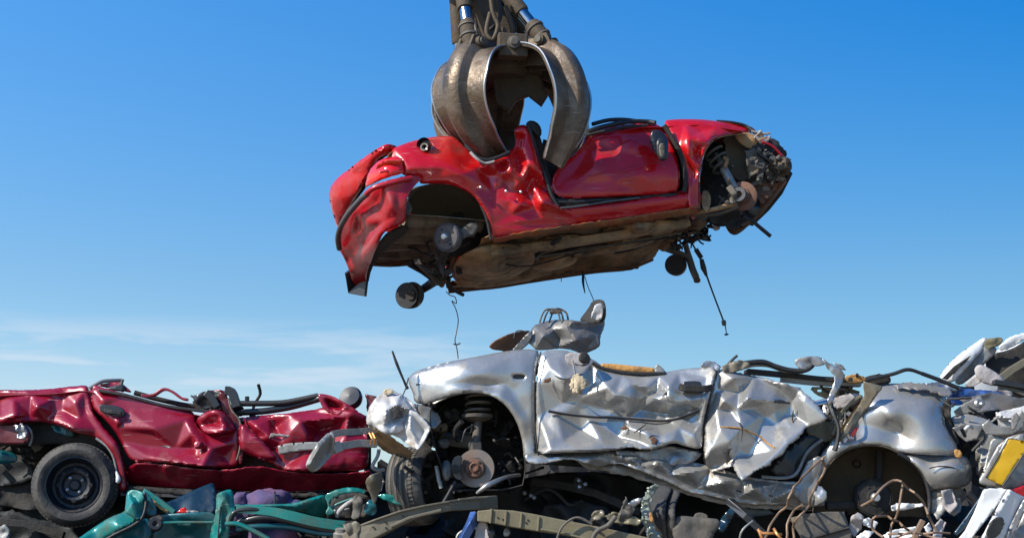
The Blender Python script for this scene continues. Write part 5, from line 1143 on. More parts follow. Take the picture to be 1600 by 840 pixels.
# front door
md = sheet('front_door', MN, [(140, 606), (148, 601), (160, 606), (180, 611), (204, 617), (230, 626), (258, 635), (290, 640), (304, 645), (306, 662), (312, 672), (330, 676), (352, 672), (372, 668), (374, 690), (372, 714), (371, 728), (345, 730), (310, 728), (270, 723), (235, 720), (210, 721), (200, 712), (192, 694), (180, 672), (164, 654), (148, 640), (142, 625)],
      'maroon_paint', mar, s=2.8, soft=1, seed=211, solid=.01, off=-.01,
      bend=[(50, 500, 0), (450, 500, 0), (50, 850, 0), (450, 850, 0), (145, 608, .05), (160, 625, .0), (190, 620, .03), (240, 640, .02), (200, 640, .02), (160, 640, .01), (185, 662, -.035), (240, 670, -.04), (300, 676, -.035), (186, 668, -.01), (240, 677, -.01), (300, 684, -.02), (190, 690, .0), (230, 698, .0), (275, 700, .0), (310, 690, -.05), (306, 700, .01), (330, 700, -.03), (316, 728, -.09), (370, 690, -.01), (350, 712, .02), (280, 712, -.03), (230, 712, -.03), (305, 650, .04), (290, 655, .0)],
      crumple=((40, .008),), roll=(4, .03), relax=1, bend_k=1.35)
sheet('handle_recess', MN, [(155, 634), (157, 631), (180, 633), (192, 637), (195, 642), (195, 651), (180, 650), (158, 645)], 'black_plastic', md, off=-.03, s=3, solid=.012)
bar('door_handle', [MN(163, 641, -.06), MN(175, 643, -.065), MN(190, 645, -.06)], .02, .026, 'black_rubber', md)
sheet('moulding_mark', MN, [(190, 668), (200, 670), (230, 677), (262, 686), (268, 689), (266, 699), (250, 697), (220, 690), (198, 686)], 'grey_rail', md, off=-.028, s=3, soft=0, solid=.003, bend=[(50, 500, 0), (450, 500, 0), (50, 850, 0), (450, 850, 0), (190, 668, -.0), (240, 680, .012), (266, 690, .012), (200, 686, .02)])
sheet('dented_corner', MN, [(306, 655), (318, 645), (330, 640), (345, 641), (358, 650), (366, 662), (370, 672), (352, 675), (334, 678), (320, 676), (312, 668)], 'maroon_paint', mar, off=-.05, s=2.8, soft=1, seed=212,
      bend=[(200, 500, 0), (450, 500, 0), (200, 800, 0), (450, 800, 0), (312, 665, .06), (325, 650, .02), (335, 660, .07), (342, 648, -.02), (350, 668, -.06), (360, 660, .03)], crumple=((9, .012),), roll=(4, .03))
lathe('dent_knob', MN(309, 694, -.08), (-.2, -1, .3), [(0, -.02), (.03, -.02), (.032, -.005), (.02, .012), (0, .016)], 'maroon_paint', md, 20)
# centre post with its strap
sheet('centre_post', MN, [(340, 612), (352, 612), (360, 630), (368, 648), (378, 664), (382, 690), (380, 720), (374, 728), (371, 700), (370, 672), (360, 655), (346, 640)], 'maroon_dull', mar, off=.0, s=3, crumple=((10, .02),), seed=213)
tube('post_seal', [MN(357, 622, -.03), MN(362, 640, -.04), MN(374, 656, -.04), (MN(377, 676, -.05)), MN(375, 700, -.05), MN(370, 718, -.04)], .007, 'beige_rail', mar, 6)
# rear door
rd2 = sheet('rear_door', MN, [(382, 652), (398, 650), (420, 648), (450, 646), (478, 642), (494, 640), (505, 636), (520, 638), (545, 640), (562, 644), (574, 652), (576, 680), (576, 710), (574, 732), (548, 735), (505, 735), (470, 736), (440, 733), (425, 722), (405, 716), (385, 708), (376, 706), (378, 690), (380, 665)],
      'maroon_paint', mar, s=2.8, soft=1, seed=221, solid=.01, off=-.01,
      bend=[(300, 500, 0), (650, 500, 0), (300, 850, 0), (650, 850, 0), (385, 655, .04), (400, 665, -.03), (420, 655, .04), (430, 668, .05), (455, 650, .0), (470, 658, -.04), (485, 645, .02), (500, 655, -.05), (520, 665, .05), (545, 650, -.04), (560, 665, .05), (575, 660, .0), (500, 670, .06),
            (420, 680, -.04), (395, 680, .03), (440, 690, -.03), (480, 684, -.03), (540, 684, -.03), (575, 690, .0), (430, 704, .02), (466, 732, -.09), (445, 728, -.02), (480, 705, -.01), (520, 712, -.04), (550, 722, -.02), (385, 700, .02), (570, 730, .01)],
      crumple=((26, .014),), roll=(4, .03), relax=1, bend_k=1.3, jag=.5)
sheet('bulged_door_skin', MN, [(373, 662), (384, 664), (398, 676), (412, 690), (428, 706), (434, 716), (420, 720), (400, 714), (384, 706), (374, 700)], 'maroon_paint', mar, off=-.10, s=3, soft=1, seed=222, roll=(7, .06), crumple=((14, .008),))
sheet('moulding_mark', MN, [(434, 696), (450, 692), (480, 690), (520, 690), (520, 700), (490, 702), (455, 706), (436, 710)], 'grey_rail', rd2, off=-.062, s=3, soft=0, solid=.003)
sheet('paint_scratch', MN, [(424, 676), (440, 678), (460, 680), (472, 684), (450, 682), (430, 681), (420, 684)], 'grey_rail', rd2, off=-.06, s=3, soft=0, solid=.002, jag=.8)
# sill
sheet('sill', MN, [(200, 722), (250, 724), (300, 731), (350, 735), (400, 727), (420, 730), (450, 737), (500, 740), (560, 738), (582, 734), (586, 758), (560, 766), (500, 768), (440, 770), (400, 770), (340, 766), (280, 764), (220, 760), (196, 756)],
      'maroon_paint', mar, off=.0, s=4.5, soft=1, seed=231, crumple=((24, .030), (13, .012)), relax=0, crisp=26, jag=.8, ctrl=[(200, 722, .0), (300, 736, -.04), (400, 735, -.03), (500, 742, -.04), (400, 770, .16), (250, 764, .15), (560, 766, .16)])
sheet('sill_seam', MN, [(196, 758), (300, 766), (400, 771), (500, 769), (580, 763), (580, 768), (500, 776), (400, 778), (300, 774), (198, 766)], 'dark_grime_shade', mar, off=.03, s=4, crumple=((10, .02),), seed=232, jag=.8)
tube('mudflap_tip', [MN(181, 735, -.02), MN(185, 748, -.03), MN(183, 753, -.03)], .016, 'white_paint', mar, 8, 3, radii=[.006, .02, .014])
tube('wheel_arch_edge', [MN(150, 684, -.01), MN(168, 698, -.01), MN(178, 716, -.01), MN(183, 742, -.01)], .009, 'grey_rail', mar, 8)
sheet('inner_arch_wall', MN, [(-40, 655), (60, 655), (115, 664), (160, 690), (185, 720), (190, 790), (60, 800), (-40, 780)], 'dark_grime_shade', mar, off=.42, s=8, crumple=((30, .05), (12, .015)), seed=233)
sheet('torn_inner_wing', MN, [(78, 662), (95, 664), (118, 674), (112, 684), (96, 678), (84, 674)], 'teal_dark', mar, off=.1, s=3, crumple=((8, .03),), seed=234)
sheet('spring_tower', MN, [(46, 668), (64, 664), (72, 684), (66, 702), (50, 708)], 'dusty_grey', mar, off=.2, s=3.5, crumple=((9, .04),), seed=235)
clutter('arch_remains', MN, [(-20, 668), (60, 668), (70, 690), (40, 715), (-20, 740)], 'dark_grime_shade', mar, 40, (.05, .15), (.1, .5), 236, rods=.2)
sheet('bumper_remnant', MN, [(-30, 700), (0, 702), (26, 708), (28, 722), (0, 724), (-30, 724)], 'teal_dark', mar, off=.1, s=5, crumple=((14, .03),), seed=237)
# roof junk above the doors
tube('roof_rail', [MN(140, 606, .05), MN(158, 596, .1), MN(176, 594, .15), MN(190, 594, .2)], .014, 'grey_rail', mar, 8)
sheet('windscreen_pillar', MN, [(150, 602), (165, 598), (186, 596), (198, 604), (208, 614), (190, 610), (170, 606)], 'maroon_paint', mar, off=.12, s=3, crumple=((9, .02),), seed=241)
sheet('quarter_glass', MN, [(160, 608), (178, 602), (192, 600), (196, 612), (178, 610)], 'black_plastic', mar, off=.06, s=4)
tube('aerial_stub', [MN(192, 592, .1), MN(190, 600, .1), MN(192, 612, .1)], .010, 'dusty_grey', mar, 6, 1)
bar('window_ledge', [MN(155, 610, .02), MN(200, 618, .02), MN(260, 634, .03), MN(320, 642, .04), MN(350, 644, .05)], .05, .020, 'black_rubber', mar, smooth_n=4)
tube('roof_beam', [MN(210, 613, .2), MN(250, 624, .22), MN(300, 634, .25), MN(350, 636, .3)], .018, 'dark_grime_shade', mar, 8)
bar('twisted_red_strip', [MN(222, 618, .15), MN(240, 617, .15), MN(256, 608, .15), MN(270, 612, .15), MN(284, 622, .15), MN(294, 624, .15)], .05, .018, 'maroon_paint', mar, smooth_n=4, twist=None)
sheet('buckled_pillar', MN, [(296, 616), (305, 618), (316, 612), (330, 610), (345, 610), (350, 618), (340, 622), (345, 640), (330, 636), (318, 640), (306, 628)], 'black_plastic', mar, off=.02, s=3, crumple=((10, .05), (5, .012)), seed=242, jag=.6)
sheet('buckled_pillar', MN, [(318, 612), (330, 609), (352, 609), (356, 616), (350, 622), (354, 636), (348, 644), (340, 628), (328, 618)], 'maroon_paint', mar, off=.05, s=2.6, crumple=((9, .04), (5, .012)), seed=243, jag=.5)
bar('black_pillar_strip', [MN(352, 610, -.02), MN(362, 612, -.02), MN(367, 624, -.02), MN(370, 636, -.02)], .05, .06, 'black_plastic', mar, smooth_n=3)
bar('black_pillar_strip', [MN(322, 613, -.02), MN(332, 622, -.02), MN(340, 636, -.02)], .05, .05, 'black_plastic', mar, smooth_n=3)
tube('rail_bolt', [MN(386, 619, .1), MN(386, 634, .1)], .016, 'black_plastic', mar, 8, 1)
tube('roof_rail', [MN(364, 630, .1), MN(400, 630, .1), MN(440, 629, .1), MN(470, 624, .1), MN(497, 618, .1)], .021, 'black_rubber', mar, 10, 4)
tube('roof_rail', [MN(370, 644, .1), MN(410, 642, .1), MN(450, 636, .12), (MN(480, 628, .12)), MN(500, 622, .1)], .024, 'black_plastic', mar, 10, 4)
sheet('rear_pillar', MN, [(496, 615), (505, 615), (520, 618), (536, 627), (552, 636), (562, 644), (550, 648), (535, 650), (520, 645), (506, 640), (500, 628)], 'maroon_paint', mar, off=.0, s=2.6, soft=1, seed=244,
      bend=[(450, 550, 0), (620, 550, 0), (450, 700, 0), (620, 700, 0), (505, 620, -.02), (516, 628, .06), (530, 636, .05), (540, 634, -.05), (525, 645, -.05), (515, 640, -.03)], crumple=((8, .012),))
lathe('door_mirror', MN(549, 622, .1), (-.2, -1, .3), [(0, -.07), (.05, -.06), (.078, -.02), (.082, .02), (.07, .045), (0, .05)], 'black_plastic', mar, 24)
sheet('rear_fin', MN, [(569, 615), (580, 617), (590, 620), (592, 640), (580, 648), (572, 640), (574, 626)], 'maroon_dull', mar, off=.1, s=3, solid=.03, crumple=((9, .03),))
clutter('roof_remains', MN, [(300, 625), (400, 640), (420, 660), (370, 665), (320, 645)], 'dark_grime_shade', mar, 24, (.05, .15), (.08, .3), 245, rods=.3)
# wheel
def wheel(plane, cx, cy, off, r, axis, parent, w=.17, tyre='tyre_rubber', rim='wheel_steel', name='wheel'):
    c = plane(cx, cy, off); ax = Vector(axis).normalized()
    t = lathe(name, c, axis, [(r * .62, -.02), (r * .64, .004), (r * .68, .016), (r * .76, .028), (r * .84, .028), (r * .91, .014), (r * .96, -.010), (r * .985, -.030), (r, -.055), (r, -w + .03), (r * .98, -w + .01), (r * .93, -w), (r * .62, -w)], tyre, parent, 88)
    for k in range(4):
        z = -.055 - k * (w - .09) / 3
        lathe('tread_rib', c + ax * z, axis, [(r * .99, -.010), (r * 1.012, -.008), (r * 1.012, .008), (r * .99, .010)], 'tread_rubber', t, 88)
    parts = []
    for k in range(60):
        a = 2 * math.pi * k / 60; u = ax.cross(Vector((0, 0, 1))).normalized(); v = ax.cross(u)
        d = u * math.cos(a) + v * math.sin(a); tg = ax.cross(d)
        parts.append(box_data(c + d * (r * .975) + ax * -.034, tg, d, ax, r * .045, .012, .028))
    V, F = merge(parts); so = mesh_obj('shoulder_tread', V, F, 'tread_rubber', t, False); tag(so, kind='stuff')
    rm = lathe('rim', c, axis, [(r * .665, .004), (r * .67, .012), (r * .645, .014), (r * .62, .0), (r * .60, -.04), (r * .53, -.075), (r * .47, -.08), (r * .43, -.065), (r * .40, -.035), (r * .36, -.024), (r * .31, -.030), (r * .25, -.055), (r * .14, -.06), (r * .13, -.045), (r * .10, -.035), (0, -.035)], rim, t, 64)
    u = ax.cross(Vector((0, 0, 1))).normalized(); v = ax.cross(u)
    for i in range(4):
        a = .6 + i * math.pi / 2
        lathe('wheel_bolt', c + ax * -.055 + (u * math.cos(a) + v * math.sin(a)) * r * .2, axis, [(0, 0), (.012, 0), (.011, .016), (0, .02)], 'bare_steel', rm, 8)
    for i in range(8):
        a = i * math.pi / 4
        lathe('vent_hole', c + ax * -.0235 + (u * math.cos(a) + v * math.sin(a)) * r * .372, axis, [(0, 0), (.014, 0), (.013, .001), (0, .001)], 'dark_grime_shade', rm, 12)
    return t
wheel(MN, 116, 757, -.08, .285, (.20, -1, -.04), mar)

# ------------------------------------------------------------------ teal body shell at the bottom left
TE = Plane(9.0, 0.0)
teal = thing('crushed_body_shell', TE(330, 840, .5), 'teal green crushed body shell with purple seats squeezed under the maroon car', 'car')
sheet('bonnet_edge', TE, [(110, 850), (130, 836), (150, 822), (172, 808), (195, 800), (200, 792), (208, 792), (216, 806), (212, 816), (190, 826), (165, 840), (150, 852)], 'teal_paint', teal, off=-.15, s=3, soft=1, seed=301,
      ctrl=[(120, 850, -.05), (150, 822, .05), (195, 798, .04), (212, 812, -.02), (165, 845, .03), (180, 820, -.05)], roll=(4, .04), solid=.01)
sheet('wing_corner', TE, [(198, 772), (201, 766), (209, 764), (222, 767), (225, 772), (226, 795), (222, 806), (214, 812), (204, 805), (195, 801), (197, 786)], 'teal_paint', teal, off=-.18, s=3, soft=1, seed=302,
      bend=[(150, 700, 0), (280, 700, 0), (150, 870, 0), (280, 870, 0), (200, 768, .04), (208, 785, -.03), (218, 785, .01), (225, 790, .05), (212, 808, -.02)], crumple=((9, .006),), relax=0)
sheet('wing_inner', TE, [(222, 767), (232, 770), (240, 782), (246, 800), (240, 806), (228, 802), (226, 790)], 'teal_dark', teal, off=-.10, s=3, crumple=((10, .02),), seed=303)
sheet('wing_lower', TE, [(160, 842), (185, 830), (212, 816), (228, 808), (236, 815), (240, 826), (232, 850), (150, 856)], 'teal_dark', teal, off=-.10, s=4, crumple=((20, .02),), seed=304, roll=(4, .03))
tube('wing_seam', [TE(152, 850, -.2), TE(180, 834, -.2), TE(208, 820, -.19), TE(222, 808, -.18), TE(228, 788, -.16), TE(226, 770, -.13)], .010, 'black_rubber', teal, 8)
tube('bright_seam', [TE(160, 846, -.17), TE(185, 831, -.17), TE(212, 818, -.17)], .006, 'white_paint', teal, 6)
bar('windscreen_pillar', [TE(224, 768, .0), TE(240, 778, .0), TE(256, 790, .0), TE(272, 802, .0)], .05, .05, 'teal_paint', teal, smooth_n=3)
tube('pillar_seal', [TE(238, 780, -.05), TE(248, 790, -.05), TE(262, 799, -.05)], .008, 'amber_foam', teal, 6)
lathe('mirror_stub', TE(243, 818, -.22), (.2, -1, .1), [(0, -.04), (.036, -.04), (.045, -.01), (.035, .02), (.02, .02), (0, .0)], 'black_plastic', teal, 20)
sheet('torn_mirror_cap', TE, [(232, 811), (240, 806), (250, 803), (256, 809), (250, 814), (240, 815)], 'dark_grime_shade', teal, off=-.22, s=2.5, crumple=((6, .03),), seed=305, jag=.7)
sheet('door_shell', TE, [(246, 804), (280, 801), (310, 799), (335, 799), (338, 815), (332, 830), (328, 852), (240, 856), (238, 830), (246, 816)], 'teal_dark', teal, off=-.06, s=4, crumple=((26, .015), (9, .003)), seed=306,
      bend=[(150, 700, 0), (430, 700, 0), (150, 900, 0), (430, 900, 0), (290, 804, -.03), (290, 815, .03), (290, 818, -.02), (290, 835, .06), (260, 808, -.02), (330, 812, -.02)])
bar('door_waist', [TE(252, 816, -.10), TE(280, 815, -.10), TE(310, 815, -.10), TE(334, 815, -.1)], .03, .014, 'teal_paint', teal)
sheet('dark_window_sheet', TE, [(256, 786), (280, 776), (305, 764), (330, 754), (334, 755), (337, 768), (337, 800), (300, 800), (270, 802), (262, 794)], 'blue_sheet', teal, off=.12, s=5, soft=0, crumple=((26, .015),), seed=307, ctrl=[(256, 790, 0), (334, 755, .1), (337, 800, .0)])
for ol, m_ in (([(276, 800), (284, 793), (288, 792), (294, 797), (292, 801)], 'tail_lens'), ([(291, 797), (300, 797), (310, 798), (300, 801), (292, 801)], 'trim_fabric')):
    sheet('lamp_scrap', TE, ol, m_, teal, off=-.02, s=2, soft=0, crumple=((5, .02),), solid=.02)
sheet('centre_post', TE, [(338, 772), (346, 768), (358, 764), (364, 766), (366, 790), (370, 800), (364, 812), (358, 830), (357, 856), (328, 856), (329, 830), (333, 815), (338, 800)], 'teal_paint', teal, off=-.14, s=3, soft=1, seed=308,
      bend=[(300, 700, 0), (420, 700, 0), (300, 900, 0), (420, 900, 0), (342, 775, .02), (350, 775, -.03), (360, 775, .02), (342, 800, -.01), (352, 802, .03), (362, 800, .0), (336, 830, .03), (344, 830, -.04), (352, 830, .0)], roll=(3, .03), crumple=((12, .004),))
tube('post_seam', [TE(345, 790, -.19), TE(343, 810, -.19), TE(340, 850, -.19)], .005, 'black_rubber', teal, 6)
sheet('roof_lip', TE, [(352, 790), (375, 787), (400, 788), (425, 787), (450, 787), (470, 783), (490, 776), (506, 772), (512, 776), (513, 790), (509, 806), (495, 808), (470, 800), (450, 796), (425, 794), (400, 796), (375, 794), (358, 796)], 'teal_paint', teal, off=-.06, s=3.2, soft=1, seed=309,
      ctrl=[(360, 790, .0), (400, 792, -.03), (450, 792, .0), (490, 782, .04), (505, 800, .14), (480, 800, .06)], crumple=((20, .012), (9, .003)), roll=(3, .03))
for k, (dy, r_, m_) in enumerate([(0, .030, 'teal_paint'), (6, .008, 'grey_rail'), (11, .034, 'teal_paint')]):
    bar('roof_rail', [TE(370, 792 + dy * .4, -.16), TE(420, 795 + dy * .5, -.16), TE(450, 800 + dy * .7, -.16), TE(490, 810 + dy * .7, -.14), TE(520, 815 + dy * .7, -.12), TE(548, 818 + dy, -.1)], r_ * 1.3, r_, m_, teal, smooth_n=4, bevel=.003)
tube('window_frame', [TE(358, 825, -.16), TE(362, 805, -.18), TE(372, 797, -.18), TE(395, 795, -.18), TE(415, 799, -.16), TE(430, 803, -.15)], .012, 'black_plastic', teal, 8)
tube('lower_frame', [TE(360, 820, -.10), TE(385, 812, -.14), TE(412, 807, -.16), TE(440, 810, -.15), TE(480, 820, -.12), TE(520, 828, -.1), TE(545, 828, -.08)], .022, 'black_plastic', teal, 8)
tube('lower_frame', [TE(352, 818, -.2), TE(372, 818, -.2), TE(395, 828, -.2), TE(420, 842, -.2)], .015, 'teal_paint', teal, 8)
tube('lower_frame', [TE(370, 826, -.16), TE(400, 822, -.16), TE(450, 822, -.12), TE(500, 832, -.1), TE(540, 832, -.1)], .018, 'teal_dark', teal, 8)
def cushion(cx, cy, off, rx, ry, rz, name='seat_cushion'):
    c = TE(cx, cy, off); V, F = [], []; a_, b_ = 28, 18
    for i in range(b_ + 1):
        ph = math.pi * i / b_
        for j in range(a_):
            th = 2 * math.pi * j / a_
            sx, sy, sz = math.sin(ph) * math.cos(th), math.sin(ph) * math.sin(th), math.cos(ph)
            f = lambda q: math.copysign(abs(q) ** .8, q)
            w_ = 1 + .03 * math.sin(7 * th + cx) * math.sin(ph)
            q_ = 1 + .05 * math.sin(3.1 * th + 5 * ph + cy) + .03 * math.sin(9 * ph - 4 * th); V.append(c + Vector((f(sx) * rx * w_ * q_, f(sy) * ry * w_ * q_, f(sz) * rz * q_)))
    for i in range(b_):
        for j in range(a_): F.append((i * a_ + j, (i + 1) * a_ + j, (i + 1) * a_ + (j + 1) % a_, i * a_ + (j + 1) % a_))
    return mesh_obj(name, V, F, 'seat_fabric', teal)
cushion(378, 786, .15, .055, .12, .07, 'headrest'); cushion(422, 790, .18, .15, .2, .105, 'seat_back'); cushion(448, 796, .2, .12, .16, .07, 'seat_back')
cushion(398, 806, .05, .12, .16, .06); cushion(430, 840, .1, .16, .2, .09); cushion(366, 822, .1, .05, .1, .06, 'headrest')
tube('seat_lever', [TE(429, 768, -.0), TE(430, 776, -.05), TE(429, 790, -.05)], .008, 'black_plastic', teal, 6, 1)
sheet('yellow_foam', TE, [(432, 807), (440, 805), (445, 811), (438, 814)], 'amber_foam', teal, off=.0, s=2, solid=.03, crumple=((4, .01),))
sheet('yellow_foam', TE, [(450, 810), (465, 811), (480, 815), (470, 818), (455, 816)], 'amber_foam', teal, off=.0, s=2, solid=.03, crumple=((4, .01),))
sheet('rear_arch_skin', TE, [(506, 774), (520, 766), (540, 761), (556, 761), (570, 765), (572, 772), (556, 768), (538, 770), (524, 776), (514, 784), (518, 794), (524, 800), (514, 806), (508, 800), (514, 790)], 'teal_paint', teal, off=.0, s=2.6, soft=1, seed=310, crumple=((9, .02),), jag=.4)
sheet('dark_inner', TE, [(514, 784), (530, 772), (560, 768), (578, 775), (590, 800), (560, 810), (520, 806)], 'dark_grime_shade', teal, off=.14, s=4, crumple=((14, .04),), seed=311)
tube('steering_wheel_rim', [TE(527, 806, .03), TE(532, 796, .0), TE(544, 786, .0), TE(556, 780, .03)], .015, 'trim_fabric', teal, 8)
tube('inner_rail', [TE(517, 794, .05), TE(530, 786, .05), TE(552, 778, .05)], .010, 'teal_paint', teal, 6)
tube('inner_rail', [TE(516, 798, .05), TE(532, 797, .03), TE(546, 795, .03)], .010, 'grey_rail', teal, 6)
sheet('torn_trim', TE, [(550, 776), (560, 772), (568, 780), (566, 800), (558, 812), (548, 810), (552, 795)], 'dusty_grey', teal, off=-.03, s=3, crumple=((9, .04),), seed=312, jag=.7)
sheet('teal_scrap', TE, [(586, 772), (606, 771), (630, 776), (646, 782), (640, 790), (620, 788), (600, 780)], 'teal_paint', teal, off=-.10, s=3, crumple=((10, .03), (5, .01)), seed=313, jag=.5)
sheet('teal_scrap', TE, [(568, 790), (580, 778), (588, 786), (590, 800), (580, 806), (570, 802)], 'teal_dark', teal, off=-.02, s=3, crumple=((9, .04),), seed=314, jag=.5)
clutter('cabin_remains', TE, [(440, 818), (540, 830), (545, 860), (430, 860)], 'dark_grime_shade', teal, 40, (.05, .16), (.0, .4), 315, rods=.3)
lathe('plastic_pot', TE(534, 836, -.1), (0, -.3, 1), [(0, -.07), (.05, -.07), (.055, .02), (.045, .03), (.045, .05), (.03, .055), (0, .055)], 'grey_rail', teal, 20)
lathe('plastic_cap', TE(550, 824, -.14), (.2, -.3, 1), [(0, -.06), (.04, -.06), (.045, .0), (.05, .02), (.05, .03), (0, .035)], 'black_plastic', teal, 16)

# ------------------------------------------------------------------ loose pieces between the left cars and the silver one
FR = Plane(8.55, 0.0)
br = thing('bent_rail', FR(530, 735, .1), 'grey bent metal rail with a hooked end in front of the maroon rear door', 'scrap metal')
bar('upper_arm', [FR(588, 671, .25), FR(560, 674, .2), FR(535, 675, .12), FR(519, 678, .05)], .022, .040, 'grey_rail', br, channel=True)
bar('lower_arm', [FR(588, 693, .2), FR(560, 692, .15), FR(535, 696, .08), FR(518, 704, .03)], .04, .045, 'grey_rail', br, channel=True)
sheet('hooked_end', FR, [(519, 673), (523, 680), (522, 692), (524, 702), (518, 712), (508, 722), (498, 734), (488, 737), (479, 731), (478, 724), (486, 708), (498, 690), (508, 680)], 'grey_rail', br, off=-.02, s=2.6, soft=1, seed=401, solid=.012,
      bend=[(400, 600, 0), (600, 600, 0), (400, 800, 0), (600, 800, 0), (518, 678, .0), (500, 695, -.05), (486, 722, -.04), (512, 705, .05), (495, 730, .02)], crumple=((10, .012),), bend_k=1.4, relax=0)
bar('strut_plate', [FR(524, 690, .02), FR(530, 706, .03)], .03, .05, 'grey_rail', br)

ty = wheel(Plane(9.05), 672, 757, .0, .245, (.93, -.36, .05), None, w=.20, tyre='tyre_rubber', rim='dark_grime_shade', name='loose_wheel')
tag(ty, 'dusty wheel showing its worn tread, wedged under the silver front bumper corner', 'wheel')
shell = sheet('trim_shell', FR, [(588, 738), (596, 736), (597, 744), (596, 760), (591, 772), (586, 788), (583, 786), (578, 770), (571, 755), (575, 744)], 'beige_rail', None, off=.1, s=2.6, soft=1, seed=402, solid=.012, ctrl=[(571, 755, -.03), (584, 750, -.08), (596, 750, .0), (586, 786, .0)])
tag(shell, 'pale pointed trim shell stood on end beside the loose wheel', 'scrap trim')
bar('shell_backing', [FR(593, 740, .12), FR(594, 752, .12), FR(591, 766, .12)], .03, .04, 'trim_fabric', shell)

# beige chassis leg
P8 = Plane(8.5, 0.0)
cb = bar('chassis_member', [P8(548, 850, .05), P8(566, 836, .02), P8(592, 824, .0), P8(622, 811, .0), P8(655, 799, .0), P8(700, 790, .03), P8(740, 786, .12), P8(768, 784, .25)], 0.12, .105, 'beige_rail', None, bevel=.008,
     scales=[(1, 1.3), (1, 1.1), (1, .95), (1, .78), (.9, .60), (.9, .56), (.9, .72), (.9, .75)])
tag(cb, 'beige pressed chassis leg with bolt holes lying below the loose wheel', 'scrap metal')
bar('top_flange', [P8(560, 822, -.02), P8(588, 811, -.06), P8(625, 798, -.07), P8(660, 790, -.06), P8(700, 783, -.03), P8(744, 776, .06)], .03, .010, 'beige_rail', cb, bevel=.002)
sheet('torn_end', P8, [(536, 820), (556, 813), (566, 820), (560, 834), (566, 850), (552, 856), (545, 838)], 'beige_rail', cb, off=-.04, s=3, soft=0, crumple=((9, .02),), seed=411, jag=.8, relax=0)
bar('side_swage', [P8(610, 822, -.068), P8(640, 808, -.066), P8(690, 796, -.05)], .016, .018, 'beige_rail', cb)
bar('side_swage', [P8(716, 780, -.01), P8(740, 778, .04), P8(762, 777, .1)], .016, .014, 'beige_rail', cb)
for x, y, r_ in [(706, 789, .014), (583, 823, .006), (602, 815, .006), (603, 824, .006), (630, 806, .006), (637, 806, .005)]:
    lathe('bolt_hole', P8(x, y, -.062), (0, -1, 0), [(0, 0), (r_, 0), (r_, .006), (0, .006)], 'dark_grime_shade', cb, 14)
# olive box rail
P9 = Plane(8.3, 0.0)
ob = bar('box_member', [P9(746, 806), P9(768, 806), P9(800, 810), (P9(835, 816)), P9(870, 822), P9(920, 831), P9(960, 840), P9(1015, 852)], .12, .085, 'olive_rail', None, bevel=.006, scales=[(.8, .7), (1, .9), (1, 1.1), (1, 1.1), (1, 1), (1, .95), (1, 1), (1, 1)])
tag(ob, 'olive ribbed box rail sloping down to the right below the silver car', 'scrap metal')
for x, y in [(767, 805), (790, 808), (814, 812), (841, 817)]:
    bar('pressed_rib', [P9(x + 1, y - 11, -.064), P9(x - 1, y + 12, -.064)], .012, .016, 'olive_rail', ob, up=Vector((0, -1, 0)), bevel=.003)
bar('side_flange', [P9(845, 826, -.07), P9(880, 832, -.07), P9(920, 842, -.07), P9(950, 850, -.07)], .02, .012, 'olive_rail', ob)
for x, y in [(778, 808), (786, 811), (822, 816), (825, 812)]: lathe('bolt_hole', P9(x, y, -.061), (0, -1, 0), [(0, 0), (.006, 0), (.006, .004), (0, .004)], 'dark_grime_shade', ob, 10)
bl_ = bar('blue_metal_strip', [Plane(8.3)(742, 802, .03), Plane(8.3)(736, 818, .0), Plane(8.3)(722, 845, -.03)], .04, .05, 'blue_paint', None, smooth_n=3)
tag(bl_, 'short blue painted pillar strip leaning against the left end of the olive rail', 'scrap metal')
for i, (ol, m_) in enumerate([([(744, 822), (752, 812), (760, 814), (766, 832), (764, 850), (742, 850)], 'trim_fabric'), ([(760, 824), (770, 818), (774, 828), (770, 842), (762, 838)], 'black_plastic'), ([(786, 828), (794, 824), (798, 834), (790, 838)], 'grey_rail')]):
    o = sheet('torn_casing', Plane(8.3), ol, m_, None, off=.04, s=2.6, solid=.03, crumple=((7, .03),), seed=430 + i, jag=.6)
    tag(o, ['pale torn casing under the left end of the olive rail', 'black torn casing beside the pale one below the olive rail', 'small grey torn casing hanging below the olive rail'][i], 'scrap metal')
w1 = tube('bent_cable', [Plane(8.2)(712, 850, .1), Plane(8.2)(716, 834, .1), Plane(8.2)(730, 826, .1), Plane(8.2)(744, 824, .1)], .008, 'grey_rail', None, 6); tag(w1, 'grey looped cable emerging left of the blue pillar strip', 'cable')
w2 = tube('bent_cable', [Plane(8.2)(868, 850), Plane(8.2)(876, 826), Plane(8.2)(890, 812), Plane(8.2)(905, 808), Plane(8.2)(925, 818)], .008, 'dusty_grey', None, 6); tag(w2, 'dark cable arching over the middle of the olive rail', 'cable')
w3 = tube('bent_pipe', [Plane(8.2)(922, 850), Plane(8.2)(932, 830), Plane(8.2)(950, 820), Plane(8.2)(962, 806)], .014, 'dusty_grey', None, 8); tag(w3, 'grey bent pipe crossing the right part of the olive rail', 'pipe')

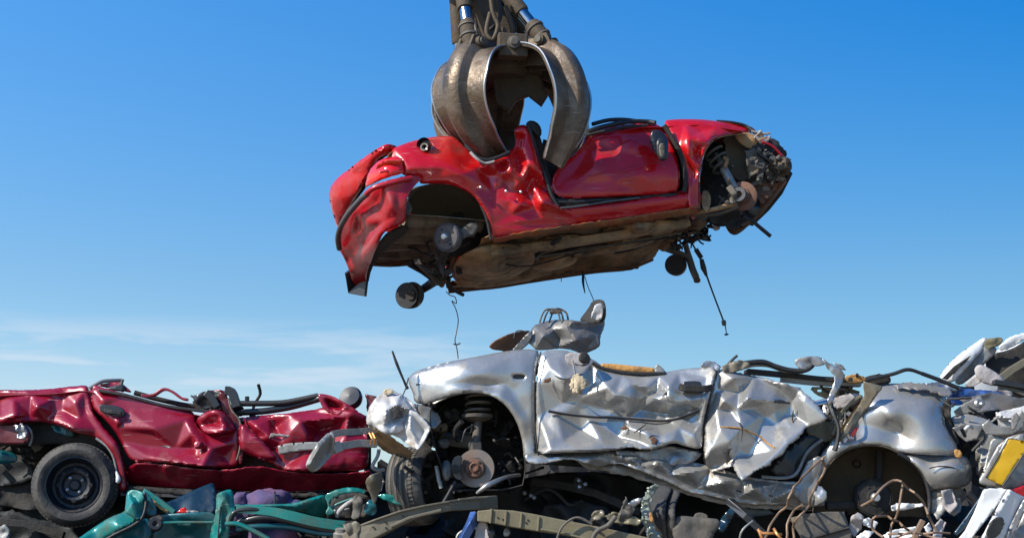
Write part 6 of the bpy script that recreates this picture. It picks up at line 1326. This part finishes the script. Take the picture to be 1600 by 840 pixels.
dk = thing('shade_wreck', Plane(9.7)(280, 850, .3), 'added near-black flattened car body that paints the deep shade below the maroon car', 'car')  # near-black panels added as painted shade for the void at lower left
sheet('side_panel', Plane(9.7), [(-60, 760), (60, 770), (200, 774), (400, 780), (600, 770), (640, 790), (640, 880), (-60, 880)], 'deep_shade', dk, off=.75, s=8, seed=441, crumple=((50, .08), (20, .02)))
sheet('torn_door', Plane(9.7), [(-40, 800), (20, 796), (60, 812), (110, 820), (130, 850), (100, 880), (-40, 880)], 'deep_shade', dk, off=.45, s=6, seed=442, soft=0, crumple=((26, .05),), jag=2)
bar('bent_sill', [Plane(9.7)(-40, 810, .35), Plane(9.7)(40, 818, .35), Plane(9.7)(100, 836, .35)], .05, .05, 'dark_grime_shade', dk)
sheet('roof_slab', Plane(9.7), [(-60, 716), (30, 712), (60, 730), (50, 752), (0, 760), (-60, 756)], 'deep_shade', dk, off=.6, s=6, seed=443, crumple=((24, .05),))
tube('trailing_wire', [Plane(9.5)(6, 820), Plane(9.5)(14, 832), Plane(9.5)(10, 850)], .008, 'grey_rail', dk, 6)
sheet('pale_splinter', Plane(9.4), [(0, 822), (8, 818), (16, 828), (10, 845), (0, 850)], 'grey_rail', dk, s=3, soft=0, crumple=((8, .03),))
# ------------------------------------------------------------------ tyre and glass heap under the silver sill
K = Plane(8.5, 0.0)
bt = thing('scrap_tyre_casing', K(1035, 840, .1), 'folded worn tyre casing fringed with broken windscreen glass under the silver sill', 'tyre')
sheet('tyre_casing', K, [(1020, 764), (1030, 758), (1042, 760), (1050, 764), (1046, 772), (1040, 785), (1038, 805), (1041, 830), (1044, 856), (1022, 852), (1020, 830), (1017, 800), (1016, 780)], 'tyre_rubber', bt, off=-.02, s=3, soft=1, seed=501, solid=.02,
      ctrl=[(1020, 765, .1), (1030, 800, -.06), (1045, 770, .02), (1040, 840, .0), (1018, 820, .03)], crumple=((12, .01),), roll=(3, .02))
sheet('tyre_casing', K, [(1046, 770), (1054, 765), (1064, 770), (1058, 780), (1054, 795), (1054, 815), (1057, 840), (1060, 856), (1044, 856), (1040, 825), (1040, 795)], 'tyre_rubber', bt, off=-.04, s=3, soft=1, seed=502, solid=.02,
      ctrl=[(1042, 790, .03), (1050, 800, -.05), (1060, 775, .03), (1055, 840, .02)], crumple=((12, .008),), roll=(3, .02))
sheet('laminated_glass', K, [(1014, 762), (1024, 755), (1031, 757), (1024, 766), (1017, 778), (1014, 795), (1016, 812), (1024, 826), (1034, 838), (1030, 850), (1018, 842), (1008, 828), (1003, 812), (1002, 792), (1005, 776)], 'glass_crumbs', bt, off=-.10, s=2.2, soft=1, seed=503, solid=.01, crumple=((5, .03), (3, .012)), jag=1.3)
sheet('amber_strip', K, [(1014, 800), (1018, 800), (1021, 812), (1018, 816), (1014, 810)], 'amber_foam', bt, off=-.14, s=2, solid=.01)
rs = random.Random(8)
for i in range(26):
    t = rs.random(); x = 1004 + 10 * abs(t - .45) * 2 + rs.uniform(-3, 10); y = 762 + t * 75
    p = K(x, y, -.13 + rs.uniform(-.02, .03)); u = Vector((rs.gauss(0, 1), rs.gauss(0, 1), rs.gauss(0, 1))).normalized(); v = u.cross(Vector((0, 0, 1))).normalized(); w = u.cross(v); s_ = rs.uniform(.008, .018)
    V, F = box_data(p, u, v, w, s_ * 1.5, s_, s_ * .6); mesh_obj('glass_fragment', V, F, 'glass_crumbs', bt, False)
tn = thing('fuel_tank', Plane(8.45)(1085, 850, .2), 'flat grey steel tank lying right of the glass-fringed tyre', 'tank')
sheet('tank_shell', Plane(8.45), [(1056, 809), (1075, 810), (1100, 811), (1124, 814), (1118, 822), (1110, 834), (1108, 856), (1056, 856), (1054, 830)], 'dusty_grey', tn, off=.0, s=4, soft=1, seed=511, solid=.06, crumple=((20, .01),), roll=(4, .02))
sheet('filler_neck', Plane(8.45), [(1084, 806), (1088, 800), (1100, 801), (1106, 806), (1104, 811), (1084, 811)], 'dusty_grey', tn, off=.05, s=3, solid=.05)
bs = sheet('blue_glass_sheet', Plane(8.9), [(1150, 786), (1170, 784), (1196, 785), (1212, 802), (1190, 806), (1168, 809), (1152, 806)], 'blue_sheet', None, off=.1, s=5, soft=0, solid=.012); tag(bs, 'dark blue tinted sheet showing beneath the torn rear door', 'scrap panel')
b2 = bar('black_strut', [Plane(8.6)(1140, 782, .1), Plane(8.6)(1166, 806, .0), Plane(8.6)(1196, 836, .0)], .06, .04, 'black_plastic', None); tag(b2, 'black diagonal strut in front of the blue tinted sheet', 'scrap metal')
b3 = sheet('blue_scrap', Plane(8.6), [(1124, 812), (1134, 800), (1144, 790), (1152, 796), (1142, 812), (1130, 834), (1122, 828)], 'blue_sheet', None, off=.05, s=3, crumple=((8, .05),), seed=520, jag=.7); tag(b3, 'crumpled dark blue scrap left of the black strut', 'scrap panel')
pb = thing('battery_box', Plane(8.5)(1280, 845, .2), 'large dark grey flat-sided box below the silver rear arch', 'box')
sheet('box_front', Plane(8.5), [(1236, 808), (1260, 802), (1290, 799), (1318, 799), (1322, 812), (1330, 832), (1332, 856), (1262, 860), (1250, 836), (1240, 820)], 'dusty_grey', pb, off=.0, s=4, soft=0, seed=521, solid=.03, crumple=((30, .01),))
tube('box_ridge', [Plane(8.5)(1262, 842, -.03), Plane(8.5)(1290, 834, -.03), Plane(8.5)(1326, 824, -.03)], .01, 'dark_grime_shade', pb, 6, 1)
rings = [([(965, 808), (970, 796), (978, 776), (984, 790), (996, 784), (990, 800), (980, 812), (970, 822)], 'dusty_grey'), ([(980, 786), (992, 780), (1004, 776), (1000, 786), (988, 792)], 'bare_steel'), ([(944, 806), (956, 800), (974, 800), (990, 806), (1004, 812), (998, 820), (976, 818), (954, 814)], 'olive_rail'),
         ([(924, 804), (932, 796), (942, 796), (946, 804), (938, 812), (928, 812)], 'beige_rail')]
rl = ['blue-grey jagged bracket standing left of the glass-fringed tyre', 'bright torn tongue of metal between the jagged bracket and the tyre', 'flat olive scrap strip at the foot of the jagged bracket', 'small beige cup-shaped bracket above the olive rail']
for i, (ol, m_) in enumerate(rings):
    o = sheet('torn_bracket', Plane(8.35), ol, m_, None, off=.0, s=2.6, soft=0, solid=.012, crumple=((7, .04), (4, .01)), seed=530 + i, jag=1.1); tag(o, rl[i], 'scrap metal')
# wires and pipes in front
rw = random.Random(77)
def wire(pts, r, m_, label, p=Plane(8.2)):
    o = tube('bent_wire', [p(q[0] + rw.uniform(-2.2, 2.2), q[1] + rw.uniform(-1.5, 1.5), rw.uniform(-.06, .06)) for q in resample(pts, 13, False)], r * .85, m_, None, 7, 2); return tag(o, label, 'wire', None)
wire([(1288, 714), (1284, 716), (1270, 728), (1248, 752), (1236, 768), (1230, 790), (1212, 805), (1204, 822), (1192, 845)], .0085, 'wire_rust', 'long rusty wire hooked over the silver rear sill corner', Plane(8.45))
wire([(1286, 715), (1288, 728), (1282, 744), (1272, 764), (1262, 790), (1246, 808), (1240, 824), (1238, 850)], .0085, 'wire_rust', 'rusty wire running straight down from the silver rear sill corner', Plane(8.4))
wire([(1252, 788), (1238, 804), (1228, 820), (1230, 850)], .0085, 'wire_rust', 'short curved rusty wire left of the dark grey box', Plane(8.4))
wire([(1346, 790), (1362, 780), (1380, 760), (1396, 751), (1410, 753), (1428, 768), (1446, 790), (1456, 812), (1462, 830)], .0085, 'wire_rust', 'rusty wire arching high across the silver rear brake drum')
wire([(1410, 753), (1406, 770), (1404, 795), (1394, 820), (1392, 850)], .0085, 'wire_rust', 'rusty wire dropping from the top of the high arch')
wire([(1380, 838), (1366, 826), (1362, 812), (1370, 805), (1386, 805), (1404, 814), (1420, 826), (1436, 842)], .0085, 'wire_rust', 'low looped rusty wire right of the dark grey box')
wire([(1196, 852), (1186, 832), (1182, 826), (1192, 832), (1222, 834)], .010, 'copper_wire', 'orange copper rod bent at a sharp angle left of the rusty wires', Plane(8.0))
wire([(1210, 825), (1222, 842), (1226, 852)], .010, 'copper_wire', 'short straight copper rod beside the sharp-angled one', Plane(8.0))
wire([(1390, 834), (1430, 832), (1484, 832)], .0075, 'wire_rust', 'straight rusty wire lying level near the bottom right', Plane(8.0))
wire([(1396, 840), (1420, 830), (1450, 836), (1480, 842)], .0075, 'wire_rust', 'wavy rusty wire lying just under the level one', Plane(8.0))
wire([(1152, 850), (1156, 832), (1166, 820), (1176, 814)], .007, 'grey_rail', 'thin pale cable curling up before the black strut', Plane(8.2))
o = bar('rusty_bar', [Plane(8.1)(1442, 812), Plane(8.1)(1432, 832), Plane(8.1)(1426, 850)], .03, .03, 'wire_rust', None); tag(o, 'short rusty bar end sticking up near the white shards', 'scrap metal')
whites = [([(1330, 806), (1340, 800), (1350, 806), (1346, 826), (1334, 838), (1326, 828)], 'trim_fabric'), ([(1346, 812), (1358, 808), (1372, 816), (1366, 826), (1350, 820)], 'white_paint'), ([(1338, 838), (1352, 828), (1366, 830), (1356, 842), (1340, 846)], 'white_paint'),
          ([(1376, 838), (1392, 828), (1432, 822), (1440, 836), (1410, 842)], 'white_paint'), ([(1392, 790), (1400, 786), (1440, 786), (1444, 790), (1410, 796), (1394, 797)], 'white_paint'), ([(1444, 822), (1452, 816), (1456, 826), (1450, 836)], 'white_paint'), ([(1460, 820), (1470, 810), (1478, 816), (1468, 850), (1456, 848)], 'trim_fabric')]
wl_ = ['tan crumpled flap at the right edge of the dark grey box', 'small white shard above the low looped wire', 'white shard at the bottom below the tan flap', 'long white shard behind the low looped wire', 'thin white strip behind the silver rear brake drum', 'tiny white shard beside the rusty bar end', 'pinkish plastic strip right of the rusty bar end']
for i, (ol, m_) in enumerate(whites):
    o = sheet('broken_shard', Plane(8.5), ol, m_, None, off=[0, .05, -.05, 0, .3, -.05, -.1][i], s=3, soft=0, solid=.006, crumple=((14, .04),), seed=540 + i, jag=.6, relax=0); tag(o, wl_[i], 'shard')

# ------------------------------------------------------------------ white car stack at the right edge
Wt = Plane(9.7, 0.0)
wc = thing('crushed_car', Wt(1560, 640, .4), 'white wrecked car with its body tipped up steeply at the right edge', 'car')
sheet('bonnet', Wt, [(1468, 592), (1478, 578), (1492, 562), (1508, 549), (1524, 538), (1538, 528), (1540, 532), (1534, 546), (1522, 558), (1510, 572), (1498, 584), (1490, 596)], 'white_paint', wc, off=.0, s=3.4, soft=1, seed=601, solid=.03,
      ctrl=[(1470, 590, .05), (1500, 565, .0), (1538, 530, .1), (1500, 590, .0)], roll=(3, .03), crumple=((25, .006),))
sheet('bonnet_groove', Wt, [(1472, 591), (1490, 572), (1518, 554), (1512, 562), (1492, 582), (1480, 593)], 'dark_grime_shade', wc, off=-.02, s=3, soft=0, solid=.006)
sheet('bonnet_inner', Wt, [(1490, 597), (1500, 584), (1514, 568), (1528, 552), (1542, 541), (1558, 542), (1554, 554), (1540, 566), (1528, 580), (1514, 592), (1500, 602)], 'silver_dirty', wc, off=.06, s=3.4, soft=1, seed=602, crumple=((18, .012),), roll=(4, .02))
sheet('bonnet_top', Wt, [(1538, 529), (1552, 528), (1562, 526), (1568, 530), (1564, 538), (1550, 544), (1538, 545)], 'olive_rail', wc, off=.03, s=3, crumple=((9, .03),), seed=603)
sheet('roof_skin', Wt, [(1560, 541), (1568, 534), (1578, 526), (1592, 522), (1620, 514), (1640, 520), (1620, 526), (1600, 530), (1586, 540), (1574, 546), (1562, 548)], 'white_paint', wc, off=-.02, s=3, crumple=((12, .03), (6, .01)), seed=604, jag=.6)
sheet('roof_underside', Wt, [(1536, 570), (1552, 552), (1574, 547), (1590, 540), (1604, 530), (1640, 526), (1640, 600), (1600, 604), (1575, 598), (1556, 586)], 'dark_grime_shade', wc, off=.12, s=5, crumple=((20, .02),), seed=605)
bar('roof_bow', [Wt(1562, 592, .0), Wt(1580, 578, .0), Wt(1600, 566, .0), Wt(1630, 548, .0)], .06, .05, 'beige_rail', wc)
sheet('tan_flap', Wt, [(1522, 580), (1526, 571), (1534, 570), (1552, 580), (1566, 590), (1572, 600), (1550, 602), (1532, 596)], 'trim_fabric', wc, off=-.10, s=3, seed=606, solid=.015, crumple=((12, .008),), roll=(3, .02))
bar('pillar_stub', [Wt(1512, 604, -.05), Wt(1522, 596, -.05), Wt(1532, 590, -.06)], .05, .05, 'trim_fabric', wc)
bar('black_beam', [Wt(1552, 597, -.2), Wt(1575, 600, -.2), Wt(1610, 606, -.2), Wt(1650, 612, -.2)], .06, .035, 'black_plastic', wc)
bar('beige_beam', [Wt(1560, 606, -.18), Wt(1585, 610, -.18), Wt(1620, 624, -.18)], .05, .03, 'beige_rail', wc)
tube('seal', [Wt(1440, 583, -.3), Wt(1470, 594, -.3), Wt(1500, 606, -.2), Wt(1520, 606, -.1)], .014, 'black_rubber', wc, 8)
sheet('body_side', Wt, [(1540, 600), (1660, 610), (1660, 700), (1540, 680)], 'dark_grime_shade', wc, off=.35, s=10, crumple=((30, .06),), seed=607)
sheet('rear_skin', Wt, [(1500, 560), (1660, 520), (1660, 640), (1520, 640)], 'white_paint', wc, off=1.3, s=14, crumple=((40, .06),), seed=608)

Bl = Plane(9.2, 0.0)
bp = thing('blue_scrap_metal', Bl(1530, 620, .2), 'shiny blue crumpled bonnet sheet wedged behind the silver tail', 'panel')
sheet('blue_skin', Bl, [(1440, 602), (1460, 600), (1490, 604), (1520, 608), (1550, 610), (1576, 616), (1560, 628), (1530, 630), (1500, 632), (1488, 634), (1482, 622), (1466, 610)], 'blue_paint', bp, off=.0, s=2.8, soft=1, seed=611, crumple=((13, .035), (6, .008)), jag=.5)
sheet('scraped_edge', Bl, [(1440, 600), (1462, 596), (1488, 599), (1504, 606), (1490, 612), (1470, 606)], 'bare_steel', bp, off=-.03, s=3, crumple=((9, .03),), seed=612, jag=.6)
sheet('purple_scrap', Bl, [(1548, 612), (1566, 608), (1585, 612), (1578, 624), (1562, 630)], 'dull_sheet', bp, off=.0, s=3, crumple=((8, .04),), seed=613)

Sc = Plane(9.0, 0.0)
sc = thing('crushed_tail', Sc(1540, 680, .2), 'tangle of shiny silver torn tail panels behind the silver car', 'scrap metal')
rs = random.Random(31)
shapes = [
 ([(1490, 642), (1510, 628), (1532, 618), (1540, 630), (1530, 640), (1510, 646), (1494, 650)], 'grey_rail', .0),
 ([(1490, 656), (1520, 652), (1536, 658), (1534, 668), (1512, 664), (1492, 664)], 'dark_grime_shade', .03),
 ([(1488, 668), (1505, 662), (1528, 664), (1538, 660), (1534, 672), (1526, 686), (1510, 690), (1500, 682)], 'silver_dirty', -.05),
 ([(1534, 664), (1545, 654), (1552, 662), (1564, 666), (1580, 664), (1590, 650), (1596, 640), (1604, 650), (1598, 668), (1585, 678), (1560, 680), (1540, 678)], 'silver_dirty', -.12),
 ([(1580, 650), (1588, 644), (1594, 652), (1586, 670), (1580, 672)], 'dull_sheet', -.16),
 ([(1530, 690), (1536, 680), (1552, 678), (1560, 690), (1552, 706), (1548, 726), (1540, 732), (1530, 724), (1534, 706)], 'grey_rail', -.05),
 ([(1548, 690), (1556, 680), (1570, 684), (1568, 700), (1558, 724), (1546, 745), (1530, 752), (1536, 736)], 'silver_dirty', -.10),
 ([(1516, 706), (1526, 712), (1528, 726), (1520, 732), (1514, 720)], 'dark_grime_shade', .0),
 ([(1574, 684), (1584, 680), (1572, 700), (1562, 720), (1556, 728), (1562, 704)], 'white_paint', -.14)]
for i, (ol, m_, of) in enumerate(shapes):
    sheet('torn_panel', Sc, ol, m_, sc, off=of * 1.6, s=3, soft=0, solid=.006, crumple=((30, .028),), seed=620 + i, jag=.5, relax=0, crisp=25)
for i in range(9):
    x, y = rs.uniform(1490, 1600), rs.uniform(620, 690)
    tube('torn_wire', [Sc(x, y, -.15), Sc(x + rs.uniform(-20, 20), y + rs.uniform(-10, 14), -.17), Sc(x + rs.uniform(-30, 30), y + rs.uniform(-8, 22), -.12)], rs.uniform(.005, .013), rs.choice(['black_rubber', 'grey_rail', 'white_paint']), sc, 6)
lathe('bolt_boss', Sc(1528, 631, -.08), (0, -1, .2), [(0, 0), (.028, 0), (.028, .02), (.016, .03), (0, .02)], 'bare_steel', sc, 16)
sheet('tail_shadow_box', Sc, [(1484, 640), (1600, 640), (1660, 660), (1660, 760), (1530, 770), (1500, 720), (1490, 690)], 'dark_grime_shade', sc, off=.3, s=8, crumple=((20, .06),), seed=640)

yp = thing('tail_scrap_metal', Sc(1565, 760, -.1), 'creased silver rear panel carrying a blank yellow number plate', 'panel')
sheet('panel_skin', Sc, [(1528, 752), (1536, 736), (1548, 716), (1560, 694), (1576, 682), (1600, 676), (1640, 680), (1640, 730), (1610, 745), (1600, 760), (1580, 764), (1556, 762), (1536, 758)], 'silver_dirty', yp, off=-.20, s=4, soft=1, seed=641, crumple=((16, .014),), roll=(4, .02))
sheet('number_plate', Sc, [(1576, 685), (1612, 690), (1566, 759), (1540, 745)], 'number_plate_yellow', yp, off=-.25, s=5, soft=0, seed=642, solid=.01, crumple=((20, .006),))
tube('plate_border', [Sc(x, y, -.256) for x, y in [(1576, 685), (1612, 690), (1566, 759), (1540, 745), (1576, 685)]], .0055, 'black_plastic', yp, 6, 1)
lp = sheet('tail_lamp_scrap', Sc, [(1576, 764), (1590, 761), (1604, 756), (1630, 750), (1630, 778), (1600, 777), (1588, 771)], 'red_paint_dull', None, off=-.22, s=4, soft=0, solid=.02, seed=643, crumple=((12, .015),)); tag(lp, 'broken red lamp piece under the yellow plate at the right edge', 'lamp')
wd = thing('white_scrap_metal', Plane(8.6)(1540, 840, .1), 'pair of long white door skins leaning diagonally in the bottom right corner', 'door')
P6 = Plane(8.6)
sheet('door_skin', P6, [(1536, 766), (1546, 762), (1574, 764), (1560, 786), (1540, 812), (1520, 838), (1508, 856), (1490, 850), (1508, 828), (1522, 800)], 'white_paint', wd, off=.0, s=4, soft=0, seed=651, solid=.02, crumple=((30, .012),))
sheet('door_skin', P6, [(1576, 764), (1600, 776), (1592, 790), (1574, 826), (1558, 858), (1526, 858), (1544, 822), (1562, 788)], 'white_paint', wd, off=-.05, s=4, soft=0, seed=652, solid=.02, crumple=((30, .012),), ctrl=[(1576, 766, .0), (1600, 778, .08), (1540, 850, -.02), (1575, 850, .06)])
sheet('door_edge', P6, [(1600, 778), (1606, 786), (1590, 822), (1572, 858), (1560, 858), (1578, 820)], 'bare_steel', wd, off=-.02, s=4, soft=0, solid=.02, seed=653)
sheet('mud_print', P6, [(1545, 818), (1554, 807), (1564, 806), (1570, 814), (1566, 828), (1556, 840), (1544, 842), (1540, 832)], 'dusty_grey', wd, off=-.078, s=3, soft=1, solid=.002, seed=654, jag=.9, ctrl=[(1576, 766, .0), (1600, 778, .08), (1540, 850, -.02), (1575, 850, .06)])
sheet('window_rubber', P6, [(1540, 762), (1546, 758), (1524, 800), (1506, 826), (1496, 838), (1490, 832), (1510, 806)], 'blue_sheet', wd, off=.03, s=4, soft=0, solid=.02, seed=655)
gs = sheet('grey_side_panel', Plane(8.7), [(1606, 784), (1660, 760), (1660, 870), (1574, 862)], 'silver_dirty', None, off=.1, s=8, soft=0, solid=.02, seed=656, crumple=((30, .02),)); tag(gs, 'grey flat side panel cut off by the bottom right corner', 'panel')
hp = tube('black_hose_loop', [Plane(8.8)(1512, 770), Plane(8.8)(1524, 782), Plane(8.8)(1528, 800), Plane(8.8)(1518, 812), Plane(8.8)(1508, 818)], .022, 'black_rubber', None, 8); tag(hp, 'black hose loop hanging between the silver tail and the white door skins', 'hose')
# near-black body added to fill the gap under the silver car with shade

dk2 = thing('shade_wreck', Plane(9.3)(1080, 850, .3), 'added near-black flattened car body that paints the shade right under the silver car', 'car')
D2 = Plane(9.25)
sheet('side_panel', D2, [(770, 770), (840, 738), (960, 736), (1060, 764), (1160, 790), (1300, 800), (1480, 800), (1520, 830), (1520, 880), (770, 880)], 'deep_shade', dk2, off=.15, s=8, seed=451, crumple=((55, .09), (22, .02)))
sheet('torn_door', D2, [(850, 790), (900, 780), (950, 790), (985, 812), (975, 850), (850, 850), (835, 820)], 'deep_shade', dk2, off=-.05, s=5, seed=452, soft=0, crumple=((24, .05),), jag=1.6)
bar('bent_sill', [D2(830, 752, -.05), D2(880, 758, -.05), D2(930, 770, -.1), D2(1000, 800, -.1)], .04, .05, 'dark_grime_shade', dk2)
tube('brake_pipe', [D2(820, 780, -.1), D2(850, 764, -.15), D2(870, 770, -.15), D2(890, 788, -.15), D2(910, 782, -.1)], .010, 'dark_grime_shade', dk2, 6)
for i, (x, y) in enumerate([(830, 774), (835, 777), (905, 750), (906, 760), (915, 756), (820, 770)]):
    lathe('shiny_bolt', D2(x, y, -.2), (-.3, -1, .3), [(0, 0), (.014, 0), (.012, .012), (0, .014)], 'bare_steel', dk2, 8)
sheet('hanging_bracket', D2, [(898, 744), (908, 746), (915, 758), (912, 768), (902, 768), (896, 756)], 'dark_grime_shade', dk2, off=-.2, s=3, seed=453, crumple=((8, .03),))
sheet('lower_wing', D2, [(690, 775), (760, 760), (830, 756), (860, 790), (840, 850), (700, 850)], 'deep_shade', dk2, off=.1, s=6, seed=454, crumple=((30, .06),))
# larger pale body panels pressed together behind the silver tail
big = thing('pressed_panel_stack', Plane(9.25)(1570, 740, .1), 'large pale crushed body panels pressed together above and left of the yellow plate', 'scrap metal')
for i, (ol, m_, of) in enumerate([
    ([(1500, 624), (1548, 612), (1596, 622), (1640, 612), (1640, 640), (1592, 650), (1560, 640), (1520, 646)], 'dull_sheet', .02),
    ([(1486, 652), (1512, 646), (1548, 656), (1560, 672), (1540, 690), (1508, 684), (1494, 672)], 'silver_paint', -.04),
    ([(1556, 644), (1600, 634), (1640, 640), (1640, 676), (1600, 672), (1574, 680), (1560, 664)], 'scuffed_white', -.10),
    ([(1524, 698), (1550, 684), (1572, 690), (1556, 720), (1538, 748), (1526, 740)], 'silver_dirty', -.08),
    ([(1500, 690), (1520, 694), (1526, 720), (1518, 742), (1506, 730)], 'dark_grime_shade', .0)]):
    sheet('body_panel', Plane(9.05), ol, m_, big, off=of, s=3.5, soft=0, seed=660 + i, crumple=((32, .045),), jag=.6, relax=0, crisp=25,
          creases=[([(1490, 664), (1545, 668)], -.05, 6), ([(1565, 650), (1630, 660)], -.06, 7), ([(1530, 735), (1560, 695)], -.04, 6)])
# ------------------------------------------------------------------ ground and scrap heap
me_v, me_f = [], []
N = 40; ext = [-6000, -1500, -400, -120, -60] + list(np.linspace(-30, 30, N)) + [60, 120, 400, 1500, 6000]
for x in ext:
    for y in ext: me_v.append((x, y + 10, 0.05 * math.sin(x * .7) * math.cos(y * .6) if abs(x) < 40 and abs(y) < 40 else 0))
n = len(ext)
for i in range(n - 1):
    for j in range(n - 1): me_f.append((i * n + j, (i + 1) * n + j, (i + 1) * n + j + 1, i * n + j + 1))
mat('yard_dirt', (0.30, 0.25, 0.19), 0.95, 0, 0, dirt=(0.20, 0.165, 0.13), dirt_amt=0.5, dirt_scale=0.5, bump=0.6, bump_scale=6, tint=(0.16, 0.15, 0.13), tint_amt=.4, tint_scale=2)
g = mesh_obj('ground', me_v, me_f, 'yard_dirt'); tag(g, kind='structure')

def heap(name, n, seed, xr, yr, top, material, size=(.12, .5), plates=.55):
    rs = random.Random(seed); parts = []
    for _ in range(n):
        x = rs.uniform(*xr); y = rs.uniform(*yr); zt = top(x, y)
        if zt < .1: continue
        z = rs.uniform(max(0.05, zt - .3), zt) if rs.random() < .75 else rs.uniform(.05, zt)
        p = Vector((x, y, z)); sz = rs.uniform(*size)
        u = Vector((rs.gauss(0, 1), rs.gauss(0, 1), rs.gauss(0, .6))).normalized(); v = u.cross(Vector((rs.gauss(0, 1), rs.gauss(0, 1), rs.gauss(0, 1)))).normalized(); w = u.cross(v)
        k = rs.random()
        if k < plates:
            m_ = rs.randint(5, 8); pr = []
            for i in range(m_):
                a = 2 * math.pi * i / m_; rr = sz * rs.uniform(.4, .9); pr.append(p + u * rr * math.cos(a) + v * rr * .65 * math.sin(a) + w * rs.uniform(-.2, .2) * sz)
            c = p + w * rs.uniform(-.2, .2) * sz
            V = pr + [c]; F = [(i, (i + 1) % m_, m_) for i in range(m_)]
            V2 = [q + w * .006 for q in V]; b = len(V)
            parts.append((V + V2, F + [tuple(q + b for q in reversed(f)) for f in F] + [(i, b + i, b + (i + 1) % m_, (i + 1) % m_) for i in range(m_)]))
        elif k < .8:
            q = [p]; d = u
            for _ in range(3): d = (d + Vector((rs.gauss(0, .4), rs.gauss(0, .4), rs.gauss(0, .4)))).normalized(); q.append(q[-1] + d * sz * .6)
            parts.append(sweep_data(catmull(q, 3), circ(rs.uniform(.008, .03), 6), None, up=None))
        else: parts.append(box_data(p, u, v, w, sz * rs.uniform(.6, 1.6), sz * rs.uniform(.1, .4), sz * rs.uniform(.06, .3)))
    V, F = merge(parts)
    o = sharp(mesh_obj(name, V, F, material, None, True), 30)
    return tag(o, kind='stuff')
def top_z(x, y):
    edge = min(1, max(0, (8 - abs(x)) / 2)) * min(1, max(0, (y - 8.0) / .8)) * min(1, max(0, (16 - y) / 3))
    b0 = 10.0 if x > -1.2 else 11.3
    back = min(1, max(0, (y - b0) / 1.6))
    return edge * (1.82 + .85 * back + .05 * math.sin(x * 2.7) + .04 * math.cos(y * 2 + x))
V, F = [], []
nx, ny = 200, 90
rs = random.Random(3)
for i in range(nx):
    for j in range(ny):
        x = -8 + 16 * i / (nx - 1); y = 8 + 8 * j / (ny - 1)
        V.append((x + rs.uniform(-.035, .035), y + rs.uniform(-.04, .04), max(0, top_z(x, y) - .14 + rs.uniform(-.08, .08))))
for i in range(nx - 1):
    for j in range(ny - 1): F.append((i * ny + j, (i + 1) * ny + j, (i + 1) * ny + j + 1, i * ny + j + 1))
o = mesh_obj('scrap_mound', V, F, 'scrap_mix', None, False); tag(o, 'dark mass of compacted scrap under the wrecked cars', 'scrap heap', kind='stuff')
o = heap('loose_scrap', 700, 5, (-6, 6), (8.5, 9.1), lambda x, y: top_z(x, y) + .05, 'dark_grime_shade', (.04, .14), .3); tag(o, 'tangled dark metal scraps filling the gaps of the pile', 'scrap', kind='stuff')
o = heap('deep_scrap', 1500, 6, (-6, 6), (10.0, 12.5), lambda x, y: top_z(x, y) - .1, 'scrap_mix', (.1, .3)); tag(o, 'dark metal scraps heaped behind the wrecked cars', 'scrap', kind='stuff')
